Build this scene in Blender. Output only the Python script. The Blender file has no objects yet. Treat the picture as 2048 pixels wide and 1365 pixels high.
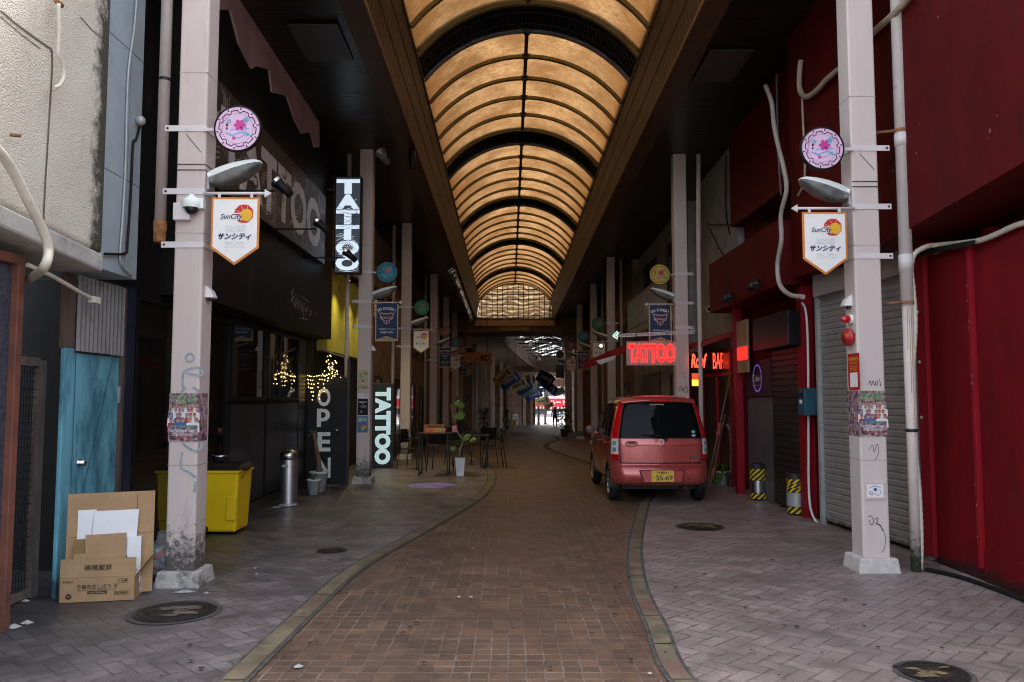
import bpy, bmesh, math, random
from mathutils import Vector, Matrix
R = math.radians
rnd = random.Random(7)
SC = bpy.context.scene
COL = SC.collection
# ------------------------------------------------------------ camera, sky, sun, exposure
F, CX, CY, H, HOR, VX = 1593.0, 1024.0, 682.5, 1.6, 795.0, 1018.0
PIT = math.atan((HOR - CY) / F)
YAW = math.atan((VX - CX) / F * math.cos(PIT))
cam_d = bpy.data.cameras.new('camera'); cam = bpy.data.objects.new('camera', cam_d); COL.objects.link(cam)
cam_d.sensor_width = 36; cam_d.lens = 36 * F / 2048; cam_d.clip_start = .05; cam_d.clip_end = 1500
cam.location = (0, 0, H); cam.rotation_euler = (math.pi / 2 + PIT, 0, YAW)
SC.camera = cam
SUN_EL, SUN_AZ = 58, 12        # high, ahead of the camera: the arcade roof shades the street
W = bpy.data.worlds.new('World'); SC.world = W; W.use_nodes = True
wn = W.node_tree.nodes; wl = W.node_tree.links
bg = wn['Background']; sky = wn.new('ShaderNodeTexSky'); sky.sky_type = 'NISHITA'; sky.sun_disc = False
sky.sun_elevation = R(SUN_EL); sky.sun_rotation = R(SUN_AZ); sky.dust_density = 4; sky.air_density = 1
hs = wn.new('ShaderNodeHueSaturation'); hs.inputs['Saturation'].default_value = .47
wl.new(sky.outputs[0], hs.inputs['Color']); wl.new(hs.outputs[0], bg.inputs[0]); bg.inputs[1].default_value = .1
sd = bpy.data.lights.new('sun', 'SUN'); sd.energy = 2.0; sd.angle = R(12); sd.color = (1, .96, .9)
so = bpy.data.objects.new('sun', sd); COL.objects.link(so)
sv = Vector((math.sin(R(SUN_AZ)) * math.cos(R(SUN_EL)), math.cos(R(SUN_AZ)) * math.cos(R(SUN_EL)), math.sin(R(SUN_EL))))
so.rotation_euler = sv.to_track_quat('Z', 'Y').to_euler()
SC.view_settings.view_transform = 'Standard'; SC.view_settings.look = 'None'; SC.view_settings.gamma = 1
SC.view_settings.exposure = 3.1
SC.render.engine = 'CYCLES'
SC.cycles.use_denoising = True; SC.cycles.max_bounces = 10; SC.cycles.diffuse_bounces = 5; SC.cycles.transparent_max_bounces = 12
SC.cycles.sample_clamp_indirect = 6; SC.cycles.filter_width = 1.1
# ------------------------------------------------------------ photo measurements -> metres
def ray(u, v):
    x = (u - CX) / F; z = (CY - v) / F; y = 1.0
    y, z = y * math.cos(PIT) - z * math.sin(PIT), y * math.sin(PIT) + z * math.cos(PIT)
    a = -YAW
    return Vector((x * math.cos(a) + y * math.sin(a), -x * math.sin(a) + y * math.cos(a), z))
def G(u, v): r = ray(u, v); t = -H / r.z; return Vector((r.x * t, r.y * t, 0))
def AY(u, v, Y): r = ray(u, v); t = Y / r.y; return Vector((r.x * t, Y, H + r.z * t))
def AX(u, v, X): r = ray(u, v); t = X / r.x; return Vector((X, r.y * t, H + r.z * t))
# ------------------------------------------------------------ materials
MATS = {}
def nt(name):
    m = bpy.data.materials.new(name); m.use_nodes = True
    return m, m.node_tree.nodes, m.node_tree.links, m.node_tree.nodes['Principled BSDF']
def N(nodes, t, **kw):
    n = nodes.new('ShaderNode' + t)
    for k, v in kw.items(): setattr(n, k, v)
    return n
def mth(nodes, links, op, a, b=None, c=None):
    n = nodes.new('ShaderNodeMath'); n.operation = op
    for i, q in enumerate((a, b, c)):
        if q is None: continue
        if isinstance(q, (int, float)): n.inputs[i].default_value = q
        else: links.new(q, n.inputs[i])
    return n.outputs[0]
def mixc(nodes, links, fac, a, b, blend='MIX'):
    n = nodes.new('ShaderNodeMix'); n.data_type = 'RGBA'; n.blend_type = blend
    for i, q in ((0, fac), (6, a), (7, b)):
        if isinstance(q, (int, float)): n.inputs[i].default_value = q
        elif isinstance(q, tuple): n.inputs[i].default_value = q if len(q) == 4 else (*q, 1)
        else: links.new(q, n.inputs[i])
    return n.outputs[2]
def ramp(nodes, links, fac, lo, hi, a=0.0, b=1.0):
    n = nodes.new('ShaderNodeMapRange'); n.inputs[1].default_value = lo; n.inputs[2].default_value = hi
    n.inputs[3].default_value = a; n.inputs[4].default_value = b; links.new(fac, n.inputs[0]); return n.outputs[0]
def noise(nodes, links, vec, scale, detail=5, rough=.6, stretch=None):
    if stretch:
        mp = nodes.new('ShaderNodeMapping'); mp.inputs['Scale'].default_value = stretch; links.new(vec, mp.inputs[0]); vec = mp.outputs[0]
    n = nodes.new('ShaderNodeTexNoise'); n.inputs['Scale'].default_value = scale; n.inputs['Detail'].default_value = detail
    n.inputs['Roughness'].default_value = rough; links.new(vec, n.inputs['Vector']); return n.outputs['Fac']
def M(name, col, rough=.6, metal=0, var=.12, scale=4, bump=0, bscale=80, stretch=None, dirt=None, dscale=3, dlo=.52, dhi=.7,
      coat=0, spec=.3, world=False, low=None):
    """plain painted / worn surface: colour with slow variation, optional dirt patches, optional grime near the ground (low = height)"""
    if name in MATS: return MATS[name]
    m, n, l, b = nt(name)
    if world: vec = N(n, 'NewGeometry').outputs['Position']
    else: vec = N(n, 'TexCoord').outputs['Object']
    f = noise(n, l, vec, scale, stretch=stretch)
    c = tuple(col)
    out = mixc(n, l, ramp(n, l, f, .38, .62), tuple(max(0, q * (1 - var)) for q in c), tuple(min(1, q * (1 + var)) for q in c))
    rg = rough
    if dirt:
        d = noise(n, l, vec, dscale, 8, .7, stretch)
        out = mixc(n, l, ramp(n, l, d, dlo, dhi), out, tuple(dirt))
    if low:
        gp = N(n, 'NewGeometry'); sx = N(n, 'SeparateXYZ'); l.new(gp.outputs['Position'], sx.inputs[0])
        d = noise(n, l, vec, 16, 8, .75)
        hgt = ramp(n, l, sx.outputs['Z'], 0, low[0], .42, -.35)
        k = ramp(n, l, mth(n, l, 'ADD', d, hgt), .58, .75)
        out = mixc(n, l, k, out, tuple(low[1]))
    l.new(out, b.inputs['Base Color'])
    b.inputs['Roughness'].default_value = rough; b.inputs['Metallic'].default_value = metal
    b.inputs['Coat Weight'].default_value = coat; b.inputs['Specular IOR Level'].default_value = spec
    if bump:
        bn = N(n, 'Bump'); bn.inputs['Strength'].default_value = bump; bn.inputs['Distance'].default_value = .02
        l.new(noise(n, l, vec, bscale, 3, .5, stretch), bn.inputs['Height']); l.new(bn.outputs[0], b.inputs['Normal'])
    MATS[name] = m; return m
def EM(name, col, s):
    if name in MATS: return MATS[name]
    m, n, l, b = nt(name)
    b.inputs['Base Color'].default_value = (*[min(1, q * .5) for q in col], 1)
    b.inputs['Emission Color'].default_value = (*col, 1); b.inputs['Emission Strength'].default_value = s
    MATS[name] = m; return m
def GL(name, col=(.006, .007, .008), rough=.03, sp=.5):
    """dark window glass in front of an unlit room"""
    if name in MATS: return MATS[name]
    m, n, l, b = nt(name); b.inputs['Base Color'].default_value = (*col, 1); b.inputs['Roughness'].default_value = rough
    b.inputs['Specular IOR Level'].default_value = sp
    MATS[name] = m; return m
def clear(name, col=(1, 1, 1), amt=.75, rough=.05):
    if name in MATS: return MATS[name]
    m, n, l, b = nt(name); t = N(n, 'BsdfTransparent'); mx = N(n, 'MixShader'); mx.inputs[0].default_value = 1 - amt
    t.inputs[0].default_value = (*col, 1); b.inputs['Base Color'].default_value = (*col, 1); b.inputs['Roughness'].default_value = rough
    l.new(t.outputs[0], mx.inputs[1]); l.new(b.outputs[0], mx.inputs[2]); l.new(mx.outputs[0], n['Material Output'].inputs[0])
    MATS[name] = m; return m
# ------------------------------------------------------------ mesh building
class Fr:
    def __init__(s, o, r, u=(0, 0, 1)):
        s.o = Vector(o); s.r = Vector(r).normalized(); s.u = Vector(u).normalized(); s.n = s.r.cross(s.u)
    def __call__(s, x, y, k=0): return s.o + s.r * x + s.u * y + s.n * k
def face_cam(o): return Fr(o, (1, 0, 0))            # looks towards -Y
def face_street(o, side): return Fr(o, (0, -side, 0))   # side -1: left wall looking +X, side +1: right wall looking -X
TXT = {}
def text2d(body, bold=0.0, shear=0.0, outline=0.0, sp=1.0):
    k = (body, bold, shear, outline, sp)
    if k in TXT: return TXT[k]
    c = bpy.data.curves.new('t', 'FONT'); c.body = body; c.size = 1; c.offset = bold; c.shear = shear; c.resolution_u = 3; c.space_character = sp
    if outline: c.fill_mode = 'NONE'; c.bevel_depth = outline; c.bevel_resolution = 1
    o = bpy.data.objects.new('t', c); COL.objects.link(o)
    me = bpy.data.meshes.new_from_object(o.evaluated_get(bpy.context.evaluated_depsgraph_get()))
    vs = [v.co.copy() for v in me.vertices]; fs = [tuple(p.vertices) for p in me.polygons]
    bpy.data.objects.remove(o); bpy.data.curves.remove(c); bpy.data.meshes.remove(me)
    x0 = min(v.x for v in vs); x1 = max(v.x for v in vs); y0 = min(v.y for v in vs); y1 = max(v.y for v in vs)
    TXT[k] = ([((v.x - x0) / (x1 - x0), (v.y - y0) / (y1 - y0), v.z) for v in vs], fs, (x1 - x0) / (y1 - y0), 1 / (y1 - y0))
    return TXT[k]
class MB:
    def __init__(s): s.v = []; s.f = []; s.mi = []; s.m = 0; s.sm = []; s.smooth = False
    def add(s, vs, fs):
        b = len(s.v); s.v += [Vector(q) for q in vs]
        for f in fs: s.f.append(tuple(b + i for i in f)); s.mi.append(s.m); s.sm.append(s.smooth)
        return s
    def mat(s, i): s.m = i; return s
    def box(s, x0, x1, y0, y1, z0, z1):
        x0, x1 = min(x0, x1), max(x0, x1); y0, y1 = min(y0, y1), max(y0, y1)
        return s.add([(x0, y0, z0), (x1, y0, z0), (x1, y1, z0), (x0, y1, z0), (x0, y0, z1), (x1, y0, z1), (x1, y1, z1), (x0, y1, z1)],
                     [(0, 3, 2, 1), (4, 5, 6, 7), (0, 1, 5, 4), (1, 2, 6, 5), (2, 3, 7, 6), (3, 0, 4, 7)])
    def hexa(s, p):   # eight corners: bottom loop then top loop
        return s.add(p, [(0, 3, 2, 1), (4, 5, 6, 7), (0, 1, 5, 4), (1, 2, 6, 5), (2, 3, 7, 6), (3, 0, 4, 7)])
    def fbox(s, F_, x0, x1, y0, y1, k0, k1):
        return s.hexa([F_(x0, y0, k1), F_(x1, y0, k1), F_(x1, y0, k0), F_(x0, y0, k0), F_(x0, y1, k1), F_(x1, y1, k1), F_(x1, y1, k0), F_(x0, y1, k0)])
    def prism(s, F_, pts, k0, k1):
        n = len(pts); a = [F_(x, y, k1) for x, y in pts] + [F_(x, y, k0) for x, y in pts]
        return s.add(a, [tuple(range(n)), tuple(range(2 * n - 1, n - 1, -1))] + [(i, i + n, (i + 1) % n + n, (i + 1) % n) for i in range(n)])
    def flat(s, F_, pts, k): return s.add([F_(x, y, k) for x, y in pts], [tuple(range(len(pts)))])
    def disc(s, F_, x, y, r, k, n=24, ry=None, a0=0, a1=360):
        ry = r if ry is None else ry
        pts = [(x + r * math.cos(R(a0 + (a1 - a0) * i / n)), y + ry * math.sin(R(a0 + (a1 - a0) * i / n))) for i in range(n + (a1 - a0 != 360))]
        return s.flat(F_, pts, k)
    def ring(s, F_, x, y, r0, r1, k, n=32, a0=0, a1=360):
        vs = []
        for i in range(n + 1):
            a = R(a0 + (a1 - a0) * i / n)
            for r in (r0, r1): vs.append(F_(x + r * math.cos(a), y + r * math.sin(a), k))
        return s.add(vs, [(2 * i, 2 * i + 1, 2 * i + 3, 2 * i + 2) for i in range(n)])
    def line(s, F_, pts, w, k):   # flat ribbon along 2D points, mitred, rising a hair so that crossings never share a plane
        P = []
        for p in pts:
            if not P or math.hypot(p[0] - P[-1][0], p[1] - P[-1][1]) > 1e-5: P.append((p[0], p[1]))
        if len(P) < 2: return s
        vs = []; n = len(P)
        for i in range(n):
            ax, ay = P[i][0] - P[max(i - 1, 0)][0], P[i][1] - P[max(i - 1, 0)][1]; bx, by = P[min(i + 1, n - 1)][0] - P[i][0], P[min(i + 1, n - 1)][1] - P[i][1]
            la, lb = math.hypot(ax, ay), math.hypot(bx, by)
            if not la: ax, ay, la = bx, by, lb
            if not lb: bx, by, lb = ax, ay, la
            nx, ny = -(ay / la + by / lb), ax / la + bx / lb; d = math.hypot(nx, ny)
            if d < .3: nx, ny, d = -ay / la, ax / la, 1; m = 1
            else: m = min(1.6, 2 / d)
            ox, oy = nx / d * w / 2 * m, ny / d * w / 2 * m; kk = k + .0009 * i / n
            vs += [F_(P[i][0] - ox, P[i][1] - oy, kk), F_(P[i][0] + ox, P[i][1] + oy, kk)]
        return s.add(vs, [(2 * i, 2 * i + 2, 2 * i + 3, 2 * i + 1) for i in range(n - 1)])
    def text(s, F_, body, x, y, w=None, h=None, k=.003, bold=0, shear=0, align='c', outline=0, sp=1.0, rot=0):
        vs, fs, asp, zs = text2d(body, bold, shear, outline, sp)
        if w is None: w = h * asp
        if h is None: h = w / asp
        ox = {'c': -w / 2, 'l': 0, 'r': -w}[align]; cr, sr = math.cos(R(rot)), math.sin(R(rot))
        out = []
        for a, b, z in vs:
            px, py = ox + a * w, (b - .5) * h
            out.append(F_(x + px * cr - py * sr, y + px * sr + py * cr, k + z * zs * h))
        return s.add(out, fs)
    def tube(s, pts, r, n=8, caps=True):
        pts = [Vector(p) for p in pts]; rr = r if isinstance(r, (list, tuple)) else [r] * len(pts)
        vs = []; up = None
        for i, p in enumerate(pts):
            t = (pts[min(i + 1, len(pts) - 1)] - pts[max(i - 1, 0)]).normalized()
            if up is None: up = Vector((0, 0, 1)) if abs(t.z) < .9 else Vector((0, 1, 0))
            a = t.cross(up).normalized(); b = a.cross(t).normalized(); up = b
            for j in range(n):
                q = 2 * math.pi * j / n; vs.append(p + (a * math.cos(q) + b * math.sin(q)) * rr[i])
        fs = [(i * n + j, i * n + (j + 1) % n, (i + 1) * n + (j + 1) % n, (i + 1) * n + j) for i in range(len(pts) - 1) for j in range(n)]
        sm = s.smooth; s.smooth = True; s.add(vs, fs); s.smooth = sm
        if caps:
            b = len(s.v) - len(vs)
            s.f += [tuple(b + j for j in range(n - 1, -1, -1)), tuple(b + (len(pts) - 1) * n + j for j in range(n))]; s.mi += [s.m] * 2; s.sm += [False] * 2
        return s
    def lathe(s, o, prof, n=20, axis=(0, 0, 1), smooth=True):
        o = Vector(o); ax = Vector(axis).normalized(); a = ax.orthogonal().normalized(); b = ax.cross(a)
        vs = [o + ax * z + (a * math.cos(2 * math.pi * j / n) + b * math.sin(2 * math.pi * j / n)) * r for r, z in prof for j in range(n)]
        fs = [(i * n + j, i * n + (j + 1) % n, (i + 1) * n + (j + 1) % n, (i + 1) * n + j) for i in range(len(prof) - 1) for j in range(n)]
        sm = s.smooth; s.smooth = smooth; s.add(vs, fs); s.smooth = sm
        return s
    def grid(s, fn, us, vs_, flip=False):
        nu, nv = len(us), len(vs_)
        pts = [fn(u, v) for u in us for v in vs_]
        fs = [(i * nv + j, (i + 1) * nv + j, (i + 1) * nv + j + 1, i * nv + j + 1) for i in range(nu - 1) for j in range(nv - 1)]
        if flip: fs = [f[::-1] for f in fs]
        return s.add(pts, fs)
    def ball(s, c, r, n=12, m=8, sq=(1, 1, 1)):
        c = Vector(c); sm = s.smooth; s.smooth = True
        s.grid(lambda u, v: c + Vector((r * sq[0] * math.sin(v) * math.cos(u), r * sq[1] * math.sin(v) * math.sin(u), r * sq[2] * math.cos(v))),
               [2 * math.pi * i / n for i in range(n + 1)], [math.pi * (j + .02) / (m + .04) for j in range(m + 1)], True)
        s.smooth = sm; return s
    def build(s, name, mats, parent=None, bevel=0, seg=2):
        me = bpy.data.meshes.new(name); o = Vector((0, 0, 0))
        if parent: o = parent_loc(parent)
        me.from_pydata([v - o for v in s.v], [], s.f)
        if not isinstance(mats, (list, tuple)): mats = [mats]
        for m in mats: me.materials.append(m)
        for p, i, sm in zip(me.polygons, s.mi, s.sm): p.material_index = i; p.use_smooth = sm
        me.update()
        ob = bpy.data.objects.new(name, me); COL.objects.link(ob)
        if parent: ob.parent = parent
        if bevel:
            b = ob.modifiers.new('bevel', 'BEVEL'); b.width = bevel; b.segments = seg; b.limit_method = 'ANGLE'; b.angle_limit = R(40)
        return ob
def parent_loc(p):
    o = Vector((0, 0, 0))
    while p: o += p.location; p = p.parent
    return o
def tag(o, label, cat, group=None):
    o['label'] = label; o['category'] = cat
    if group: o['group'] = group
    return o
def thing(name, label, cat, loc=(0, 0, 0), group=None):
    o = bpy.data.objects.new(name, None); COL.objects.link(o); o.location = loc; o.empty_display_size = .1
    return tag(o, label, cat, group)
def struct(o, kind='structure'): o['kind'] = kind; return o
def dup(o, loc=None, label=None, group=None, parent=None, rz=None):
    c = o.copy(); COL.objects.link(c)
    if parent: c.parent = parent
    if loc is not None: c.location = loc
    if rz is not None: c.rotation_euler = (0, 0, rz)
    if label: c['label'] = label
    if group: c['group'] = group
    for ch in list(o.children): dup(ch, parent=c)
    return c
def catmull(P, n=8):
    P = [Vector(p) for p in P]; out = []
    for i in range(len(P) - 1):
        a, b, c, d = P[max(i - 1, 0)], P[i], P[i + 1], P[min(i + 2, len(P) - 1)]
        for k in range(n):
            t = k / n
            out.append(.5 * ((2 * b) + (c - a) * t + (2 * a - 5 * b + 4 * c - d) * t * t + (3 * b - a - 3 * c + d) * t ** 3))
    return out + [P[-1]]
def lin(T, y):
    if y <= T[0][0]: return T[0][1]
    for (a, p), (b, q) in zip(T, T[1:]):
        if y <= b: return p + (q - p) * (y - a) / (b - a)
    return T[-1][1]
# ------------------------------------------------------------ shared materials
PINK = M('pink_paint', (.6, .51, .475), .55, var=.05, scale=3, bump=.05, bscale=120, stretch=(1, 1, .15), dirt=(.38, .31, .28), dscale=5, dlo=.54, dhi=.8, low=(1.1, (.10, .09, .08)))
PINKR = M('pink_paint_clean', (.62, .545, .515), .55, var=.05, scale=3, bump=.05, bscale=120, stretch=(1, 1, .15), dirt=(.42, .36, .33), dscale=5, dlo=.62, dhi=.85, low=(.22, (.16, .14, .13)))
PLINR = M('plinth_pale', (.56, .52, .50), .85, var=.1, scale=8, bump=.25, bscale=50, dirt=(.28, .25, .23), dscale=6, dlo=.54, dhi=.72)
PIPE = M('pipe_paint', (.58, .5, .46), .45, var=.06, dirt=(.3, .2, .13), dscale=9, dlo=.64, dhi=.8, low=(.7, (.06, .07, .045)))
PLINTH = M('plinth_concrete', (.5, .47, .44), .85, var=.15, scale=8, bump=.35, bscale=50, dirt=(.13, .12, .105), dscale=7, dlo=.46, dhi=.66)
WHITE = M('white_paint', (.74, .74, .73), .45, var=.05, dirt=(.5, .48, .44), dscale=8, dlo=.62, dhi=.8)
STRAP = M('strap_paint', (.66, .62, .62), .4, var=.05, dirt=(.4, .36, .33), dscale=9, dlo=.6, dhi=.8)
BLACK = M('black_paint', (.009, .009, .010), .5, spec=.2, var=.3, scale=3)
BLACKW = M('black_wall', (.010, .009, .009), .55, spec=.2, var=.35, scale=2, stretch=(1, 1, .3), bump=.08, bscale=30, dirt=(.04, .038, .036), dscale=3, dlo=.6, dhi=.8)
DARKM = M('dark_metal', (.05, .05, .052), .4, metal=.6, var=.2)
STEEL = M('steel', (.55, .55, .56), .25, metal=1, var=.08, scale=20, stretch=(1, 1, .1))
GREYM = M('grey_metal', (.4, .42, .42), .4, metal=.3, var=.1, dirt=(.2, .19, .17), dscale=6, dlo=.6, dhi=.8)
RUST = M('rusty_metal', (.28, .13, .06), .8, var=.3, scale=20)
REDP = M('red_paint', (.088, .0035, .005), .62, var=.14, scale=1.4, bump=.1, bscale=26, stretch=(1, 1, .35), spec=.15, dirt=(.045, .005, .006), dscale=2.6, dlo=.48, dhi=.7, low=(.35, (.035, .012, .011)))
REDL = M('lower_red_paint', (.15, .004, .0075), .55, var=.14, scale=1.3, bump=.1, bscale=26, spec=.15, stretch=(1, 1, .4), dirt=(.08, .005, .0075), dscale=2.2, dlo=.46, dhi=.72, low=(.3, (.035, .012, .011)))
REDT = M('red_trim', (.24, .006, .014), .5, spec=.2, var=.1, scale=3, dirt=(.13, .03, .03), dscale=9, dlo=.62, dhi=.75)
STUC = M('cream_stucco', (.62, .58, .48), .9, var=.1, scale=1.2, bump=.9, bscale=38, dirt=(.40, .33, .24), dscale=1.7, dlo=.55, dhi=.8)
CONC = M('grey_concrete', (.42, .41, .38), .85, var=.14, scale=3, bump=.15, bscale=40, dirt=(.2, .18, .15), dscale=4, dlo=.55, dhi=.75)
GREYW = M('grey_wall', (.33, .33, .32), .8, var=.12, scale=2, dirt=(.17, .16, .14), dscale=3, dlo=.5, dhi=.75)
BROWNW = M('brown_wall', (.26, .185, .14), .75, var=.2, scale=2, dirt=(.08, .06, .05), dscale=3, dlo=.5, dhi=.75)
TANW = M('tan_wall', (.42, .31, .235), .75, var=.2, scale=2, dirt=(.16, .11, .08), dscale=3, dlo=.5, dhi=.75)
CARD = M('cardboard', (.40, .255, .135), .8, var=.07, scale=5, bump=.05, bscale=90)
LITTER = M('litter_paper', (.36, .36, .35), .8, var=.2, scale=40, dirt=(.25, .24, .22), dscale=25)
PAPERW = M('white_card', (.78, .79, .80), .6, var=.04)
INK = M('dark_ink', (.035, .028, .022), .7, var=.1)
NAVY = M('navy_print', (.012, .03, .11), .5, var=.08)
GLASS = GL('window_glass')
ORANGE = M('orange_print', (.62, .22, .04), .5, var=.06)
REDPR = M('red_print', (.55, .03, .02), .5, var=.06)
YELPR = M('yellow_print', (.75, .42, .04), .5, var=.06)
WHITEPR = M('white_print', (.8, .8, .78), .5, var=.04)
GREEN = M('leaf_green', (.05, .14, .025), .5, var=.35, scale=9)
BARK = M('bark', (.16, .11, .07), .9, var=.3, scale=20, bump=.5, bscale=40)
RUBBER = M('tyre_rubber', (.012, .012, .013), .7, var=.2)
# ------------------------------------------------------------ the lie of the land
def gz(y):
    if y < 20: return 0.0
    if y < 26: return -.022 * (y - 20) ** 2 / 12
    return -.066 / 1 * 1 + -.022 * (y - 26) * 1 if y < 110 else -.066 - .022 * 84
def bend(y):   # the street swings right beyond the first roof
    return 0.0 if y < 43 else .0615 * (y - 43) + .0013 * (y - 43) ** 2
def ceil_z(y): return 6.62 - .022 * y
# ground materials
def paver_mat(name, kind, bw, bl, cols, joint, dirt, jt=.035, rot=0, wet=None):
    m, n, l, b = nt(name)
    pos = N(n, 'NewGeometry').outputs['Position']
    mp = N(n, 'Mapping'); mp.inputs['Rotation'].default_value = (0, 0, R(rot)); mp.inputs['Scale'].default_value = (1 / bw, 1 / bw, 1)
    l.new(pos, mp.inputs[0])
    wob = N(n, 'TexNoise'); wob.inputs['Scale'].default_value = 1.7; l.new(mp.outputs[0], wob.inputs[0])
    wv = N(n, 'VectorMath', operation='MULTIPLY_ADD'); l.new(wob.outputs['Color'], wv.inputs[0]); wv.inputs[1].default_value = (.025, .025, 0); l.new(mp.outputs[0], wv.inputs[2])
    sp = N(n, 'SeparateXYZ'); l.new(wv.outputs[0], sp.inputs[0])
    mm = lambda *a: mth(n, l, *a)
    x, y = sp.outputs['X'], sp.outputs['Y']
    if kind == 'herring':
        i, j = mm('FLOOR', x), mm('FLOOR', y); fx, fy = mm('SUBTRACT', x, i), mm('SUBTRACT', y, j)
        q = mm('FLOORED_MODULO', mm('SUBTRACT', i, j), 4.0)
        is_ = [mm('COMPARE', q, float(k), .1) for k in range(4)]
        dl = mm('ADD', fx, is_[1]); dr = mm('ADD', mm('SUBTRACT', 1.0, fx), is_[0])
        db = mm('ADD', fy, is_[2]); dt = mm('ADD', mm('SUBTRACT', 1.0, fy), is_[3])
        d = mm('MINIMUM', mm('MINIMUM', dl, dr), mm('MINIMUM', db, dt))
        ci, cj = mm('SUBTRACT', i, is_[1]), mm('SUBTRACT', j, is_[2])
    else:
        # rows of bricks, alternately one long or two short
        j = mm('FLOOR', y); fy = mm('SUBTRACT', y, j)
        r = N(n, 'TexWhiteNoise', noise_dimensions='1D'); l.new(j, r.inputs['W'])
        x2 = mm('ADD', x, mm('MULTIPLY', r.outputs['Value'], .10))
        i = mm('FLOOR', x2); fx = mm('SUBTRACT', x2, i)
        ci, cj = i, j
        d = mm('MINIMUM', mm('MINIMUM', fx, mm('SUBTRACT', 1.0, fx)), mm('MINIMUM', fy, mm('SUBTRACT', 1.0, fy)))
    cv = N(n, 'CombineXYZ'); l.new(ci, cv.inputs[0]); l.new(cj, cv.inputs[1])
    wnz = N(n, 'TexWhiteNoise'); l.new(cv.outputs[0], wnz.inputs['Vector'])
    f1 = noise(n, l, pos, .8, 6, .65); f2 = noise(n, l, pos, 60, 4, .75); f4 = noise(n, l, pos, 170, 2, .6); f3 = noise(n, l, pos, 2.6, 8, .72)
    c = mixc(n, l, wnz.outputs['Value'], cols[0], cols[1])
    c = mixc(n, l, ramp(n, l, f2, .42, .60, 0, .55), c, cols[2])
    c = mixc(n, l, ramp(n, l, f4, .54, .7, 0, .55), c, tuple(q * 1.7 for q in cols[0])); c = mixc(n, l, ramp(n, l, f4, .46, .3, 0, .5), c, tuple(q * .5 for q in cols[1]))
    edge = noise(n, l, pos, 14, 3, .6)
    k = ramp(n, l, mm('SUBTRACT', d, mm('MULTIPLY', ramp(n, l, edge, .35, .7), jt * .9)), jt * .25, jt, 1, 0)
    # some joints dark with dirt, some pale with sand
    jc = mixc(n, l, ramp(n, l, noise(n, l, pos, 1.1, 4, .6), .4, .6), joint[0], joint[1])
    c = mixc(n, l, mm('MULTIPLY', k, ramp(n, l, noise(n, l, pos, 9, 5, .75), .36, .62, .12, .95)), c, jc)
    c = mixc(n, l, ramp(n, l, f3, .42, .68, 0, .9), c, dirt)
    c = mixc(n, l, ramp(n, l, f1, .48, .72, 0, .6), c, dirt)
    if wet:   # old grime along the foot of the wall: a strip by X
        sx = N(n, 'SeparateXYZ'); l.new(pos, sx.inputs[0])
        w = ramp(n, l, mm('ADD', mm('MULTIPLY', sx.outputs['X'], wet[0]), mm('MULTIPLY', noise(n, l, pos, 1.6, 8, .7), 1.7)), wet[1], wet[1] + .9)
        c = mixc(n, l, mm('MULTIPLY', w, .85), c, wet[2])
    l.new(c, b.inputs['Base Color'])
    rr = ramp(n, l, f3, .35, .7, .56, .30); l.new(rr, b.inputs['Roughness'])
    h = mm('SUBTRACT', mm('ADD', mm('MULTIPLY', f2, .18), mm('MULTIPLY', wnz.outputs['Value'], .25)), k)
    bn = N(n, 'Bump'); bn.inputs['Strength'].default_value = .45; bn.inputs['Distance'].default_value = .006
    l.new(h, bn.inputs['Height']); l.new(bn.outputs[0], b.inputs['Normal'])
    return m
ROADM = paver_mat('road_bricks', 'grid', .108, .108, ((.20, .112, .066), (.082, .050, .035), (.15, .105, .080)),
                  ((.33, .29, .25), (.17, .14, .115)), (.085, .06, .048), .05)
PAVR = paver_mat('pavement_pavers', 'herring', .115, .23, ((.37, .305, .285), (.245, .20, .19), (.225, .185, .172)),
                 ((.045, .024, .025), (.10, .065, .064)), (.145, .124, .115), .062, 45, wet=(.75, 3.95, (.045, .042, .04)))
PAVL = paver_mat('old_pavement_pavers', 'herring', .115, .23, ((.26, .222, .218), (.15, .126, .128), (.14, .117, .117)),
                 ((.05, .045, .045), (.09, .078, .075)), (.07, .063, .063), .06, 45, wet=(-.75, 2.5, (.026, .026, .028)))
ASPH = M('ground_asphalt', (.12, .115, .11), .85, var=.2, scale=2, bump=.2, bscale=60)
KERB = M('kerb_stone', (.158, .134, .084), .75, var=.3, scale=5, bump=.15, bscale=50, world=True, dirt=(.17, .10, .082), dscale=.9, dlo=.48, dhi=.6)
KJ = M('kerb_joint', (.085, .08, .072), .9, var=.3, scale=12, world=True)
KL = [(-30, -1.8), (3, -1.66)] + [(p.y, p.x) for p in (G(441, 1365), G(585, 1233), G(693, 1141), G(820, 1070), G(888, 1033), G(942, 1001), G(969, 975), G(976, 952))] + [(18.5, -.56), (21, -.85), (24, -1.35), (28, -1.5), (33, -1.1), (38, -.8), (43, -1.2), (52, -1.6), (110, -1.6)]
KR = [(-30, 1.35), (3, 1.22)] + [(p.y, p.x) for p in (G(1342, 1365), G(1293, 1253), G(1263, 1180), G(1257, 1106), G(1267, 1053), G(1281, 1009))] + [(13.5, 2.3), (16, 2.3), (19, 1.95), (23, 1.4), (27, 1.2), (31, 1.5), (35, 2.1), (43, 2.3), (110, 2.3)]
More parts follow.
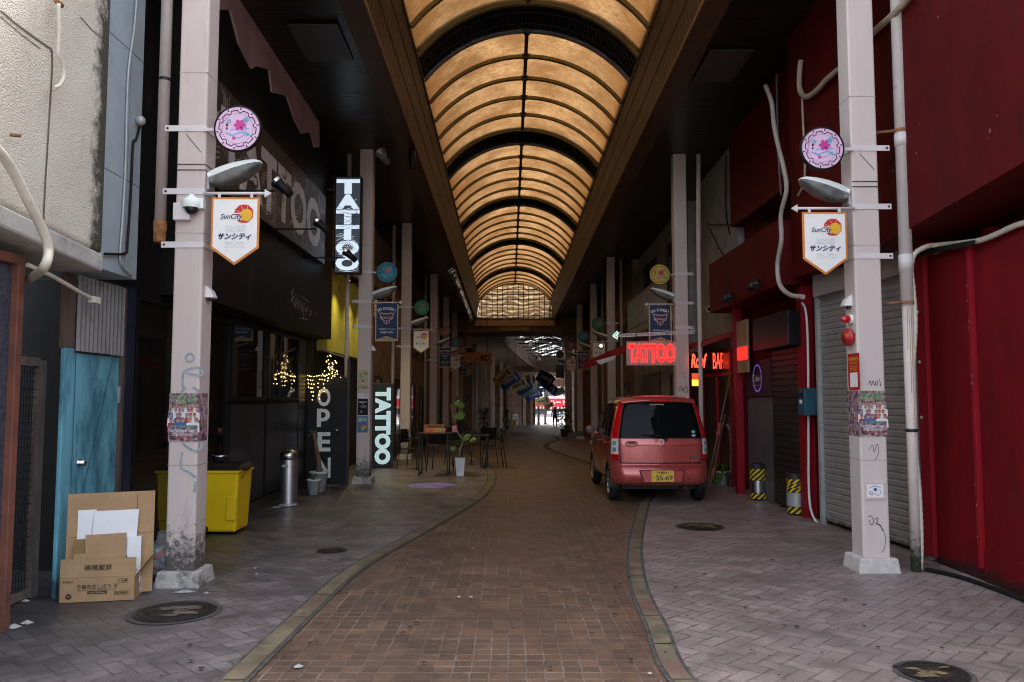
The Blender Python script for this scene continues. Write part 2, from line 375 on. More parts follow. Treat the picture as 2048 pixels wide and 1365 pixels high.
def spline(T):     # smooth curve through (y, x) knots
    n = len(T); S = [(T[min(i + 1, n - 1)][1] - T[max(i - 1, 0)][1]) / (T[min(i + 1, n - 1)][0] - T[max(i - 1, 0)][0]) for i in range(n)]
    def f(y):
        if y <= T[0][0]: return T[0][1]
        for i in range(n - 1):
            (a, p), (b, q) = T[i], T[i + 1]
            if y <= b:
                h = b - a; t = (y - a) / h; t2, t3 = t * t, t * t * t
                return (2 * t3 - 3 * t2 + 1) * p + (t3 - 2 * t2 + t) * h * S[i] + (3 * t2 - 2 * t3) * q + (t3 - t2) * h * S[i + 1]
        return T[-1][1]
    return f
kl, kr = spline(KL), spline(KR)
KW = .165
g = MB(); ys = [-60, -30, 0, 20] + [22 + 4 * i for i in range(23)] + [180, 400, 900]
g.grid(lambda x, y: Vector((x, y, gz(y))), [-400, -60, -20, -5, 0, 5, 12, 60, 400], ys)
struct(g.build('ground', ASPH))
def strip(name, xa, xb, ys, dz, m, nx=2):
    q = MB(); q.grid(lambda t, y: Vector((xa(y) + (xb(y) - xa(y)) * t, y, gz(y) + dz)), [i / nx for i in range(nx + 1)], ys)
    return struct(q.build(name, m))
YS = [-30, -10, 0] + [2 + .25 * i for i in range(192)] + [52 + 2 * i for i in range(30)]
strip('road', lambda y: kl(y) + KW * .5 + bend(y), lambda y: kr(y) + .5 * KW + bend(y), YS, .004, ROADM, 4)
strip('left_pavement', lambda y: -9 + bend(y), lambda y: kl(y) + .02 + bend(y), YS, .008, PAVL, 3)
strip('right_pavement', lambda y: kr(y) + .12 + bend(y), lambda y: 9 + bend(y), YS, .008, PAVR, 3)
def kerb(name, f, dx, KW=.145):
    pts = []; y = 1.5
    while y < 42:
        pts.append(y); y += .1
    q = MB()
    q.grid(lambda t, y: Vector((f(y) + dx + t - .02 * (1 if t == 0 else -1), y, gz(y) + .012)), [0, KW], pts)
    q.m = 1
    L = 0; y = 2.0
    while y < 41:
        L = .62; ln = 0; y2 = y
        ys_ = [y]
        while ln < L:
            d = .05; ln += math.hypot(d, f(y2 + d) - f(y2)); y2 += d; ys_.append(y2)
        ys_[0] += .006; ys_[-1] -= .006
        top = rnd.uniform(.016, .020)
        q.grid(lambda t, yy: Vector((f(yy) + dx + t, yy, gz(yy) + top)), [.008, KW - .008], ys_)
        y = y2
    return struct(q.build(name, [KJ, KERB]))
kerb('left_kerb', kl, 0); kerb('right_kerb', kr, 0, .13)
# open ground beyond the far mouth of the arcade is simply the sunlit asphalt
# ------------------------------------------------------------ arcade roof
def panel_mat():
    m, n, l, b = nt('amber_sheet')
    tc = N(n, 'TexCoord').outputs['Object']; sp = N(n, 'SeparateXYZ'); l.new(tc, sp.inputs[0])
    oi = N(n, 'ObjectInfo').outputs['Random']
    f = noise(n, l, tc, 1.1, 6, .7); f2 = noise(n, l, tc, 9, 6, .75, (1, 2.2, 1)); f3 = noise(n, l, tc, 45, 3, .7)
    c = mixc(n, l, ramp(n, l, f, .40, .60), (.130, .078, .036), (.062, .032, .0125))
    c = mixc(n, l, ramp(n, l, f2, .47, .62, 0, .75), c, (.066, .027, .0075))
    c = mixc(n, l, ramp(n, l, f3, .53, .64, 0, .75), c, (.032, .014, .005))
    # rain-washed rust gathered along the lower edges of the sheets, and each sheet a little different
    rust = mth(n, l, 'ADD', ramp(n, l, mth(n, l, 'ABSOLUTE', sp.outputs['X']), .9, 1.95, -.2, .45), mth(n, l, 'MULTIPLY', f2, .5))
    c = mixc(n, l, ramp(n, l, rust, .32, .7, 0, .8), c, (.07, .026, .006))
    c = mixc(n, l, ramp(n, l, oi, 0, 1, 0, .32), c, (.06, .032, .012))
    t = N(n, 'BsdfTranslucent'); l.new(c, t.inputs[0])
    d = N(n, 'BsdfDiffuse'); l.new(mixc(n, l, 1.0, c, (1, .95, .85), 'MULTIPLY'), d.inputs[0])
    mx = N(n, 'MixShader'); mx.inputs[0].default_value = .2
    l.new(t.outputs[0], mx.inputs[1]); l.new(d.outputs[0], mx.inputs[2]); l.new(mx.outputs[0], n['Material Output'].inputs[0])
    return m
AMBER = panel_mat()
RIB = M('rib_bronze', (.17, .135, .05), .5, metal=.25, var=.15)
RIDGE = M('ridge_iron', (.05, .035, .025), .6, var=.2)
LOUV = M('louvre_black', (.012, .012, .013), .6)
LOUVR = M('louvre_rim', (.2, .2, .21), .5, metal=.4)
def beam_mat():
    m, n, l, b = nt('ribbed_bronze_sheet')
    tc = N(n, 'TexCoord').outputs['Object']
    f = noise(n, l, tc, 1.5, 6, .7, (1, .5, 1)); f2 = noise(n, l, tc, 7, 7, .8)
    c = mixc(n, l, ramp(n, l, f, .35, .65), (.040, .021, .011), (.020, .011, .007))
    c = mixc(n, l, ramp(n, l, f2, .52, .72), c, (.075, .045, .025))
    l.new(c, b.inputs['Base Color']); b.inputs['Roughness'].default_value = .5; b.inputs['Metallic'].default_value = 0; b.inputs['Specular IOR Level'].default_value = .22
    w = N(n, 'TexWave'); w.inputs['Scale'].default_value = 1.6; w.inputs['Distortion'].default_value = 4.5; w.inputs['Detail'].default_value = 2; w.bands_direction = 'Y'
    l.new(tc, w.inputs[0])
    bn = N(n, 'Bump'); bn.inputs['Strength'].default_value = .35; bn.inputs['Distance'].default_value = .02
    l.new(w.outputs['Fac'], bn.inputs['Height']); l.new(bn.outputs[0], b.inputs['Normal'])
    return m
BEAM = beam_mat()
BEAMB = M('beam_brown', (.075, .042, .026), .5, var=.2, scale=1.5)
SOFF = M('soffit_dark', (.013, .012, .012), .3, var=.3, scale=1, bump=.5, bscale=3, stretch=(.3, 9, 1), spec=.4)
EDGE = M('beam_lip', (.2, .09, .035), .45, metal=.2, var=.1)
Y0, Y1 = 7.2, 41.2
SX0, SX1, APX = -1.53, 2.17, .315          # spring lines and ridge
HB = 4.86                                   # lower beam edge, above the eye at Y=0
def rz(h, y): return H + h - .022 * y
SPR, RISE = 5.95, .92
RAD = (((SX1 - SX0) / 2) ** 2 + RISE ** 2) / (2 * RISE)
def arc(t, y, dr=0):     # t 0..1 from left spring to right spring
    a = math.asin((SX1 - SX0) / 2 / RAD); q = -a + 2 * a * t; r = RAD + dr
    return Vector(((SX0 + SX1) / 2 + r * math.sin(q), y, rz(SPR + RISE - RAD, y) + r * math.cos(q)))
roof = thing('arcade_roof', 'long barrel vaulted arcade roof of amber translucent panels over the brick street', 'roof', (APX, Y0, 6))
T24 = [i / 28 for i in range(29)]
def sheet(name, y0, y1, t0, t1, m, dr=0, th=.012, n=12):
    q = MB(); q.smooth = True; ts = [t0 + (t1 - t0) * i / n for i in range(n + 1)]
    q.grid(lambda t, y: arc(t, y, dr), ts, [y0, y1])
    return q.build(name, m, roof)
def rib(y, w, d, m, name, dr=-.0):
    q = MB(); ts = [i / 36 for i in range(37)]
    P = [[arc(t, y - w / 2, dr), arc(t, y + w / 2, dr), arc(t, y + w / 2, dr - d), arc(t, y - w / 2, dr - d)] for t in ts]
    vs = [p for r in P for p in r]; fs = []
    for i in range(36):
        for k in range(4): fs.append((i * 4 + k, i * 4 + (k + 1) % 4, i * 4 + 4 + (k + 1) % 4, i * 4 + 4 + k))
    q.add(vs, fs); return q.build(name, m, roof)
yv = 12.85 - 5.95; bays = []
for k in range(-1, 7):
    v0 = 12.85 + 5.95 * k; v1 = v0 + 1.0
    if v1 > Y0 and v0 < Y1:      # louvred smoke vent between bays
        a, b_ = max(v0, Y0), min(v1, Y1)
        q = MB()
        for i in range(74):
            t = (i + .5) / 74; p0, p1 = arc(t - .004, a, .10), arc(t + .004, a, .10); p2, p3 = arc(t + .0035, a, .0), arc(t - .0035, a, .0)
            q.hexa([p0, p1, Vector((p1.x, b_, p1.z - .022 * (b_ - a))), Vector((p0.x, b_, p0.z - .022 * (b_ - a))), p3, p2, Vector((p2.x, b_, p2.z - .022 * (b_ - a))), Vector((p3.x, b_, p3.z - .022 * (b_ - a)))])
        q.grid(lambda t, y: arc(t, y, .16), [i / 30 for i in range(31)], [a - .02, b_ + .02])
        for yy in (a - .012, b_ + .012): q.grid(lambda t, k: arc(t, yy, k), [i / 30 for i in range(31)], [-.005, .165])  # end walls added to block sky light around the louvres
        for yy in (a + .3, a + .7): q.tube([arc(i / 30, yy, -.03) for i in range(31)], .012, 5)
        q.build('louvre_vent', LOUV, roof)
        rib(v1, .07, .05, LOUVR, 'vent_rim')
    for i in range(5):
        y0, y1 = v1 + .99 * i, v1 + .99 * (i + 1)
        if y1 <= Y0 or y0 >= Y1: continue
        y0, y1 = max(y0, Y0), min(y1, Y1)
        sheet('roof_panel', y0 + .03, y1 - .03, 0, .497, AMBER); sheet('roof_panel', y0 + .03, y1 - .03, .503, 1, AMBER)
        rib(y1, .08, .06, RIB, 'rib')
        tt = .5
        q = MB(); q.hexa([arc(.492, y0, .01), arc(.508, y0, .01), arc(.508, y1, .01), arc(.492, y1, .01), arc(.492, y0, -.05), arc(.508, y0, -.05), arc(.508, y1, -.05), arc(.492, y1, -.05)])
        q.hexa([arc(.482, y0 - .07, .0), arc(.518, y0 - .07, .0), arc(.518, y0 + .07, .0), arc(.482, y0 + .07, .0), arc(.488, y0 - .045, -.075), arc(.512, y0 - .045, -.075), arc(.512, y0 + .045, -.075), arc(.488, y0 + .045, -.075)])
        q.build('ridge_bar', RIDGE, roof)
# side beams: sloping ribbed face inside, lip, underside and outer cheek
for s, xs, xl, xu in ((-1, SX0, -1.70, -2.02), (1, SX1, 2.29, 2.62)):
    q = MB(); ys_ = [Y0 + (Y1 - Y0) * i / 34 for i in range(35)]
    face = lambda t, y: Vector((xl + (xs - xl) * t, y, rz(HB + (SPR + .02 - HB) * t, y)))
    q.grid(face, [0, .33, .66, 1], ys_)
    q.m = 2
    for t in (.34, .66, .985):
        q.grid(lambda k, y: face(t, y) + Vector((-s * .012, 0, -.012 + k)), [0, .025], ys_)
    q.m = 1
    q.grid(lambda t, y: Vector((xl + (xu - xl) * t, y, rz(HB - .004, y))), [0, 1], ys_)
    q.grid(lambda t, y: Vector((xu, y, rz(HB + .28 * t, y))), [0, 1], ys_)
    q.m = 3; q.tube([Vector((xl, y, rz(HB, y))) for y in (Y0, Y1)], .018, 6)
    q.build('side_beam', [BEAM, BEAMB, RIDGE, EDGE], roof)
    q = MB(); xa, xb = xs - s * .012, xs + s * .3
    q.hexa([Vector((x, y, rz(SPR + dz, y))) for dz in (-.05, .2) for x, y in ((xa, Y0), (xb, Y0), (xb, Y1), (xa, Y1))]); q.build('leak_filler', BEAMB, roof)  # filler strip added to stop daylight leaking in along the vault springs
    # side soffit above the pavement
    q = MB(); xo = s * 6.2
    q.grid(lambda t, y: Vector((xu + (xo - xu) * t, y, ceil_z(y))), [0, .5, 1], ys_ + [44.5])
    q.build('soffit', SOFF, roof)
    # weather deck above the side soffits keeps daylight out
    q = MB(); q.box(min(xs, xo), max(xs, xo), Y0, 44, 0, .05)
    for i in range(len(q.v)):
        v = q.v[i]; v.z += rz(SPR + .02, v.y) + (.0 if abs(v.x) > 4 else .0)
    q.build('roof_deck', BLACK, roof)
# pale access hatches in the left and right soffits
for x0, x1, y0 in ((-2.85, -2.2, 9.9), (-3.5, -2.75, 21), (2.75, 3.35, 10.6)):
    q = MB(); q.box(x0, x1, y0, y0 + 1.1, ceil_z(y0 + .55) - .035, ceil_z(y0 + .55) - .018)
    q.build('access_hatch', M('hatch_grey', (.06, .06, .062), .45), roof)
# end fascia at the near mouth (above the frame)
q = MB(); q.box(-6.2, -2.03, Y0 - .12, Y0 - .02, ceil_z(Y0) - .02, 7.6); q.box(2.63, 6.2, Y0 - .12, Y0 - .02, ceil_z(Y0) - .02, 7.6)
q.build('mouth_fascia', BEAMB, roof)
# gable lattice closing the far end of the vault
def gable_mat():
    m, n, l, b = nt('rippled_amber_glass')
    tc = N(n, 'TexCoord').outputs['Object']
    w = N(n, 'TexWave'); w.inputs['Scale'].default_value = 1.3; w.inputs['Distortion'].default_value = 9; w.inputs['Detail'].default_value = 2; w.bands_direction = 'Z'; l.new(tc, w.inputs[0])
    c = mixc(n, l, ramp(n, l, w.outputs['Fac'], .45, .95), (.05, .033, .017), (.19, .145, .088))
    c = mixc(n, l, ramp(n, l, noise(n, l, tc, 3, 4, .6), .4, .65, 0, .7), c, (.045, .028, .015))
    t = N(n, 'BsdfTranslucent'); l.new(c, t.inputs[0]); mx = N(n, 'MixShader'); mx.inputs[0].default_value = .25
    d = N(n, 'BsdfDiffuse'); d.inputs[0].default_value = (.2, .15, .1, 1)
    l.new(t.outputs[0], mx.inputs[1]); l.new(d.outputs[0], mx.inputs[2]); l.new(mx.outputs[0], n['Material Output'].inputs[0])
    return m
gy = Y1
gb = MB(); poly = [(-1.7, rz(HB, gy)), (2.29, rz(HB, gy)), (SX1, rz(SPR, gy))] + [(arc(t, gy).x, arc(t, gy).z) for t in T24[::-1][1:-1]] + [(SX0, rz(SPR, gy))]
gb.add([(x, gy + .05, z) for x, z in poly], [tuple(range(len(poly)))])
gab = gb.build('gable_pane', gable_mat(), roof)
gl = MB(); zb, zt = rz(HB, gy), rz(SPR + RISE, gy)
def gtop(x):
    c = (SX0 + SX1) / 2; return rz(SPR + RISE - RAD, gy) + math.sqrt(max(0, RAD ** 2 - (x - c) ** 2))
x = -1.42
while x < 2.2:
    gl.box(x - .018, x + .018, gy - .02, gy + .02, zb, min(gtop(x), zt)); x += .272
z = zb + .3
while z < zt - .05:
    c = (SX0 + SX1) / 2; dz = z - rz(SPR + RISE - RAD, gy); hw = math.sqrt(max(0, RAD ** 2 - dz ** 2)) if z > rz(SPR, gy) else (SX1 - SX0) / 2
    gl.box(c - hw, c + hw, gy - .024, gy + .016, z - .018, z + .018); z += .27
gl.build('gable_lattice', RIDGE, roof)
gl = MB(); gl.box(-1.78, 2.38, gy - .1, gy + .12, zb - .26, zb + .02); gl.build('gable_beam', M('gable_beam_tan', (.42, .28, .17), .5, var=.12), roof)
gl = MB(); gl.box(-6, 6, gy + .13, gy + 3.5, zb - .55, zb + .3); gl.box(-.45, 1.05, gy - .05, gy + .12, zb - .52, zb - .3); gl.build('gable_header', BROWNW, roof)
# foil duct that lies along the left beam near the far end
duct = MB(); P = []
for i in range(60):
    y = 26 + 13.5 * i / 59; P.append(Vector((-1.9 + .02 * math.sin(i * 1.3), y, rz(HB - .13, y) + .02 * math.sin(i * .7))))
duct.tube(P, [.11 + .022 * (i % 2) for i in range(60)], 10)
tag(duct.build('foil_duct', M('crinkled_foil', (.6, .57, .52), .22, metal=1, var=.1, bump=.8, bscale=14)), 'crinkled silver foil duct slung under the left roof beam', 'duct')
# ------------------------------------------------------------ pillars
CW = .125
LCOL = [(-2.78, 6.97), (-2.70, 14.95), (-2.69, 20.8), (-2.69, 28.4), (-2.69, 33.9), (-2.69, 39.2), (-2.69, 44.4)]
RCOL = [(3.36, 7.50), (3.29, 15.2), (3.25, 25.3), (3.25, 30.5), (3.23, 36.3), (3.2, 43.6)]
SEAM = M('seam_shadow_paint', (.36, .30, .28), .6)
def pillar(cx, cy, s, label, grp):
    t = thing('pillar', label, 'pillar', (cx, cy, gz(cy)), grp); z0, z1 = gz(cy), ceil_z(cy) + .01
    q = MB(); q.box(cx - CW, cx + CW, cy - CW, cy + CW, z0 + .13, z1)
    q.build('shaft', PINK if s > 0 else PINKR, t, bevel=.018, seg=3)
    q = MB()
    for z in (z0 + 1.02, z0 + 3.02, z0 + 4.45):
        q.box(cx - CW - .0015, cx + CW + .0015, cy - CW - .0015, cy + CW + .0015, z, z + .006)
    q.build('seam', SEAM, t)
    q = MB(); w = CW + .068
    q.hexa([(cx - w, cy - w, z0), (cx + w, cy - w, z0), (cx + w, cy + w, z0), (cx - w, cy + w, z0)] + [(cx + a * (w - .02), cy + b * (w - .02), z0 + .14) for a, b in ((-1, -1), (1, -1), (1, 1), (-1, 1))])
    q.build('plinth', PLINTH if s > 0 else PLINR, t, bevel=.015)
    for z in (3.95, 3.39, 2.92):
        q = MB(); x0, x1 = (cx - CW - .11, cx + CW + .004) if s > 0 else (cx - CW - .004, cx + CW + .11)
        q.box(x0, x1, cy - CW - .008, cy - CW - .001, z - .026, z + .026)
        q.box(cx + s * (CW + .001), cx + s * (CW + .007), cy - CW - .006, cy + CW + .004, z - .02, z + .02)
        q.m = 1; q.lathe((cx - s * (CW + .085), cy - CW - .012, z), [(.011, .006), (.011, 0), (0, 0)], 8, (0, 1, 0), False)
        q.build('strap', [STRAP, DARKM], t)
    return t
GP = 'pillars along the arcade'
ORD = ['nearest', 'second', 'third', 'fourth', 'fifth', 'sixth', 'seventh']
pl = []
for i, (x, y) in enumerate(LCOL):
    lab = ['pale pink square pillar with blue graffiti and poster at front left', 'pale pink pillar with stickers beside the vertical tattoo light box',
           'pale pillar behind the upright backlit sign and the outdoor table'][i] if i < 3 else f'dim {ORD[i]} pink pillar of the left row, deep in the arcade'
    pl.append(pillar(x, y, 1, lab, GP))
pr = []
for i, (x, y) in enumerate(RCOL):
    lab = ['pale pink square pillar with red fire bell before the grey shutter', 'pale pink pillar standing behind the parked red car'][i] if i < 2 else f'dim {ORD[i]} pink pillar of the right row, deep in the arcade'
    pr.append(pillar(x, y, -1, lab, GP))
# ------------------------------------------------------------ pillar fittings
def disc_sign(cx, cy, s, cols, label):
    t = thing('disc_sign', label, 'round sign', (cx + s * .42, cy - CW - .06, 3.93), 'round signs on the pillars')
    c = Vector(t.location); Fm = face_cam(c); base, ring_, acc, acc2 = cols
    q = MB(); q.lathe(c, [(0, .055), (.2, .055), (.205, .04), (.205, -.004), (.192, -.004)], 40, (0, 1, 0)); q.build('rim', BLACK, t)
    q = MB(); r = .192
    q.disc(Fm, 0, 0, r, .0, 40)
    q.m = 1; q.ring(Fm, 0, 0, .157, .166, .0015, 48)
    for k in range(10):
        a = 360 / 10 * k + 10; x, y = .163 * math.cos(R(a)), .163 * math.sin(R(a))
        q.m = 0; q.disc(Fm, x, y, .022, .0022, 12); q.m = 1; q.ring(Fm, x, y, .018, .025, .003, 12, a + 90, a + 270)
        q.line(Fm, [(.165 * math.cos(R(a)), .165 * math.sin(R(a))), (.188 * math.cos(R(a)), .188 * math.sin(R(a)))], .010, .0034)
    for k in range(44):
        a = R(360 / 44 * k); q.disc(Fm, .134 * math.cos(a), .134 * math.sin(a), .0042, .0016, 6)
    q.m = 2     # a swirl of water, blossoms and little marks
    q.line(Fm, [(-.105 + .02 * i, -.035 - .018 * math.sin(i * .62) - .002 * i) for i in range(12)], .012, .0017)
    q.line(Fm, [(-.06 + .016 * i, .0 - .012 * math.cos(i * .5)) for i in range(11)], .008, .0017)
    q.ring(Fm, .0, -.01, .068, .076, .0018, 28, 200, 380)
    for x, y, r_ in ((.07, .075, .018), (-.075, .065, .013), (.085, -.05, .012)):
        for k in range(5): q.disc(Fm, x + r_ * math.cos(R(72 * k)), y + r_ * math.sin(R(72 * k)), r_ * .62, .0019 + .0001 * k, 8)
    q.m = 3
    for x, y, r_ in ((.07, .075, .008), (.02, .03, .03), (-.03, -.085, .016)):
        q.disc(Fm, x, y, r_, .0026, 14)
    for k in range(6): q.disc(Fm, .02 + .036 * math.cos(R(60 * k)), .03 + .036 * math.sin(R(60 * k)), .018, .0022 + .00008 * k, 10)
    q.m = 1
    q.flat(Fm, [(-.1, .02), (-.082, .02), (-.082, .045), (-.1, .045)], .002); q.flat(Fm, [(-.1, -.01), (-.085, -.01), (-.085, .01), (-.1, .01)], .002)
    q.build('face', [base, ring_, acc, acc2], t)
    q = MB(); q.box(c.x - s * .2, cx + s * CW, c.y + .02, c.y + .045, c.z - .014, c.z + .014); q.build('arm', STRAP, t)
    return t
pm = lambda n, c: M('disc_' + n, c, .4, var=.08)
PK = (pm('pink', (.72, .5, .68)), pm('navy', (.02, .02, .06)), pm('sky', (.12, .42, .62)), pm('magenta', (.55, .06, .3)))
TL = (pm('teal', (.03, .22, .30)), pm('ink', (.015, .02, .03)), pm('blue', (.06, .35, .45)), pm('rose', (.5, .14, .12)))
GN = (pm('green', (.03, .2, .10)), pm('ink', (.015, .02, .03)), pm('leaf', (.10, .33, .15)), pm('brick', (.4, .10, .06)))
YL = (pm('gold', (.55, .38, .06)), pm('ink', (.015, .02, .03)), pm('teal', (.03, .22, .30)), pm('red', (.5, .04, .03)))
BR = (pm('brown', (.26, .15, .08)), pm('ink', (.015, .02, .03)), pm('sand', (.38, .28, .16)), pm('brick', (.4, .10, .06)))
RD = (pm('dusk', (.30, .14, .13)), pm('ink', (.015, .02, .03)), pm('rose', (.5, .14, .12)), pm('gold', (.55, .38, .06)))
LENS = M('milky_lens', (.15, .16, .16), .18, var=.3, scale=9, dirt=(.16, .15, .13), dscale=6, dlo=.5, dhi=.7)
SHELL = M('lamp_shell', (.75, .8, .77), .45, var=.06, dirt=(.3, .28, .24), dscale=7, dlo=.62, dhi=.8)
def street_lamp(cx, cy, s, label):
    t = thing('street_lamp', label, 'lamp', (cx + s * CW, cy - .02, 3.5), 'street lamps on the pillars')
    o = Vector(t.location); ang = R(20); ax = Vector((s * math.cos(ang), 0, math.sin(ang))); up = Vector((-s * math.sin(ang), 0, math.cos(ang))); o = o + Vector((s * .03, 0, 0.02))
    sec = [(-.01, .085, .055, .05), (.05, .10, .065, .085), (.13, .115, .066, .098), (.24, .12, .06, .088), (.34, .105, .048, .062), (.42, .075, .032, .034), (.455, .035, .014, .012)]
    def loft(a0, a1, hi):
        q = MB(); q.smooth = True; n = 10; vs = []
        for L, w, zt, zb in sec:
            for k in range(n + 1):
                a = R(a0 + (a1 - a0) * k / n); c_, s_ = math.cos(a), math.sin(a)
                vs.append(o + ax * L + Vector((0, 1, 0)) * w * math.copysign(abs(c_) ** .4, c_) + up * ((zt if s_ >= 0 else zb) * math.copysign(abs(s_) ** .5, s_)))
        fs = [(i * (n + 1) + k, i * (n + 1) + k + 1, (i + 1) * (n + 1) + k + 1, (i + 1) * (n + 1) + k) for i in range(len(sec) - 1) for k in range(n)]
        fs += [tuple(range(n + 1)), tuple(range((len(sec) - 1) * (n + 1), len(sec) * (n + 1)))]
        q.add(vs, fs); return q
    loft(0, 180, 1).build('lamp_shell', SHELL, t); loft(180, 360, 0).build('lens', LENS, t)
    q = MB()
    q.hexa([o + ax * a + Vector((0, b, 0)) + up * c for c in (-.006, .006) for a, b in ((.0, -.1), (.40, -.085), (.40, .085), (.0, .1))]); q.build('hinge_frame', GREYM, t)
    q = MB(); q.tube([o - ax * .05, o + ax * .05], .03, 10); q.box(cx + s * (CW + .001), cx + s * (CW + .02), cy - .08, cy + .06, 3.42, 3.58); q.build('arm', GREYM, t)
    return t
def pent(w, h, tip): return [(-w / 2, 0), (-w / 2, -h + tip), (0, -h), (w / 2, -h + tip), (w / 2, 0)]
def rod(cx, cy, s, z, t, L=.72):
    q = MB(); y = cy - CW - .03
    q.tube([(cx + s * CW, y, z), (cx + s * (L - .06), y, z)], .013, 8)
    Fm = face_cam((cx + s * (L - .06), y, z)); q.prism(Fm, [(0, -.038), (s * .06, 0), (0, .038)], -.008, .008); q.build('rod', STRAP, t)
def curl(q, Fm, x, y, w, s):   # scrollwork flourish
    for sx in (-1, 1):
        q.line(Fm, [(x + sx * w * a, y + s * b * w) for a, b in ((0, .12), (.1, .24), (.2, .22), (.22, .1), (.14, .06), (.1, .13))], .0018, .0032)
        q.line(Fm, [(x + sx * w * a, y + s * b * w) for a, b in ((.02, 0), (.2, .02), (.38, .12), (.44, .22), (.36, .27), (.3, .2), (.34, .14))], .0018, .0032)
        q.line(Fm, [(x + sx * w * a, y + s * b * w) for a, b in ((.22, .02), (.36, .0), (.5, .06))], .0022, .0032)
def sun_banner(cx, cy, s, label):
    t = thing('pennant_sign', label, 'banner', (cx + s * .41, cy - CW - .03, 3.33), 'white shopping street pennants')
    c = Vector(t.location); Fm = face_cam(c)
    q = MB(); q.prism(Fm, pent(.418, .595, .15), -.006, .004); q.build('frame', ORANGE, t, bevel=.004)
    q = MB(); q.flat(face_cam(c - Vector((0, .0055, .018))), pent(.380, .552, .137), 0); q.build('panel', WHITEPR, t)
    Ft = face_cam(c - Vector((0, .006, 0)))
    q = MB(); ox, oy, r = .075, -.145, .088
    oct_ = [(ox + r * math.cos(R(22 + 45 * k)), oy + r * .98 * math.sin(R(22 + 45 * k))) for k in range(8)]
    q.flat(Ft, oct_, .001)
    q.m = 1; q.disc(Ft, ox + .022, oy - .012, .054, .0042, 24)
    q.m = 2
    for k in range(8): q.line(Ft, [(ox + .022, oy - .012), oct_[k]], .0022, .0022)
    q.flat(Ft, [(-.13, oy - .052), (ox + .0, oy - .052), (ox - .005, oy - .012), (-.13, oy - .012)], .0026)
    q.line(Ft, [(-.03, oy + .0), (ox + .02, oy + .005)], .008, .0024)
    q.m = 3; q.text(Ft, 'SunCity', -.03, oy - .03, h=.056, k=.0048, bold=.02, shear=.22)
    q.text(Ft, 'サンシティ', 0.0, -.345, w=.29, h=.058, k=.004, bold=.035, shear=.25)
    q.m = 4; curl(q, Ft, 0, -.3, .19, 1); curl(q, Ft, 0, -.395, .19, -1)
    q.build('emblem', [REDPR, YELPR, WHITEPR, NAVY, M('scroll_blue', (.2, .33, .42), .5)], t)
    q = MB()
    for x in (-.14, .14): q.fbox(Fm, x - .012, x + .012, -.006, .035, .0, .012)
    q.build('clip', STRAP, t)
    rod(cx, cy, s, 3.365, t); return t
def team_banner(cx, cy, s, label):
    t = thing('team_banner', label, 'banner', (cx + s * .42, cy - CW - .03, 3.34), 'navy basketball banners')
    c = Vector(t.location); Fm = face_cam(c); w, h = .43, .70
    q = MB(); q.prism(Fm, [(-w / 2, 0), (-w / 2, -h), (w / 2, -h), (w / 2, 0)], -.004, .004); q.build('border', M('banner_sand', (.5, .38, .2), .6), t)
    q = MB(); a, b = w / 2 - .022, h - .03
    q.flat(Fm, [(-a, 0), (-a, -b), (0, -b + .07), (a, -b), (a, 0)], .0055)
    q.build('cloth', M('banner_navy', (.018, .045, .105), .6, var=.1), t)
    q = MB(); Ft = face_cam(c - Vector((0, .0065, 0)))
    for k, ch in enumerate('GO KINGS!'):
        if ch == ' ': continue
        u = (k - 4) / 4; q.text(Ft, ch, u * .155, -.085 - .035 * u * u, h=.052, k=.001, bold=.02, rot=-u * 17)
    q.text(Ft, 'RYUKYU', -.07, -.475, w=.15, h=.028, k=.001, bold=.01); q.text(Ft, '× OkinawaCity', .09, -.475, w=.15, h=.026, k=.001, bold=.01)
    q.text(Ft, 'HOME TOWN', 0, -.535, w=.24, h=.036, k=.001, bold=.015)
    # horned emblem
    H2 = [(0, -.38), (-.045, -.35), (-.062, -.30), (-.11, -.275), (-.115, -.2), (-.15, -.165), (-.1, -.185), (-.085, -.165), (-.055, -.2), (-.03, -.175), (0, -.205)]
    H2 = H2 + [(-x, y) for x, y in H2[::-1][1:-1]]
    q.m = 3; q.line(Ft, H2 + [H2[0]], .012, .0012)
    q.m = 1; q.flat(Ft, [(x * .8, -.275 + (y + .275) * .8) for x, y in H2], .0008)
    q.m = 3; q.text(Ft, 'KINGS', 0, -.262, w=.2, h=.05, k=.0018, bold=.02); q.line(Ft, [(-.05, -.31), (0, -.33), (.05, -.31)], .008, .0016); q.line(Ft, [(0, -.30), (0, -.37)], .008, .0016)
    q.m = 2; q.text(Ft, 'サンシティ', 0, -.655, w=.17, h=.032, k=.001, bold=.02, shear=.25)
    q.build('lettering', [WHITEPR, M('emblem_dark', (.04, .03, .05), .6), NAVY, M('emblem_pink', (.62, .42, .44), .6)], t)
    rod(cx, cy, s, 3.365, t)
    return t
LD = [(PK, 'round pink sign on the nearest left pillar, with dotted ring'), (TL, 'round teal sign on the left pillar beside the vertical light box'), (GN, 'round green sign on the left pillar behind the backlit board'),
      (BR, 'dim brown round sign on the fourth left pillar'), (TL, 'dim teal round sign on the fifth left pillar'), (RD, 'dim dusky round sign on the sixth left pillar'), (BR, 'dim brown round sign on the last left pillar before the gable')]
RDs = [(PK, 'round pink sign on the right pillar with the fire bell'), (YL, 'round yellow sign on the pillar behind the red car'), (GN, 'round green sign on the third right pillar'),
       (TL, 'dim teal round sign on the fourth right pillar'), (RD, 'dim dusky round sign on the fifth right pillar'), (BR, 'dim brown round sign on the last right pillar')]
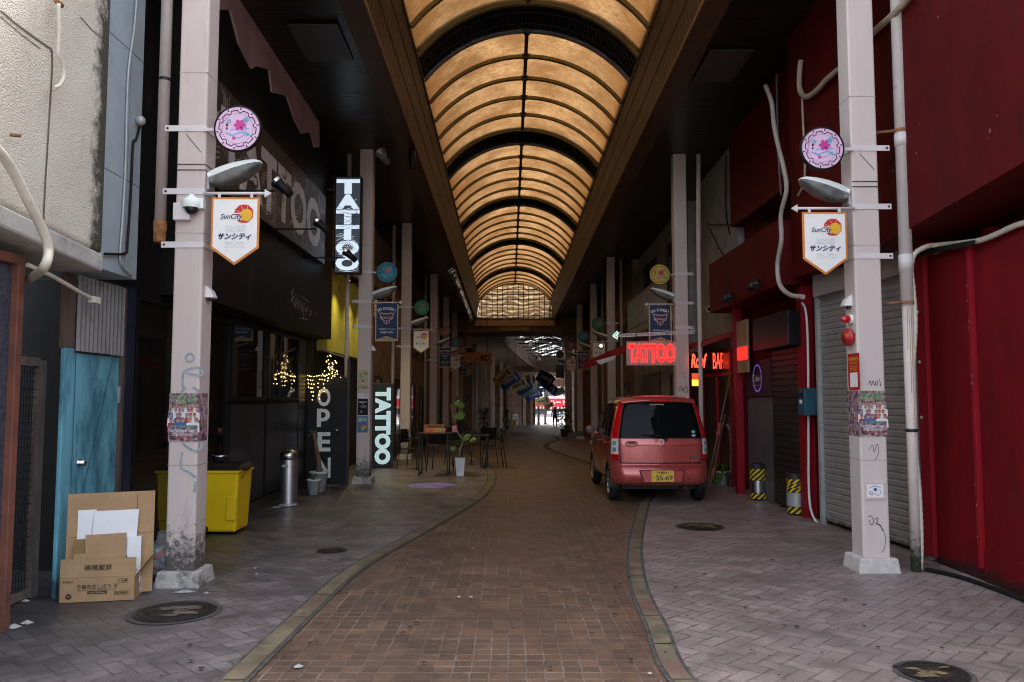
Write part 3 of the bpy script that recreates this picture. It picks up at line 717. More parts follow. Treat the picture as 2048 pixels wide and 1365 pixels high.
for side, cols, ds in ((1, LCOL, LD), (-1, RCOL, RDs)):
    sn = 'left' if side > 0 else 'right'
    for i, ((x, y), (pal, lab)) in enumerate(zip(cols, ds)):
        disc_sign(x, y, side, pal, lab)
        street_lamp(x, y, side, f'pale green floodlight below the pink disc on the {"graffiti" if side > 0 else "fire bell"} pillar' if i == 0 else f'pale floodlight head on the {ORD[i]} {sn} pillar')
        kings = (i == 1 or i == 3 or i == 5)
        w = ('white and orange pennant sign on the ' if not kings else 'navy and sand team banner on the ') + f'{ORD[i]} {sn} pillar'
        (team_banner if kings else sun_banner)(x, y, side, w)
# ------------------------------------------------------------ posters and marks on the front pillars
SKIN = M('printed_skin', (.42, .24, .16), .6); PRD = M('poster_dark', (.30, .20, .22), .5, var=.8, scale=26, dirt=(.08, .03, .05), dscale=22, dlo=.5, dhi=.6); PGR = M('poster_green', (.10, .32, .12), .6); PWH = M('poster_white', (.68, .68, .68), .6); PRE = M('poster_red', (.4, .05, .06), .6, var=.5, scale=30)
PBL = M('poster_blue', (.05, .12, .3), .6); PTE = M('poster_teal', (.1, .35, .3), .6)
def gig_poster(Fm, w, h, name, label, wrap=None):
    t = thing(name, label, 'poster', Fm.o)
    q = MB(); q.flat(Fm, [(-w / 2, -h / 2), (w / 2, -h / 2), (w / 2, h / 2), (-w / 2, h / 2)], .002)
    r2 = random.Random(5)
    q.m = 3; q.text(Fm, 'REVIEVEL', 0, h * .37, w=w * .86, h=h * .17, k=.0026, bold=.01)
    for row, (yy, n, sz) in enumerate(((.22, 8, .06), (.14, 7, .068), (.04, 6, .078), (-.06, 5, .086))):
        for k in range(n):
            x = (k + .5) / n * w - w / 2 + r2.uniform(-.01, .01); y = yy * h; s_ = sz * h * 1.4
            q.m = r2.choice((2, 2, 4, 5, 0, 2)); kk = .003 + .0006 * row + .00008 * k
            q.flat(Fm, [(x - s_ * .62, y - s_ * 2.1), (x + s_ * .62, y - s_ * 2.1), (x + s_ * .55, y - s_ * .55), (x, y - s_ * .35), (x - s_ * .55, y - s_ * .55)], kk)
            q.m = 1; q.disc(Fm, x, y, s_ * .34, kk + .0002, 10, s_ * .44)
            q.m = r2.choice((0, 0, 4)); q.disc(Fm, x, y + s_ * .12, s_ * .36, kk + .0003, 8, s_ * .36, 0, 180)
    q.m = 0; q.flat(Fm, [(-w / 2, -h * .5), (w / 2, -h * .5), (w / 2, -h * .17), (-w / 2, -h * .17)], .0066)
    q.m = 6; q.text(Fm, 'BIG LOBANDAY', 0, -h * .19, w=w * .84, h=h * .06, k=.0072, bold=.02)
    q.m = 2; q.text(Fm, 'SOY & HUMAN CREST', 0, -h * .28, w=w * .8, h=h * .05, k=.0072, bold=.015)
    q.m = 4; q.text(Fm, 'PLAYBOARD', 0, -h * .40, w=w * .6, h=h * .055, k=.0072, bold=.02)
    q.m = 2
    for k in range(3): q.line(Fm, [(-w * .38, -h * (.33 + .022 * k)), (w * .38, -h * (.33 + .022 * k))], .0025, .0072)
    q.build('print', [PRD, SKIN, PWH, PGR, PRE, PBL, PTE], t)
    if wrap:
        q = MB(); q.flat(wrap[0], [(0, -h / 2), (wrap[1], -h / 2), (wrap[1], h / 2), (0, h / 2)], .002)
        for k in range(9):
            q.m = (k * 5) % 4; x = wrap[1] * ((k * 37 % 10) / 10 * .8 + .1); y = -h * .1 + h * .45 * ((k * 53 % 10) / 10)
            q.flat(wrap[0], [(x - .012, y - .05), (x + .014, y - .05), (x + .012, y), (x - .01, y)], .003 + .0002 * k); q.m = 3; q.disc(wrap[0], x, y + .01, .009, .0055, 8)
        q.build('wrapped_edge', [PRD, PWH, PBL, SKIN], t)
    return t
lx, ly = LCOL[0]; rx, ry = RCOL[0]
gig_poster(face_cam((lx, ly - CW, 1.43)), .25, .41, 'gig_poster', 'colourful concert poster wrapped round the graffiti pillar', (Fr((lx + CW, ly - CW, 1.43), (0, 1, 0)), .2))
gig_poster(face_cam((rx, ry - CW, 1.45)), .25, .42, 'gig_poster', 'colourful concert poster wrapped round the fire bell pillar', (Fr((rx - CW, ry + CW, 1.45), (0, -1, 0)), .25))
# red notice on the inner face of the right pillar
t = thing('red_notice', 'red notice with yellow heading taped to the fire bell pillar', 'notice', (rx - CW, ry - .03, 1.84))
Fm = Fr((rx - CW - .004, ry - .05, 1.84), (.05, -1, 0)); q = MB(); q.fbox(Fm, -.11, .11, -.17, .17, 0, .003)
q.m = 1; q.text(Fm, "MONGRE'S", 0, .12, w=.17, h=.035, k=.004, bold=.02); q.text(Fm, 'GLAND OPEN', 0, .08, w=.15, h=.022, k=.004)
for k in range(3): q.line(Fm, [(-.07, .05 - .018 * k), (.07, .05 - .018 * k)], .005, .004)
q.m = 2; q.fbox(Fm, -.07, .07, -.145, -.01, .003, .005); q.build('sheet', [M('notice_red', (.45, .02, .02), .4), YELPR, WHITEPR], t)
# marks drawn on the pillars
def scribble(name, label, Fm, strokes, m, k=.0025):
    q = MB()
    for w, pts in strokes:
        P = catmull([(x, y, 0) for x, y in pts], 6); q.line(Fm, [(p.x, p.y) for p in P], w, k)
    o = q.build(name, m); tag(o, label, 'graffiti'); return o
BLU = M('faded_blue_spray', (.30, .35, .38), .7, var=.15, scale=20); MARK = M('marker_ink', (.05, .05, .055), .6)
Y = ly - CW
U = lambda pts: [(AY(u, v, Y).x, AY(u, v, Y).z) for u, v in pts]
Fz = face_cam((0, Y, 0))
scribble('graffiti', 'faded blue spray painted letters down the left front pillar', Fz, [
    (.02, U([(371, 716), (378, 708), (387, 712), (386, 721), (376, 724), (371, 716)])),
    (.022, U([(371, 775), (362, 786)])), (.022, U([(366, 776), (368, 745), (395, 736), (405, 745), (400, 752), (372, 746)])),
    (.02, U([(366, 885), (372, 893), (392, 903), (402, 895), (404, 884)])), (.02, U([(365, 905), (362, 935), (378, 945), (392, 955)])),
    (.02, U([(392, 962), (389, 985)])), (.024, U([(385, 775), (400, 784)]))], BLU)
Yr = ry - CW; Ur = lambda pts: [(AY(u, v, Yr).x, AY(u, v, Yr).z) for u, v in pts]
scribble('graffiti', 'thin black signature scrawl low on the fire bell pillar', face_cam((0, Yr, 0)), [
    (.006, Ur([(1735, 1035), (1742, 1032), (1747, 1045), (1741, 1050), (1738, 1040)])), (.006, Ur([(1748, 1040), (1756, 1036), (1753, 1048), (1760, 1050), (1765, 1062)])),
    (.005, Ur([(1752, 1045), (1766, 1060), (1771, 1078), (1768, 1098), (1763, 1106)])), (.005, Ur([(1738, 900), (1745, 890), (1748, 905), (1754, 888), (1757, 905), (1750, 920)]))], MARK)
scribble('graffiti', 'small black marker tags above the poster on the right pillar', face_cam((0, Yr, 0)), [
    (.006, Ur([(1737, 770), (1740, 762), (1743, 771), (1746, 762), (1750, 772), (1752, 760)])), (.006, Ur([(1755, 762), (1755, 772)])), (.005, Ur([(1758, 758), (1762, 773), (1759, 768)]))], MARK)
x2, y2 = RCOL[1]
scribble('graffiti', 'black tangled marker tag on the pillar behind the car', face_cam((0, y2 - CW, 0)), [
    (.012, [(x2 + a, 1.75 + b) for a, b in ((-.09, .0), (-.04, .06), (.0, -.03), (.05, .06), (.09, .0))]), (.01, [(x2 + a, 1.75 + b) for a, b in ((-.09, -.05), (.0, .02), (.03, -.06), (.1, -.03))]),
    (.006, [(x2 + a, 2.03 + b) for a, b in ((-.06, .0), (-.01, .05), (.05, .03), (.0, -.02), (.06, -.04))])], MARK)
# stickers on the second left pillar
sx, sy = LCOL[1]; sy -= CW
def sticker(x, z, w, h, cols, label, words=None):
    t = MB(); Fm = face_cam((x, sy, z)); t.fbox(Fm, -w / 2, w / 2, -h / 2, h / 2, 0.001, .003)
    r2 = random.Random(int(z * 100))
    for k in range(6):
        t.m = 1 + k % 2; a, b = r2.uniform(-w * .4, w * .2), r2.uniform(-h * .42, h * .3); t.flat(Fm, [(a, b), (a + w * .22, b), (a + w * .2, b + h * .14), (a, b + h * .12)], .0035 + .0002 * k)
    if words:
        t.m = 3
        for wd, yy, hh in words: t.text(Fm, wd, 0, yy * h, w=w * .8, h=hh * h, k=.0055, bold=.02)
    return tag(t.build('sticker', cols), label, 'sticker', 'stickers on the pillar by the light box')
px2 = sx - .01
sticker(px2, 1.98, .19, .24, [M('stk_sand', (.5, .42, .2), .5), PBL, PTE, PWH], 'square sand and blue map sticker, topmost on the pillar')
sticker(px2, 1.79, .19, .08, [M('stk_sand', (.5, .42, .2), .5), PRE, PBL, INK], 'thin yellow banner sticker under the map sticker')
sticker(px2, 1.63, .2, .09, [PWH, M('stk_grey', (.4, .4, .4), .5), PWH, INK], 'small white square sticker in mid pillar')
sticker(px2, 1.42, .19, .30, [BLACK, M('stk_grey2', (.12, .12, .12), .5), M('stk_grey3', (.2, .19, .19), .5), PWH], 'black concert sticker on the light box pillar', [('FRIDAY', .3, .09)])
sticker(px2, 1.10, .19, .30, [M('stk_blue', (.08, .2, .33), .5), ORANGE, YELPR, PWH], 'blue grand opening burger sticker low on the pillar', [('GRAND', .36, .11), ('OPENING', .24, .11)])
# ------------------------------------------------------------ devices on the front pillars
t = thing('dome_camera', 'grey dome security camera with junction box on left front pillar', 'camera', (lx - .08, ly - CW, 3.15))
c = AY(383, 410, ly - CW - .06)
q = MB(); q.box(c.x - .16, c.x - .015, ly - CW - .06, ly - CW - .001, c.z - .13, c.z + .02); q.build('junction_box', STRAP, t, bevel=.006)
q = MB(); q.lathe(c, [(.02, .09), (.03, .075), (.05, .06), (.078, .04), (.08, 0), (.072, -.03)], 20); q.box(c.x + .05, c.x + .1, c.y + .0, ly - CW - .001, c.z - .03, c.z + .06); q.build('housing', SHELL, t)
q = MB(); q.ball(c + Vector((0, 0, -.032)), .056, 16, 8); q.build('dome', GL('dome_glass', (.01, .012, .015), .08), t)
def hood(c, s, label):
    q = MB(); P = [(0, .05), (s * .05, .0), (s * .075, -.055), (s * .07, -.06), (0, -.06)] if s > 0 else [(0, .05), (0, -.06), (-.07, -.06), (-.075, -.055), (-.05, 0)]
    q.prism(face_cam(c), P, -.05, .05); q.m = 1; q.fbox(face_cam(c), s * .005, s * .03, -.085, -.062, -.03, .03)
    tag(q.build('hooded_light', [WHITE, DARKM], bevel=.006), label, 'hooded light', 'small hooded lights')
hood(Vector((lx + CW, ly + .0, 2.53)), 1, 'small white hooded light on the graffiti pillar')
hood(Vector((rx - CW, ry + .0, 2.52)), -1, 'small white hooded light above the red fire lamp')
hood(Vector((LCOL[1][0] + CW, LCOL[1][1], 2.53)), 1, 'small white hooded light on the stickered pillar')
t = thing('fire_alarm', 'red fire alarm lamp above a red bell on right front pillar', 'fire alarm', (rx - CW, ry, 2.2))
q = MB(); q.lathe((rx - CW, ry - .02, 2.335), [(.045, 0), (.045, .035), (.04, .037)], 18, (-1, -.25, 0)); q.build('lamp_base', WHITE, t)
q = MB(); q.lathe(Vector((rx - CW, ry - .02, 2.335)) + Vector((-1, -.25, 0)).normalized() * .037, [(.038, 0), (.034, .04), (.022, .068), (0, .078)], 18, (-1, -.25, 0)); q.build('lamp_lens', M('red_lens', (.5, .01, .01), .15, coat=1), t)
q = MB(); q.lathe((rx - CW, ry - .02, 2.165), [(.05, 0), (.05, .02), (.078, .025), (.082, .05), (.07, .066), (.03, .07), (.028, .08), (0, .082)], 24, (-1, -.25, 0)); q.build('bell', M('bell_red', (.36, .015, .015), .35, coat=.6), t)
t = thing('notice_frame', 'small framed white notice low on the fire bell pillar', 'notice', (rx, ry - CW, .72))
Fm = face_cam((rx - .005, ry - CW, .745)); q = MB(); q.fbox(Fm, -.095, .095, -.082, .082, .0, .012); q.build('frame', PINK, t, bevel=.004)
q = MB(); q.flat(Fm, [(-.075, -.06), (.075, -.06), (.075, .06), (-.075, .06)], .0135); q.build('sheet', WHITEPR, t)
q = MB(); q.disc(Fm, .0, .012, .016, .0145, 12); q.line(Fm, [(-.05, .03), (.0, .045), (.05, .03)], .005, .0145); q.line(Fm, [(-.05, -.01), (-.03, -.04), (.0, -.02), (.02, -.045), (.055, -.02), (.04, .01)], .004, .0145); q.ring(Fm, -.04, -.02, .012, .016, .0145); q.build('drawing', PBL, t)
# thin tie wires round the front pillars
for (x, y, s) in ((lx, ly, 1), (rx, ry, -1)):
    q = MB()
    for z in (3.63, 3.58): q.tube([(x - CW - .004, y - CW - .005, z), (x + CW + .004, y - CW - .005, z), (x + CW + .004, y + CW, z)], .004, 5)
    q.tube([(x - CW * .4, y - CW - .005, 3.9), (x + CW * .7, y - CW - .005, 3.74)], .0025, 5)
    tag(q.build('tie_wire', DARKM), 'thin wire ties round the %s front pillar' % ('left' if s > 0 else 'right'), 'wire')
# ------------------------------------------------------------ left side buildings
def stucco_edge():
    m, n, l, b = nt('mossy_stucco')
    pos = N(n, 'NewGeometry').outputs['Position']
    sx = N(n, 'SeparateXYZ'); l.new(pos, sx.inputs[0])
    f = noise(n, l, pos, 1.2, 6, .6); f2 = noise(n, l, pos, 5, 9, .78); f3 = noise(n, l, pos, 28, 4, .7)
    c = mixc(n, l, ramp(n, l, f, .35, .7), (.64, .60, .50), (.54, .49, .40))
    c = mixc(n, l, ramp(n, l, noise(n, l, pos, 2.2, 6, .7, (1, 1, .4)), .56, .75, 0, .7), c, (.42, .33, .22))
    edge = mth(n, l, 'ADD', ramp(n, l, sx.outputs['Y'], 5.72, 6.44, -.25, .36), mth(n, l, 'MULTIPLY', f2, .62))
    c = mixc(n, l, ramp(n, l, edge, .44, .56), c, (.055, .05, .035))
    spots = ramp(n, l, mth(n, l, 'MULTIPLY', f2, f3), .36, .44)
    c = mixc(n, l, mth(n, l, 'MULTIPLY', spots, .7), c, (.16, .13, .09))
    l.new(c, b.inputs['Base Color']); b.inputs['Roughness'].default_value = .92
    v = N(n, 'TexVoronoi'); v.inputs['Scale'].default_value = 75; l.new(pos, v.inputs['Vector'])
    bn = N(n, 'Bump'); bn.inputs['Strength'].default_value = .75; bn.inputs['Distance'].default_value = .008
    l.new(mth(n, l, 'ADD', mth(n, l, 'MULTIPLY', v.outputs['Distance'], -1.0), f3), bn.inputs['Height']); l.new(bn.outputs[0], b.inputs['Normal'])
    return m
MOSS = stucco_edge()
FW = lambda X: Fr((X, 0, 0), (0, 1, 0))     # left wall frame: x -> Y, y -> Z, faces the street
FE = lambda X: Fr((X, 0, 0), (0, -1, 0))    # right wall frame: x -> -Y
t = thing('concrete_building', 'stained cream stucco building with blue door at far left', 'building', (-4, 5, 0))
zb = lambda y: 2.61 + (6.43 - y) * .07
q = MB(); f = FW(-3.3)
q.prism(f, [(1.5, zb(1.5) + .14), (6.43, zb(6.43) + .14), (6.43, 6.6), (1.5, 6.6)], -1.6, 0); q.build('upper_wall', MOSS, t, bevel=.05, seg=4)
q = MB(); q.prism(f, [(1.5, zb(1.5)), (6.41, zb(6.41)), (6.41, zb(6.41) + .145), (1.5, zb(1.5) + .145)], -1.5, .012); q.build('lower_ledge', CONC, t, bevel=.02)
q = MB()
def crack(pts, w): q.line(f, [(AX(u, v, -3.3).y, AX(u, v, -3.3).z) for u, v in pts], w, .004)
crack([(0, 22), (30, 48), (55, 66), (80, 84), (103, 100)], .016); crack([(103, 100), (104, 130), (100, 200), (95, 280), (90, 360), (86, 440), (85, 478)], .018); crack([(160, 34), (185, 62), (216, 88)], .009)
crack([(0, 34), (40, 68), (80, 98)], .008); crack([(82, 478), (110, 492), (150, 503), (198, 520)], .01)
q.build('crack', M('crack_dark', (.14, .12, .09), .95), t)
q = MB(); q.box(-5, -4.15, 1.5, 6.5, 0, 2.6); q.build('back_wall', M('recess_brown', (.02, .017, .015), .85), t)
q = MB()
for i in range(26):
    y = 5.62 + i * .035; q.tube([(-4.12, y, 0), (-4.12, y, 2.6)], .018, 6, False)
q.build('corrugated_sheet', M('black_sheet', (.009, .009, .010), .6, spec=.15), t)
q = MB(); q.box(-3.635, -3.6, 6.46, 6.61, .0, 2.0)
BLUD = M('blue_paint', (.15, .40, .50), .6, var=.16, scale=2.2, stretch=(1, 1, .35), bump=.12, bscale=60, dirt=(.06, .19, .25), dscale=3.4, dlo=.46, dhi=.60, low=(.5, (.05, .11, .14)))
q.build('door_frame', BLUD, t, bevel=.008)
q = MB(); q.box(-3.7, -3.62, 6.625, 7.41, .05, 1.97); dr = q.build('door', BLUD, t, bevel=.006)
q = MB(); q.line(FW(-3.62), [(6.63, .25), (7.27, 1.93)], .012, .006); q.line(FW(-3.62), [(6.66, .05), (6.66, 1.95)], .008, .004); q.build('crease', M('blue_dark', (.04, .16, .22), .6), dr)
q = MB(); q.lathe((-3.62, 6.76, 1.05), [(.03, 0), (.03, .012), (.022, .014), (.026, .06), (0, .062)], 18, (1, 0, 0)); q.build('door_knob', STEEL, dr)
q = MB(); q.box(-3.625, -3.606, 7.40, 7.425, 1.55, 1.7); q.build('hinge', GREYM, dr)
q = MB()
for i in range(46):
    y = 6.62 + i * .0172; k = -3.6 + (0, .022, .022, 0)[i % 4]; q.v += [Vector((k, y, 1.985)), Vector((k, y, 2.62))]
for i in range(45): q.f.append((2 * i, 2 * i + 2, 2 * i + 3, 2 * i + 1)); q.mi.append(0); q.sm.append(False)
q.build('corrugated_panel', M('grey_corrugated', (.20, .19, .19), .55, metal=.2, var=.2, dirt=(.13, .10, .08), dscale=4), t)
q = MB(); q.box(-3.65, -3.61, 6.46, 6.615, 2.0, 2.62); q.box(-3.72, -3.6, 7.43, 7.48, 0, 2.62); q.build('wood_post', M('old_wood', (.10, .07, .055), .85, var=.3, scale=10, stretch=(1, 1, .1)), t)
q = MB(); q.box(-3.56, -3.44, 5.56, 5.63, 0, 2.6); q.box(-3.56, -3.44, 2, 5.56, 2.53, 2.6); q.build('panel_frame', M('brown_frame', (.17, .065, .042), .5, var=.15, dirt=(.10, .05, .04), dscale=6), t, bevel=.006)
q = MB(); q.box(-3.54, -3.49, 2, 5.56, .0, 2.53); q.build('glazed_panel', M('slate_panel', (.05, .055, .075), .25, var=.3, scale=40, dirt=(.09, .09, .10), dscale=30), t)
# mesh gate leaning in the recess
g_ = thing('mesh_gate', 'dark wire mesh gate with wooden stile beside the blue door', 'gate', (-3.95, 6.0, 0))
q = MB(); q.box(-3.86, -3.80, 6.47, 6.56, 0, 1.9); q.box(-3.86, -3.80, 5.8, 6.47, 1.85, 1.92); q.box(-3.86, -3.80, 5.8, 6.47, 0.02, .08); q.build('stile', M('grey_wood', (.13, .10, .085), .85, var=.25, scale=12, stretch=(1, 1, .15)), g_)
q = MB()
for i in range(17): y = 5.82 + i * .038; q.box(-3.833, -3.829, y, y + .005, .08, 1.9)
for i in range(28): z = .1 + i * .065; q.box(-3.831, -3.827, 5.81, 6.47, z, z + .005)
q.build('mesh', DARKM, g_)
# cables and pipes on the left
def pipe(name, label, cat, pts, r, m, n=8, sm=6, grp=None, ringed=0):
    P = catmull(pts, sm) if sm > 1 else [Vector(p) for p in pts]
    if ringed:      # corrugated conduit
        L = [0]
        for a, b in zip(P, P[1:]): L.append(L[-1] + (b - a).length)
        Q = []; n_ = int(L[-1] / ringed); j = 0
        for i in range(n_ + 1):
            s = L[-1] * i / n_
            while j < len(L) - 2 and L[j + 1] < s: j += 1
            tt = (s - L[j]) / max(1e-6, L[j + 1] - L[j]); Q.append(P[j].lerp(P[j + 1], tt))
        P = Q; r = [r * (1 if i % 2 else .86) for i in range(len(P))]
    q = MB(); q.tube(P, r, n)
    return tag(q.build(name, m), label, cat, grp)
CREAM = M('cream_pipe', (.62, .58, .48), .5, var=.08, dirt=(.35, .3, .22), dscale=10, dlo=.56, dhi=.75)
LX = lambda pts, X: [AX(u, v, X) for u, v in pts]
t = thing('hooked_pipe', 'thin cream pipe curling out of the stucco wall', 'pipe', AX(118, 8, -3.24))
q = MB(); q.tube(catmull(LX([(117, 8), (118, 60), (116, 105), (124, 125), (128, 150), (120, 170), (108, 176)], -3.22), 6), .014, 8); q.build('pipe_run', CREAM, t)
q = MB(); c = AX(118, 7, -3.23); q.tube([c - Vector((0, .035, 0)), c + Vector((0, .035, 0))], .02, 8); q.build('rusty_clip', RUST, t)
pipe('tape_wrapped_hose', 'fat cream hose wrapped in tape crossing the stucco corner', 'hose', LX([(-60, 250), (0, 305), (30, 350), (55, 400), (85, 460), (97, 500), (88, 535)], -3.1) + [AX(62, 556, -3.5), AX(40, 562, -3.78), AX(5, 560, -3.95)], .031, CREAM, 10)
pipe('wall_conduit', 'old white conduit ending in a box above the blue door', 'pipe', LX([(55, 530), (95, 548), (135, 570), (165, 588), (190, 600)], -3.45), .017, CREAM, 8, 2)
q = MB(); c = AX(188, 600, -3.45); q.box(c.x - .03, c.x + .03, c.y - .05, c.y + .06, c.z - .03, c.z + .025); tag(q.build('conduit_box', CREAM, bevel=.005), 'small white junction box above the blue door', 'junction box')
q = MB(); c = AX(20, 270, -3.27); q.tube([c, c + Vector((.06, .02, 0))], .012, 7); tag(q.build('rusty_bolt', RUST), 'rusty bolt sticking out of the stucco wall', 'bolt')
t = thing('metal_clad_wall', 'pale blue grey metal clad wall strip beside the stucco building', 'wall', (-3.4, 6.8, 2.66))
q = MB(); q.box(-4.4, -3.4, 6.44, 7.22, 2.67, 7.4); q.build('cladding', M('blue_grey_cladding', (.36, .42, .45), .5, var=.06, dirt=(.24, .27, .28), dscale=3, dlo=.55, dhi=.8), t)
q = MB()
for z in (3.52, 4.7): q.box(-3.401, -3.398, 6.45, 7.21, z, z + .008)
q.box(-3.401, -3.398, 6.98, 6.985, 2.7, 9); q.build('seam', M('seam_grey', (.16, .18, .19), .6), t)
pipe('thin_cable', 'thin grey cable running down the metal clad wall', 'cable', LX([(273, 0), (268, 60), (258, 130), (254, 200), (251, 330), (245, 440), (240, 505), (243, 530), (262, 552)], -3.385), .012, GREYM, 6)
pipe('thin_cable', 'black cable hanging from the lamp on the metal clad wall', 'cable', LX([(282, 245), (272, 280), (266, 290), (262, 380), (255, 485), (250, 507), (210, 508)], -3.38), .012, BLACK, 6)
q = MB(); q.ball(AX(281, 242, -3.36), .045, 12, 8, (1, 1, 1)); tag(q.build('bulkhead_lamp', GREYM), 'small grey round lamp high on the metal clad wall', 'lamp')
t = thing('down_pipe', 'pinkish drain pipe broken off with torn orange end above the graffiti pillar', 'pipe', (-3.30, 7.45, 3.06))
q = MB(); q.tube([(-3.30, 7.45, 3.2), (-3.30, 7.45, 7.3)], .052, 14); q.build('pipe_run', PIPE, t)
q = MB(); q.lathe((-3.30, 7.45, 3.06), [(.05, 0), (.056, .01), (.055, .10), (.06, .12), (.06, .2)], 16); q.build('torn_end', M('torn_orange_pipe', (.42, .18, .07), .7, var=.35, scale=18), t)
q = MB(); q.lathe((-3.30, 7.45, 4.62), [(.0535, 0), (.0545, .03)], 16); q.build('joint_ring', DARKM, t)
# ---- black tattoo shop
t = shop = thing('black_shop', 'black painted shop front with dark windows and silver script', 'building', (-4.5, 11, 0))
q = MB(); q.box(-8, -3.66, 7.48, 14.9, 0, 9.5); q.build('wall', BLACKW, t)
q = MB(); q.box(-3.7, -3.3, 8.3, 14.75, 2.67, 8.8); q.build('fascia', BLACKW, t)
q = MB(); pts = [(AX(u, v, -3.27).y, AX(u, v, -3.27).z) for u, v in ((440, 20), (462, 20), (480, 90), (505, 138), (513, 132), (540, 140), (545, 185), (575, 192), (590, 240), (605, 268), (622, 265), (630, 295), (639, 295), (639, 235), (600, 165), (545, 85), (500, 15), (485, -10), (440, -30))]
q.prism(FW(-3.3), pts, 0.002, .03); q.build('upper_band', M('dusky_pink_wall', (.5, .33, .32), .8, var=.15, scale=2), t)
NAVYD = M('navy_door_paint', (.015, .025, .05), .35, var=.3, scale=3)
q = MB(); q.box(-3.66, -3.6, 7.5, 7.66, 0, 2.64); q.build('pilaster', NAVYD, t)
def win(par, y0, y1, z0, z1, X=-3.65, fr=.045, s=1, glass=None, fm=None, bars=(), dep=.05):
    """a framed window: frame with pane"""
    q = MB(); a, b = X, X + s * dep
    q.box(a, b, y0, y1, z0, z0 + fr); q.box(a, b, y0, y1, z1 - fr, z1); q.box(a, b, y0, y0 + fr, z0 + fr, z1 - fr); q.box(a, b, y1 - fr, y1, z0 + fr, z1 - fr)
    for u in bars: q.box(a, b - s * .01, u - fr * .4, u + fr * .4, z0 + fr, z1 - fr)
    w = q.build('window', fm or BLACK, par)
    q = MB(); q.box(a, a + s * .02, y0 + fr * .5, y1 - fr * .5, z0 + fr * .5, z1 - fr * .5); q.build('pane', glass or GLASS, w)
    return w
win(t, 10.38, 11.87, 1.56, 2.62); win(t, 11.95, 13.7, 1.56, 2.62, bars=(12.6,)); win(t, 7.7, 8.75, .1, 2.6, bars=()); win(t, 8.8, 10.3, .1, 2.6)
q = MB(); q.box(-3.66, -3.62, 10.4, 11.85, .15, 1.5); q.box(-3.66, -3.62, 11.97, 13.7, .15, 1.5); q.box(-3.66, -3.625, 13.78, 14.2, .1, 2.6); q.build('lower_panel', M('black_panel', (.014, .014, .015), .3, var=.3), t)
q = MB(); q.box(-3.66, -3.6, 7.6, 14.8, 0, .12); q.build('plinth_course', M('dark_plinth', (.035, .033, .03), .8), t)
Ff = FW(-3.3); q = MB()
for w, pts in ((.02, [(12.0, 3.16), (12.1, 3.26), (12.05, 3.08), (12.18, 3.0)]), (.022, [(12.2, 3.12), (12.25, 2.98), (12.33, 3.14), (12.38, 2.97), (12.45, 3.13)]), (.02, [(12.5, 3.13), (12.56, 2.94), (12.62, 3.1), (12.68, 2.96)]), (.02, [(12.75, 3.12), (12.72, 2.85)]), (.02, [(12.8, 3.05), (12.9, 2.98), (12.98, 3.08)]), (.02, [(13.05, 3.06), (13.15, 2.95), (13.25, 3.04)]), (.01, [(11.95, 3.05), (12.3, 3.2)]), (.01, [(12.5, 2.84), (13.0, 2.87)]), (.01, [(12.6, 3.2), (13.1, 3.16)]), (.012, [(13.45, 3.05), (13.6, 2.98)])):
    q.line(Ff, pts, w, .004)
tag(q.build('script_lettering', M('silver_letter', (.5, .5, .48), .3, metal=.5)), 'silver spiky script lettering on the black fascia', 'lettering')
# billboard
def swirls(q, Fm, x0, x1, y0, y1, n, w, k, seed):
    r2 = random.Random(seed)
    for i in range(n):
        cx, cy = r2.uniform(x0, x1), r2.uniform(y0, y1); r0 = r2.uniform(.10, .42) * (y1 - y0); a0 = r2.uniform(0, 360); sp = r2.uniform(150, 330)
        for g2 in range(3):
            pts = []
            for j in range(19):
                a = R(a0 + sp * j / 18); r = r0 * (1 - g2 * .14) * (1 - .35 * j / 18)
                x, y = cx + r * 1.25 * math.cos(a), cy + r * math.sin(a)
                if x0 + w < x < x1 - w and y0 + w < y < y1 - w: pts.append((x, y))
                else:
                    if len(pts) > 1: q.line(Fm, pts, w, k + .0002 * g2)
                    pts = []
            if len(pts) > 1: q.line(Fm, pts, w, k + .0002 * g2)
t = thing('tattoo_billboard', 'long dark billboard with pale TATTOO letters and wave lines', 'sign', (-3.2, 11, 3.9))
q = MB(); q.box(-3.3, -3.2, 8.3, 13.7, 3.9, 5.09); q.build('board', M('billboard_film', (.035, .028, .026), .42, var=.2), t)
q = MB(); Fb = FW(-3.2); swirls(q, Fb, 8.32, 13.68, 3.92, 5.07, 22, .011, .002, 3); q.build('wave_lines', M('line_grey', (.36, .34, .32), .4), t)
q = MB(); q.text(Fb, 'TATTOO', 11.0, 4.46, w=4.7, h=.80, k=.004, bold=.04); q.build('lettering', M('letter_grey', (.5, .49, .49), .35), t)
q = MB(); swirls(q, Fb, 9.3, 13.0, 4.15, 4.85, 4, .014, .0052, 9); q.build('letter_lines', M('billboard_film', (.035, .028, .026)), t)
for k, (y, z) in enumerate(((8.8, 3.93), (10.7, 3.9), (12.6, 3.84))):
    t = thing('spot_lamp', 'black spot lamp on a long arm, %s before the billboard' % ('nearest', 'middle one', 'farthest')[k], 'lamp', (-2.55, y, z), 'spot lamps lighting the billboard')
    q = MB(); q.tube([(-3.3, y, z - .02), (-2.62, y, z - .02)], .012, 6); q.build('arm', BLACK, t)
    d = Vector((-.6, .0, .55)).normalized(); c = Vector((-2.52, y, z))
    q = MB(); q.lathe(c, [(.0, -.1), (.045, -.1), (.05, .02), (.062, .1), (.066, .11)], 14, d); q.build('housing', BLACK, t)
    q = MB(); q.lathe(c, [(.067, .10), (.07, .135), (.06, .14), (.05, .12), (0, .11)], 14, d, False); q.build('reflector', STEEL, t)
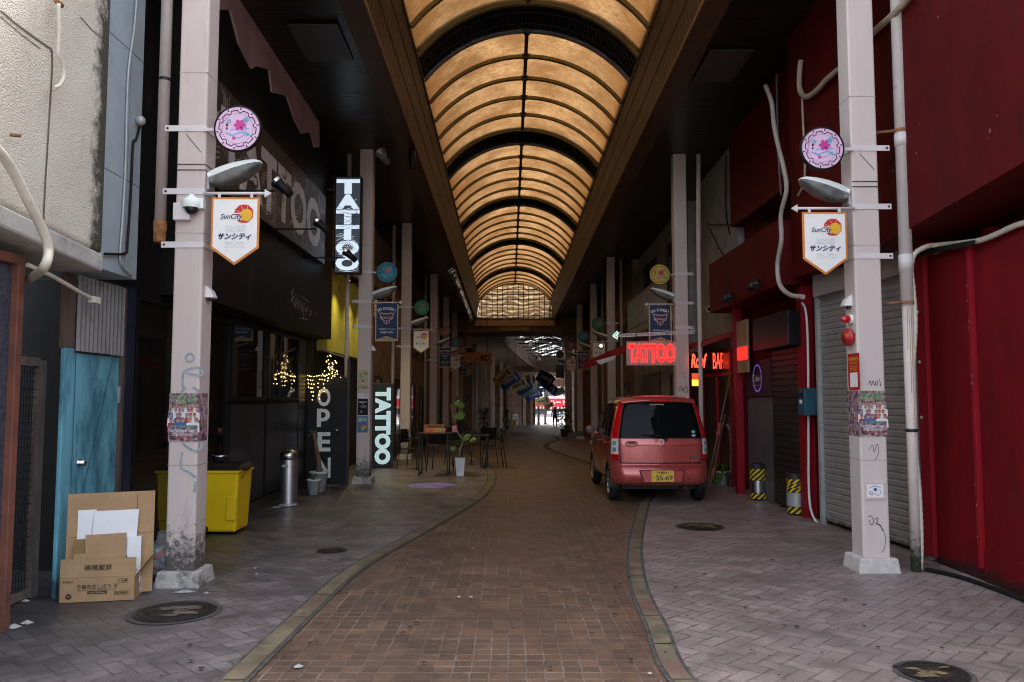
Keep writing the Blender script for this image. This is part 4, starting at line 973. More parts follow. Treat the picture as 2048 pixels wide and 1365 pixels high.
# vertical light box
t = thing('light_box_sign', 'tall lit black light box with stacked white TATTOO letters', 'sign', (-2.88, 14.3, 3.8))
yb = 14.2; a, b2 = AY(670, 353, yb), AY(721, 548, yb); cx = (a.x + b2.x) / 2; w = b2.x - a.x; zt_, zb_ = a.z, b2.z
q = MB(); q.box(a.x, b2.x, yb, yb + .16, zb_, zt_); q.build('case', BLACK, t, bevel=.01)
Fm = face_cam((cx, yb, zb_)); hh = zt_ - zb_
LIT = EM('lit_letter_blue_white', (.72, .86, 1), .1); LITB = EM('lit_film_slate', (.05, .06, .08), 0.0725)
q = MB(); q.flat(Fm, [(-w / 2 + .025, .025), (w / 2 - .025, .025), (w / 2 - .025, hh - .025), (-w / 2 + .025, hh - .025)], .003); q.build('film', LITB, t)
q = MB()
for k, ch in enumerate('TATTOO'): q.text(Fm, ch, 0, hh - .05 - (k + .5) * (hh - .1) / 6, w=w * .87, h=(hh - .1) / 6 * .96, k=.005, bold=.06)
q.build('lettering', LIT, t)
q = MB(); swirls(q, Fm, -w / 2 + .03, w / 2 - .03, .03, hh - .03, 6, .006, .0042, 11); q.m = 1; swirls(q, Fm, -w / 2 + .03, w / 2 - .03, .03, hh - .03, 4, .006, .0075, 21); q.build('wave_lines', [LIT, BLACK], t)
q = MB()
for z in (zt_ - .25, zb_ + .25): q.box(-3.66, a.x, yb + .06, yb + .1, z, z + .04)
q.build('bracket', DARKM, t)
# ---- yellow shop and the dim left row behind it
def facade(name, label, side, y0, y1, m, X=3.66, zt=9, doors=(), wins=(), deep=6, mats=None):
    """one building of the row: body with recessed openings shown by dark glass in frames"""
    yc = (y0 + y1) / 2; bx = bend(yc); zf = gz(yc)
    t = thing(name, label, 'building', (side * (X + 1) + bx, yc, zf)); s = -side
    q = MB(); q.box(side * X + bx, side * (X + deep) + bx, y0, y1 - .02, min(gz(y0), gz(y1)) - .3, zt); q.build('wall', m, t)
    for k, (a, b, z0, z1) in enumerate(wins): win(t, a, b, z0 + zf, z1 + zf, side * X + bx, .06, s, fm=mats or M('brown_frame2', (.09, .06, .05), .5), bars=((a + b) / 2,))
    for a, b, z1 in doors:
        q = MB(); Xx = side * X + bx; q.box(Xx, Xx + s * .05, a, a + .07, zf, z1 + zf); q.box(Xx, Xx + s * .05, b - .07, b, zf, z1 + zf); q.box(Xx, Xx + s * .05, a + .07, b - .07, z1 - .08 + zf, z1 + zf)
        d = q.build('door', mats or M('brown_frame2', (.09, .06, .05), .5), t)
        q = MB(); q.box(Xx, Xx + s * .02, a + .05, b - .05, zf + .02, z1 - .05 + zf); q.build('pane', GLASS, d)
        q = MB(); q.tube([(Xx + s * .07, b - .18, zf + .9), (Xx + s * .07, b - .18, zf + 1.3)], .012, 6); q.build('handle', STEEL, d)
    return t
t = yel = facade('yellow_shop', 'yellow green shop wall lit by small lamps behind the light box', -1, 14.95, 20.4, BLACKW, 3.7, doors=((17.2, 18.2, 2.1),))
q = MB(); q.box(-3.7, -3.5, 15.3, 20.3, 2.5, 4.15); q.build('yellow_fascia', M('yellow_green_paint', (.42, .40, .055), .7, var=.2, scale=2, dirt=(.2, .18, .03), dscale=2), t)
q = MB(); q.box(-3.69, -3.6, 15.4, 20.2, 4.4, 6.2); q.build('upper_wall', GREYW, t)
for k, (y, z) in enumerate(((15.9, 4.0), (17.3, 4.0), (18.7, 4.0))):
    t = thing('wall_lamp', 'small black wall lamp shining on yellow wall, %s' % ('nearest', 'middle', 'farthest')[k], 'lamp', (-3.3, y, z), 'lamps over the yellow wall')
    q = MB(); q.tube([(-3.5, y, z + .1), (-3.25, y, z + .12), (-3.22, y, z + .06)], .012, 6); q.lathe((-3.22, y, z - .06), [(.05, 0), (.04, .09), (.02, .13), (0, .13)], 12); q.build('shade', BLACK, t)
    q = MB(); q.ball((-3.22, y, z - .045), .03, 10, 6); q.build('bulb', EM('warm_bulb', (1, .8, .45), 2), t)
    ld = bpy.data.lights.new('lamp_light', 'SPOT'); ld.energy = 14; ld.color = (1, .82, .45); ld.spot_size = R(140); ld.spot_blend = 1; ld.shadow_soft_size = .04
    lo = bpy.data.objects.new('lamp_light', ld); COL.objects.link(lo); lo.location = (-3.22, y, z - .09); lo.rotation_euler = (0, R(-22), 0)
facade('tan_shop', 'dim tan shop building behind the outdoor tables', -1, 20.45, 27.6, TANW, 3.6, doors=((21.2, 22.4, 2.2), (25.2, 26.4, 2.2)), wins=((20.8, 22.6, 3.4, 4.6), (23.4, 25.2, 3.4, 4.6)))
facade('brown_shop', 'dim brown shuttered building on the left, past the tan shop', -1, 27.65, 35, BROWNW, 3.55, doors=((28.4, 30.0, 2.3), (31.6, 32.8, 2.2)), wins=((29, 31, 3.3, 4.5), (32, 34, 3.3, 4.5)))
facade('grey_shop', 'dim grey building on the left under the gable', -1, 35.05, 43.5, M('dim_taupe', (.22, .17, .14), .8, var=.2), 3.6, doors=((36, 37.4, 2.3), (40, 41.5, 2.3)), wins=((36, 38, 3.1, 4.1),))
t = thing('lattice_screen', 'pale diamond lattice screen by the dim left shop fronts', 'screen', (-3.3, 25, 0))
q = MB(); Fl = FW(-3.3)
for k in range(12):
    q.line(Fl, [(24 + k * .2, 1.9), (24.6 + k * .2, 2.55)], .03, .0); q.line(Fl, [(24 + k * .2, 2.55), (24.6 + k * .2, 1.9)], .03, .012)
for k in range(9):
    z = k * .22; q.line(Fl, [(26.3, z), (26.9, z + .5)], .03, .0); q.line(Fl, [(26.3, z + .5), (26.9, z)], .03, .012)
q.fbox(Fl, 24, 26.95, 2.55, 2.6, -.02, .02); q.fbox(Fl, 24, 26.25, 1.85, 1.9, -.02, .02); q.fbox(Fl, 26.25, 26.3, 0, 2.55, -.02, .02); q.fbox(Fl, 26.9, 26.95, 0, 2.55, -.02, .02); q.build('lattice', M('lattice_tan', (.36, .29, .22), .7), t)
t = thing('hanging_sign', 'long orange brown hanging sign box far along the left row', 'sign', (-1.6, 40, 3.2))
q = MB(); q.box(-2.45, -.85, 39.9, 40.05, 3.28, 3.86); q.build('box', M('amber_signboard', (.34, .16, .06), .5, var=.2), t, bevel=.02)
q = MB(); q.text(face_cam((-1.65, 39.9, 3.57)), '4C', .4, 0, h=.3, k=.006, bold=.03); q.build('lettering', INK, t)
q = MB(); q.tube([(-2.2, 39.97, 3.86), (-2.2, 39.97, 5.6)], .02, 6); q.tube([(-1.1, 39.97, 3.86), (-1.1, 39.97, 5.6)], .02, 6); q.build('hanger', DARKM, t)
# ------------------------------------------------------------ right side buildings
t = redb = thing('red_building', 'dark red painted building with grey roller shutter at right', 'building', (4.6, 7, 0))
q = MB(); q.box(4.55, 9, 1.5, 10.5, 0, 7.35); q.build('wall', REDP, t)
q = MB(); q.box(4.13, 4.6, 1.5, 7.78, 0.0, 2.98); q.build('lower_wall', REDL, t)
q = MB(); q.box(4.105, 4.14, 1.5, 6.3, .46, 2.9); q.box(4.115, 4.14, 1.5, 7.0, .0, .28); q.build('raised_panel', REDL, t, bevel=.004)
q = MB(); q.box(4.09, 4.14, 7.0, 7.05, .12, 2.98); q.box(4.09, 4.2, 7.78, 7.97, .06, 3.2); q.box(4.6, 4.45, 7.3, 7.4, 2.98, 3.3); q.build('trim', REDT, t, bevel=.004)
q = MB(); q.prism(FE(3.75), [(-1.5, 3.62), (-5.8, 3.3), (-7.94, 3.13), (-10.42, 3.16), (-10.42, 7.4), (-1.5, 7.4)][::-1], -1.2, 0)
q.build('upper_fascia', REDP, t)
q = MB(); Fu = FE(3.75)
for y in (9.1, 6.55): q.line(Fu, [(-y, 3.2), (-y, 7.3)], .006, .001)
for z in (4.35, 5.9): q.line(Fu, [(-10.3, z), (-2, z)], .005, .002)
q.build('panel_joint', M('joint_maroon', (.045, .004, .005), .8), t)
q = MB(); q.box(4.06, 4.55, 10.2, 10.6, 0, 3.1); q.build('post', REDP, t)
SH = M('shutter_grey', (.30, .28, .27), .5, metal=.2, var=.08, scale=3, dirt=(.18, .15, .14), dscale=4, dlo=.55, dhi=.8, low=(.25, (.08, .07, .065)))
q = MB(); pa, pb = Vector((4.2, 7.98, 0)), Vector((4.0, 10.15, 0)); d = (pb - pa).normalized(); nn = Vector((-d.y, d.x, 0)); 
if nn.x > 0: nn = -nn
prof = []; z = .05
while z < 2.86: prof += [(z, 0), (z + .012, .012), (z + .055, .014), (z + .066, 0)]; z += .075
vs = [pa + nn * k + Vector((0, 0, z)) for z, k in prof] + [pb + nn * k + Vector((0, 0, z)) for z, k in prof]; n_ = len(prof)
q.add(vs, [(i, i + 1, n_ + i + 1, n_ + i) for i in range(n_ - 1)]); sh = q.build('roller_shutter', SH, t)
q = MB(); Fs = Fr(pa, (pa - pb)); 
q.hexa([pa + nn * .06 - d * .04, pa + nn * .06, pa, pa - d * .04] + [p + Vector((0, 0, 2.9)) for p in (pa + nn * .06 - d * .04, pa + nn * .06, pa, pa - d * .04)]); q.build('guide_rail', GREYM, sh); q = MB()
q.hexa([pb + nn * .06, pb + nn * .06 + d * .05, pb + d * .05, pb] + [p + Vector((0, 0, 2.9)) for p in (pb + nn * .06, pb + nn * .06 + d * .05, pb + d * .05, pb)]); q.build('guide_rail', GREYM, sh)
q = MB(); h0, h1 = Vector((0, 0, 2.88)), Vector((0, 0, 3.2)); b0 = [pa + nn * .1, pb + nn * .1, pb - nn * .2, pa - nn * .2]; q.hexa([p + h0 for p in b0] + [p + h1 for p in b0]); q.build('shutter_head', M('head_taupe', (.30, .26, .24), .6, var=.08), t)
for y, z in ((7.9, 2.45), (7.9, 1.95), (7.9, 1.4), (9.4, 1.0), (9.4, .5)):
    q = MB(); q.lathe((4.085 if y < 8 else 4.05, y, z), [(.018, 0), (.018, .012), (0, .014)], 8, (-1, 0, 0)); q.build('bolt', GREYM, t)
# chipped spots where the red paint has flaked
q = MB(); r3 = random.Random(4); Fp = FE(3.75)
for k in range(26):
    y, z = r3.uniform(4.5, 7.8), r3.uniform(3.5, 5.4); s_ = r3.uniform(.004, .016)
    q.flat(Fp, [(-y + s_ * r3.uniform(.5, 1) * math.cos(R(60 * j)), z + s_ * r3.uniform(.6, 1.6) * math.sin(R(60 * j))) for j in range(6)], .003)
Fp = FE(4.09)
for k in range(10):
    y, z = r3.uniform(7.02, 7.05), r3.uniform(.3, 2.6); s_ = r3.uniform(.004, .01)
    q.flat(Fp, [(-y + s_ * math.cos(R(60 * j)), z + s_ * 1.5 * math.sin(R(60 * j))) for j in range(6)], .003)
q.build('paint_chip', M('chip_pink', (.34, .18, .19), .8), t)
# ---- second red building with black shutter
t = thing('red_bar_building', 'darker red building with black shutter and boxy canopy', 'building', (4.6, 12.3, 0))
q = MB(); q.box(4.25, 9, 10.52, 14.2, 0, 9.2); q.build('wall', REDP, t)
q = MB(); q.box(4.0, 4.26, 10.62, 14.18, 4.66, 9.2); q.build('upper_wall', REDP, t)
q = MB(); q.box(3.82, 4.26, 10.6, 12.9, 4.5, 4.655); q.build('ledge', REDP, t)
q = MB(); q.prism(FE(3.6), [(-14.2, 3.1), (-10.56, 3.1), (-10.56, 3.98), (-14.2, 3.98)], -.66, 0); q.build('canopy', REDP, t, bevel=.01)
for bx in ((4.06, 4.27, 14.0, 14.18), (3.78, 3.9, 13.28, 13.42), (3.92, 4.26, 10.62, 10.8)): q = MB(); q.box(*bx, 0, 3.1); q.build('red_post', REDT, t)
q = MB(); z = .06
prof = []
while z < 2.45: prof += [(z, 0), (z + .01, .014), (z + .07, .014), (z + .08, 0)]; z += .09
Fs = FE(3.96); vs = [Fs(-11.95, z, k) for z, k in prof] + [Fs(-10.85, z, k) for z, k in prof]; n_ = len(prof)
q.add(vs, [(i, n_ + i, n_ + i + 1, i + 1) for i in range(n_ - 1)]); q.build('black_shutter', M('black_slats', (.022, .02, .02), .4, var=.3), t)
q = MB(); q.box(3.97, 4.26, 12.0, 13.28, .0, 1.6); q.build('grey_panel', M('dark_tile', (.10, .095, .10), .55, var=.15, bump=.2, bscale=20), t)
q = MB(); q.box(3.75, 4.05, 10.66, 12.2, 2.3, 2.78); q.build('shutter_box', M('black_box', (.008, .008, .009), .35, spec=.25), t, bevel=.01)
q = MB(); q.box(3.8, 3.84, 12.7, 13.25, 2.0, 2.85); q.build('sign_board', M('kraft_board', (.30, .2, .12), .7), t)
q = MB(); q.box(3.785, 3.8, 12.64, 13.2, 2.2, 2.42); q.build('red_lit_strip', EM('red_strip', (1, .04, .03), 0.104), t)
t = thing('neon_ring_poster', 'dark poster with a glowing purple ring beside the black shutter', 'poster', (3.93, 12.6, 1.95))
q = MB(); q.box(3.93, 3.96, 12.0, 13.25, 1.62, 2.18); q.build('board', M('poster_plum', (.035, .018, .035), .4), t)
Fn = FE(3.93); q = MB()
q.ring(Fn, -12.6, 1.9, .2, .215, .003, 40); q.build('ring', EM('violet_ring', (.35, .15, .8), 0.0725), t)
q = MB(); q.ring(Fn, -12.78, 1.9, .045, .07, .004, 24, 45, 315); q.text(Fn, 'ailand', -12.57, 1.9, w=.3, h=.09, k=.004, bold=.02); q.line(Fn, [(-12.85, 1.79), (-12.4, 1.79)], .008, .004); q.build('lettering', M('pale_lilac', (.55, .5, .62), .5), t)
# ---- grey building over the bar
t = facade('grey_building', 'bare grey concrete building wall above the neon bar', 1, 14.25, 17.4, GREYW, 4.15)
q = MB(); q.box(4.12, 4.16, 14.3, 17.35, 2.7, 2.76); q.build('drip_edge', CONC, t)
for k, pts in enumerate(([(1452, 310), (1452, 420), (1460, 470)], [(1420, 460), (1440, 500), (1462, 540)], [(1418, 450), (1470, 450)])):
    pipe('black_wire', ('black wire hanging down the grey concrete wall', 'slack black wire crossing the lower grey wall', 'straight black wire across the grey wall')[k], 'wire', LX(pts, 4.1), .012, BLACK, 5)
t = thing('neon_bar', 'dark glazed bar front with red awning behind the neon letters', 'bar', (4.0, 16, 0))
q = MB(); q.box(4.02, 4.14, 14.3, 18.4, 0, 2.5); q.build('glass_front', GL('bar_glass', (.010, .006, .006), .3), t)
q = MB()
for y in (14.3, 15.3, 16.4, 17.5): q.box(3.98, 4.02, y, y + .07, 0, 2.5)
q.box(3.98, 4.02, 14.37, 18.4, 2.0, 2.06); q.build('mullion', REDT, t)
q = MB(); q.prism(Fr((0, 14.3, 0), (1, 0, 0)), [(3.5, 2.52), (4.14, 2.75), (4.14, 2.82), (3.5, 2.6)], -3.6, 0); q.build('awning', M('awning_red', (.32, .02, .02), .6, var=.1), t)
NEO = EM('red_neon', (1, .045, .02), 0.538)
t = thing('bar_neon', 'red neon BAR lettering glowing behind the drain pipe', 'neon sign', (3.7, 15, 2.2))
Fn = face_cam((0, 15.0, 0)); q = MB()
a = AY(1437, 722, 15); q.text(Fn, 'BAR', a.x, a.z, w=.21, h=.30, k=0, bold=.0)
a = AY(1398, 722, 15); q.text(Fn, 'Roof', a.x, a.z, w=.30, h=.27, k=0, bold=.03, shear=.25); q.build('tube_lettering', NEO, t)
q = MB(); a = AY(1385, 705, 15.04); b2 = AY(1455, 740, 15.04); q.box(a.x, b2.x + .5, 15.03, 15.05, b2.z, a.z); q.build('backing', BLACK, t)
t = thing('lit_menu', 'small lit yellow and red panel low in the bar front', 'panel', (3.5, 15.2, 1.7))
a = AY(1390, 765, 15.2); q = MB(); q.box(a.x - .05, a.x + .12, 15.2, 15.24, a.z - .07, a.z + .05); q.build('panel', EM('amber_panel', (1, .55, .05), 0.248), t)
q = MB(); q.box(a.x - .05, a.x + .12, 15.2, 15.24, a.z + .055, a.z + .17); q.build('red_panel', EM('red_panel', (1, .05, .02), 0.186), t)
t = facade('balcony_building', 'tan building with balcony railing behind the red awning', 1, 18.45, 25.5, GREYW, 4.2, doors=((19.3, 20.6, 2.2), (22, 23.6, 2.3)), wins=((19.2, 20.8, 4.0, 5.6), (22.4, 24.4, 4.0, 5.6)))
q = MB(); q.box(3.75, 4.2, 19, 25.4, 3.45, 3.62); q.build('balcony_slab', CONC, t)
q = MB()
for k in range(44): y = 19.05 + k * .144; q.box(3.78, 3.80, y, y + .02, 3.62, 4.55)
q.box(3.77, 3.81, 19, 25.4, 4.55, 4.6); q.box(3.77, 3.81, 19, 25.4, 3.7, 3.73); q.build('railing', M('railing_cream', (.4, .36, .3), .5), t)
q = MB(); q.box(4.16, 4.2, 22.2, 24.9, .0, 2.3)
for k in range(22): q.box(4.14, 4.16, 22.2, 24.9, .1 + k * .1, .115 + k * .1)
q.build('grille', M('grille_grey', (.2, .18, .17), .5), t)
facade('brown_house', 'dim brown building on the right beyond the balcony', 1, 25.55, 35, BROWNW, 4.0, doors=((26.5, 28, 2.3), (31, 32.4, 2.3)), wins=((27, 29, 3.3, 4.6),))
facade('dark_house', 'dim building at the right under the gable end', 1, 35.05, 43.5, BROWNW, 3.9, doors=((37, 38.4, 2.3),), wins=((38, 40, 3.1, 4.1),))
# pipes on the right
t = thing('drain_pipe', 'cream drain pipe with rust streaks standing by the grey shutter', 'pipe', (3.74, 7.42, 0))
q = MB(); q.tube([(3.74, 7.42, 0), (3.74, 7.42, 2.46)], .05, 16); q.m = 1; q.tube([(3.74, 7.42, 1.28), (3.74, 7.42, 1.31)], .0535, 16); q.m = 0; q.build('lower_pipe', [PIPE, DARKM], t)
q = MB(); q.lathe((3.74, 7.42, 2.46), [(.05, 0), (.06, 0), (.06, 7)], 18); q.lathe((3.74, 7.42, 2.78), [(.061, 0), (.066, .0), (.066, .16), (.061, .16)], 18); q.lathe((3.74, 7.42, 3.98), [(.061, 0), (.067, .0), (.067, .12), (.061, .12)], 18); q.build('upper_pipe', M('pipe_paint_upper', (.60, .56, .545), .4, var=.05, dirt=(.38, .33, .3), dscale=8, dlo=.62, dhi=.8), t)
q = MB(); q.tube([(3.74, 7.42, 2.47), (3.74, 7.42, 2.50)], .062, 14); q.tube([(3.56, 7.5, 2.49), (3.7, 7.43, 2.49)], .012, 6); q.tube([(3.74, 7.42, 4.12), (3.74, 7.42, 4.15)], .068, 14); q.tube([(3.52, 7.5, 4.14), (3.7, 7.43, 4.14)], .014, 6); q.build('rusty_clamp', RUST, t)
q = MB(); f = face_cam((3.74, 7.42 - .0515, 0))
r3 = random.Random(2)
for k in range(4):
    x = -.03 + .018 * k; q.line(f, [(x + r3.uniform(-.003, .003), 2.44 - .2 * j) for j in range(3 + 2 * (k % 3))], .005, .0 - abs(x) * .25)
q.build('rust_streak', M('rust_stain', (.34, .2, .1), .8), t)
CONDUIT = M('ribbed_conduit', (.55, .52, .45), .55, var=.06, dirt=(.35, .3, .24), dscale=9, dlo=.58, dhi=.76)
P = [AY(u, v, 7.40) for u, v in ((1840, 1142), (1842, 1090), (1839, 1000), (1833, 930), (1826, 850), (1824, 760), (1830, 650), (1826, 580), (1822, 540), (1828, 510), (1852, 494))] + [AX(1880, 490, 4.05), AX(1950, 483, 4.06), AX(1990, 470, 4.07), AX(2030, 452, 4.08), AX(2080, 438, 4.1)]
pipe('ribbed_conduit', 'pale ribbed conduit climbing the drain pipe and bending over red wall', 'conduit', P, .026, CONDUIT, 10, 8, None, .03)
q = MB(); q.hexa([AX(u, v, x) for x in (4.02, 4.06) for u, v in ((1830, 515), (1950, 490), (1950, 480), (1828, 503))]); tag(q.build('black_bar', BLACK), 'short black bar under the pale ribbed conduit', 'bar')
pipe('wall_hose', 'fat tan hose hooked up the red upper wall', 'hose', LX([(1602, 120), (1599, 150), (1600, 180), (1612, 194), (1632, 183), (1655, 158), (1690, 128), (1740, 72), (1790, 26), (1830, -20)], 3.69), .034, M('tan_hose', (.42, .34, .26), .6, var=.1, dirt=(.25, .2, .15), dscale=12), 10)
pipe('thin_pipe', 'thin tan pipe down the edge of the red upper wall', 'pipe', LX([(1604, 185), (1606, 240), (1610, 330), (1606, 370), (1596, 392)], 3.71), .015, M('tan_hose', (.42, .34, .26)), 8)
pipe('wavy_conduit', 'long wavy tan conduit down the darker red wall', 'conduit', LX([(1531, 172), (1543, 205), (1548, 250), (1556, 290), (1568, 340), (1573, 380), (1562, 430), (1563, 480), (1555, 530), (1560, 570), (1580, 590), (1606, 594)], 3.52), .030, M('wavy_grey', (.45, .41, .36), .55, var=.1), 10, 8)
pipe('white_conduit', 'thin white conduit running down the red post', 'conduit', LX([(1604, 606), (1612, 625), (1616, 700), (1617, 860), (1618, 985), (1625, 1030), (1640, 1052)], 3.94), .016, WHITE, 8)
pipe('grey_pipe', 'thin grey pipe hanging before the darker red wall', 'pipe', LX([(1553, 150), (1556, 300), (1562, 390)], 3.7), .014, M('dim_pipe', (.16, .15, .16), .5), 8, 1)
pipe('steel_pipe', 'slim pale drain pipe beside the pillar behind the car', 'pipe', [AX(1397, v, 3.5) for v in (310, 500)] + [(AX(1400, 500, 3.5).x, AX(1397, 500, 3.5).y, z) for z in (2, .0)], .042, PIPE, 12, 1)
pipe('steel_pipe', 'slim pink drain pipe beside the stickered pillar', 'pipe', [(-3.06, 15.0, 0), (-3.06, 15.0, 6.25)], .04, PIPE, 12, 1)
for k, (x, y) in enumerate(((-3.05, 20.9), (-3.0, 28.5), (-3.0, 34.0), (3.6, 25.4), (3.6, 30.6))):
    pipe('steel_pipe', 'dim drain pipe beside the %s' % ('third left pillar', 'fourth left pillar', 'fifth left pillar', 'third right pillar', 'fourth right pillar')[k], 'pipe', [(x, y, gz(y)), (x, y, ceil_z(y))], .045, PIPE, 10, 1)
pipe('floor_cable', 'black wet cable lying along the foot of the red wall', 'cable', [(3.82, 7.4, .03), (3.95, 7.1, .03), (4.0, 6.6, .03), (4.0, 6.2, .03), (3.98, 5.5, .03), (4.0, 4.5, .03)], .02, BLACK, 8)
# round loudspeaker by the second left pillar, small cameras
t = thing('horn_speaker', 'grey round horn speaker high beside the second left pillar', 'speaker', (-2.35, 14.8, 5.9))
c = AY(762, 306, 14.6); q = MB(); q.lathe(c, [(.0, .3), (.07, .3), (.075, .1), (.1, .0), (.105, -.02), (.09, -.02), (.06, .06), (0, .08)], 20, (.3, 1, -.35)); q.build('horn', GREYM, t)
q = MB(); q.tube([c + Vector((0, .1, 0)), c + Vector((0, .1, .5))], .014, 6); q.build('bracket', DARKM, t)
for k, (u, v) in enumerate(((1515, 570), (1462, 595))):
    t = thing('flood_lamp', 'small black twin lamp under the red canopy, %s' % ('right one' if k == 0 else 'left one'), 'lamp', AX(u, v, 3.55), 'lamps on the red canopy')
    c = AX(u, v, 3.56); q = MB(); q.box(c.x - .05, 3.6, c.y - .02, c.y + .02, c.z - .015, c.z + .015); q.build('bracket', BLACK, t)
    q = MB()
    for dy in (-.12, .12): q.lathe(c + Vector((-.05, dy, 0)), [(0, -.06), (.04, -.06), (.05, .06), (.045, .06), (0, .05)], 12, (-.3, dy * 4, -.6))
    q.build('head', DARKM, t)
t = thing('bullet_camera', 'small white bullet camera on the grey wall by the canopy', 'camera', AX(1423, 618, 3.9)); c = AX(1423, 618, 3.9)
q = MB(); q.lathe(c, [(0, -.1), (.05, -.1), (.052, .1), (.045, .1), (.042, .08)], 14, (-.7, -.6, -.15)); q.build('housing', WHITE, t)
q = MB(); q.lathe(c, [(.04, .085), (0, .09)], 14, (-.7, -.6, -.15)); q.build('lens', GLASS, t)
q = MB(); q.tube([c, c + Vector((.25, .05, .05))], .015, 6); q.build('bracket', WHITE, t)
# ------------------------------------------------------------ the red kei car
CARX, CARY = 2.28, 11.95
def car():
    t = thing('parked_car', 'metallic red hatchback minicar parked with its rear towards us', 'car', (0, 0, 0))
    PT = bpy.data.materials.new('car_paint'); PT.use_nodes = True; n, l, b = PT.node_tree.nodes, PT.node_tree.links, PT.node_tree.nodes['Principled BSDF']
    b.inputs['Base Color'].default_value = (.46, .07, .064, 1); b.inputs['Metallic'].default_value = .35; b.inputs['Roughness'].default_value = .3; b.inputs['Coat Weight'].default_value = 1; b.inputs['Coat Roughness'].default_value = .06
    tc = N(n, 'TexCoord').outputs['Object']; f = noise(n, l, tc, 3, 6, .7)
    l.new(mixc(n, l, ramp(n, l, f, .4, .75), (.48, .075, .068), (.42, .06, .055)), b.inputs['Base Color']); l.new(ramp(n, l, f, .35, .75, .24, .36), b.inputs['Roughness'])
    TRIM = M('car_black_trim', (.012, .012, .013), .5); GL_ = GL('car_glass', (.005, .006, .007), .02, .11)
    RL = M('tail_red', (.6, .004, .006), .12, coat=1); CLR = M('tail_clear', (.62, .65, .68), .2, coat=1, var=.25, scale=30); CHR = M('chrome', (.75, .75, .77), .12, metal=1, var=.03)
    Wz = [(.15, .66), (.27, .685), (.31, .715), (.37, .733), (.55, .7375), (.80, .7375), (.95, .728), (1.1, .702), (1.3, .664), (1.45, .630), (1.51, .60), (1.56, .55), (1.595, .47), (1.62, .33)]
    Rz = [(.15, .16), (.27, .10), (.31, .025), (.37, .0), (.43, -.012), (.50, .0), (.56, .03), (.585, .055), (.62, .06), (.9, .06), (.97, .075), (1.1, .11), (1.3, .165), (1.45, .21), (1.54, .25), (1.59, .32), (1.62, .5)]
    Fz = [(.15, 3.28), (.24, 3.36), (.33, 3.395), (.5, 3.39), (.75, 3.34), (.86, 3.26), (.93, 3.10), (.98, 2.78), (1.1, 2.62), (1.3, 2.34), (1.45, 2.12), (1.54, 1.95), (1.59, 1.8), (1.62, 1.5)]
    CR = [(.15, .24), (.33, .25), (.8, .22), (1.1, .2), (1.5, .2), (1.62, .25)]
    def pt(s_, z, off=0):
        """s_ <= 1: across half of the tail; 1..2 the rounded corner; 2..3 along the side; 3..4 front corner; 4..5 nose to the middle"""
        w, r, f_, c = lin(Wz, z), lin(Rz, z), lin(Fz, z), lin(CR, z)
        bow = .06
        def plan(q):
            if q <= 1: x = (w - c) * q; return x, r + bow * (x / w) ** 2
            if q <= 2:
                a = (q - 1) * math.pi / 2; x = w - c + c * math.sin(a); yb_ = r + bow * ((w - c) / w) ** 2
                return x, yb_ + c - c * math.cos(a)
            ya = r + bow * ((w - c) / w) ** 2 + c; c2 = min(.42, (f_ - ya) * .4)
            if q <= 3: u = q - 2; return w + .012 * math.sin(math.pi * u), ya + (f_ - c2 - ya) * u
            if q <= 4: a = (q - 3) * math.pi / 2; return w - c2 * (1 - math.cos(a)), f_ - c2 + c2 * math.sin(a)
            u = q - 4; return (w - c2) * (1 - u), f_ + .02 * u
        x, y = plan(q=s_)
        if off:
            x1, y1 = plan(max(0, s_ - .01)); x2, y2 = plan(s_ + .01); d = math.hypot(x2 - x1, y2 - y1) or 1
            x += (y2 - y1) / d * off; y -= (x2 - x1) / d * off
        return x, y
    P3 = lambda s_, z, off=0: (lambda q: Vector((q[0], q[1], z)))(pt(abs(s_), z, off)) if s_ >= 0 else (lambda q: Vector((-q[0], q[1], z)))(pt(abs(s_), z, off))
    SS = [i / 4 for i in range(4)] + [1 + i / 8 for i in range(8)] + [2 + i / 36 for i in range(36)] + [3 + i / 8 for i in range(8)] + [4 + i / 5 for i in range(6)]
    ZZ = sorted(set([.27, .29, .31, .34, .37, .42, .5, .53, .56, .585, .62, .7, .8, .88, .92, .97, 1.03, 1.1, 1.2, 1.3, 1.4, 1.45, 1.5, 1.54, 1.57, 1.59, 1.61, 1.62]))
    WHEEL = ((.62, .27), (3.01 - .0, .27))
    WY = (.60, 2.99)
    body = MB(); body.smooth = True
    for sg in (1, -1):
        ring_ = [[P3(sg * s_ if s_ else 0, z) if sg > 0 else Vector((-pt(s_, z)[0], pt(s_, z)[1], z)) for s_ in SS] for z in ZZ]
        vs = [p for r in ring_ for p in r]; n_ = len(SS); fs = []
        for i in range(len(ZZ) - 1):
            for j in range(n_ - 1):
                c = (ring_[i][j] + ring_[i + 1][j + 1]) / 2
                if any((c.y - wy) ** 2 + (c.z - .27) ** 2 < .315 ** 2 for wy in WY) and 1.0 < SS[j] < 4: continue
                f4 = (i * n_ + j, i * n_ + j + 1, (i + 1) * n_ + j + 1, (i + 1) * n_ + j); fs.append(f4 if sg > 0 else f4[::-1])
        body.add(vs, fs)
    top = [P3(s_, 1.62) for s_ in SS]; loop = top + [Vector((-p.x, p.y, p.z)) for p in top[::-1][1:-1]]
    body.add([p for p in loop] + [Vector((0, 1.0, 1.632))], [(i, (i + 1) % len(loop), len(loop)) for i in range(len(loop))])
    parts = []
    parts.append(body.build('body', PT, t))
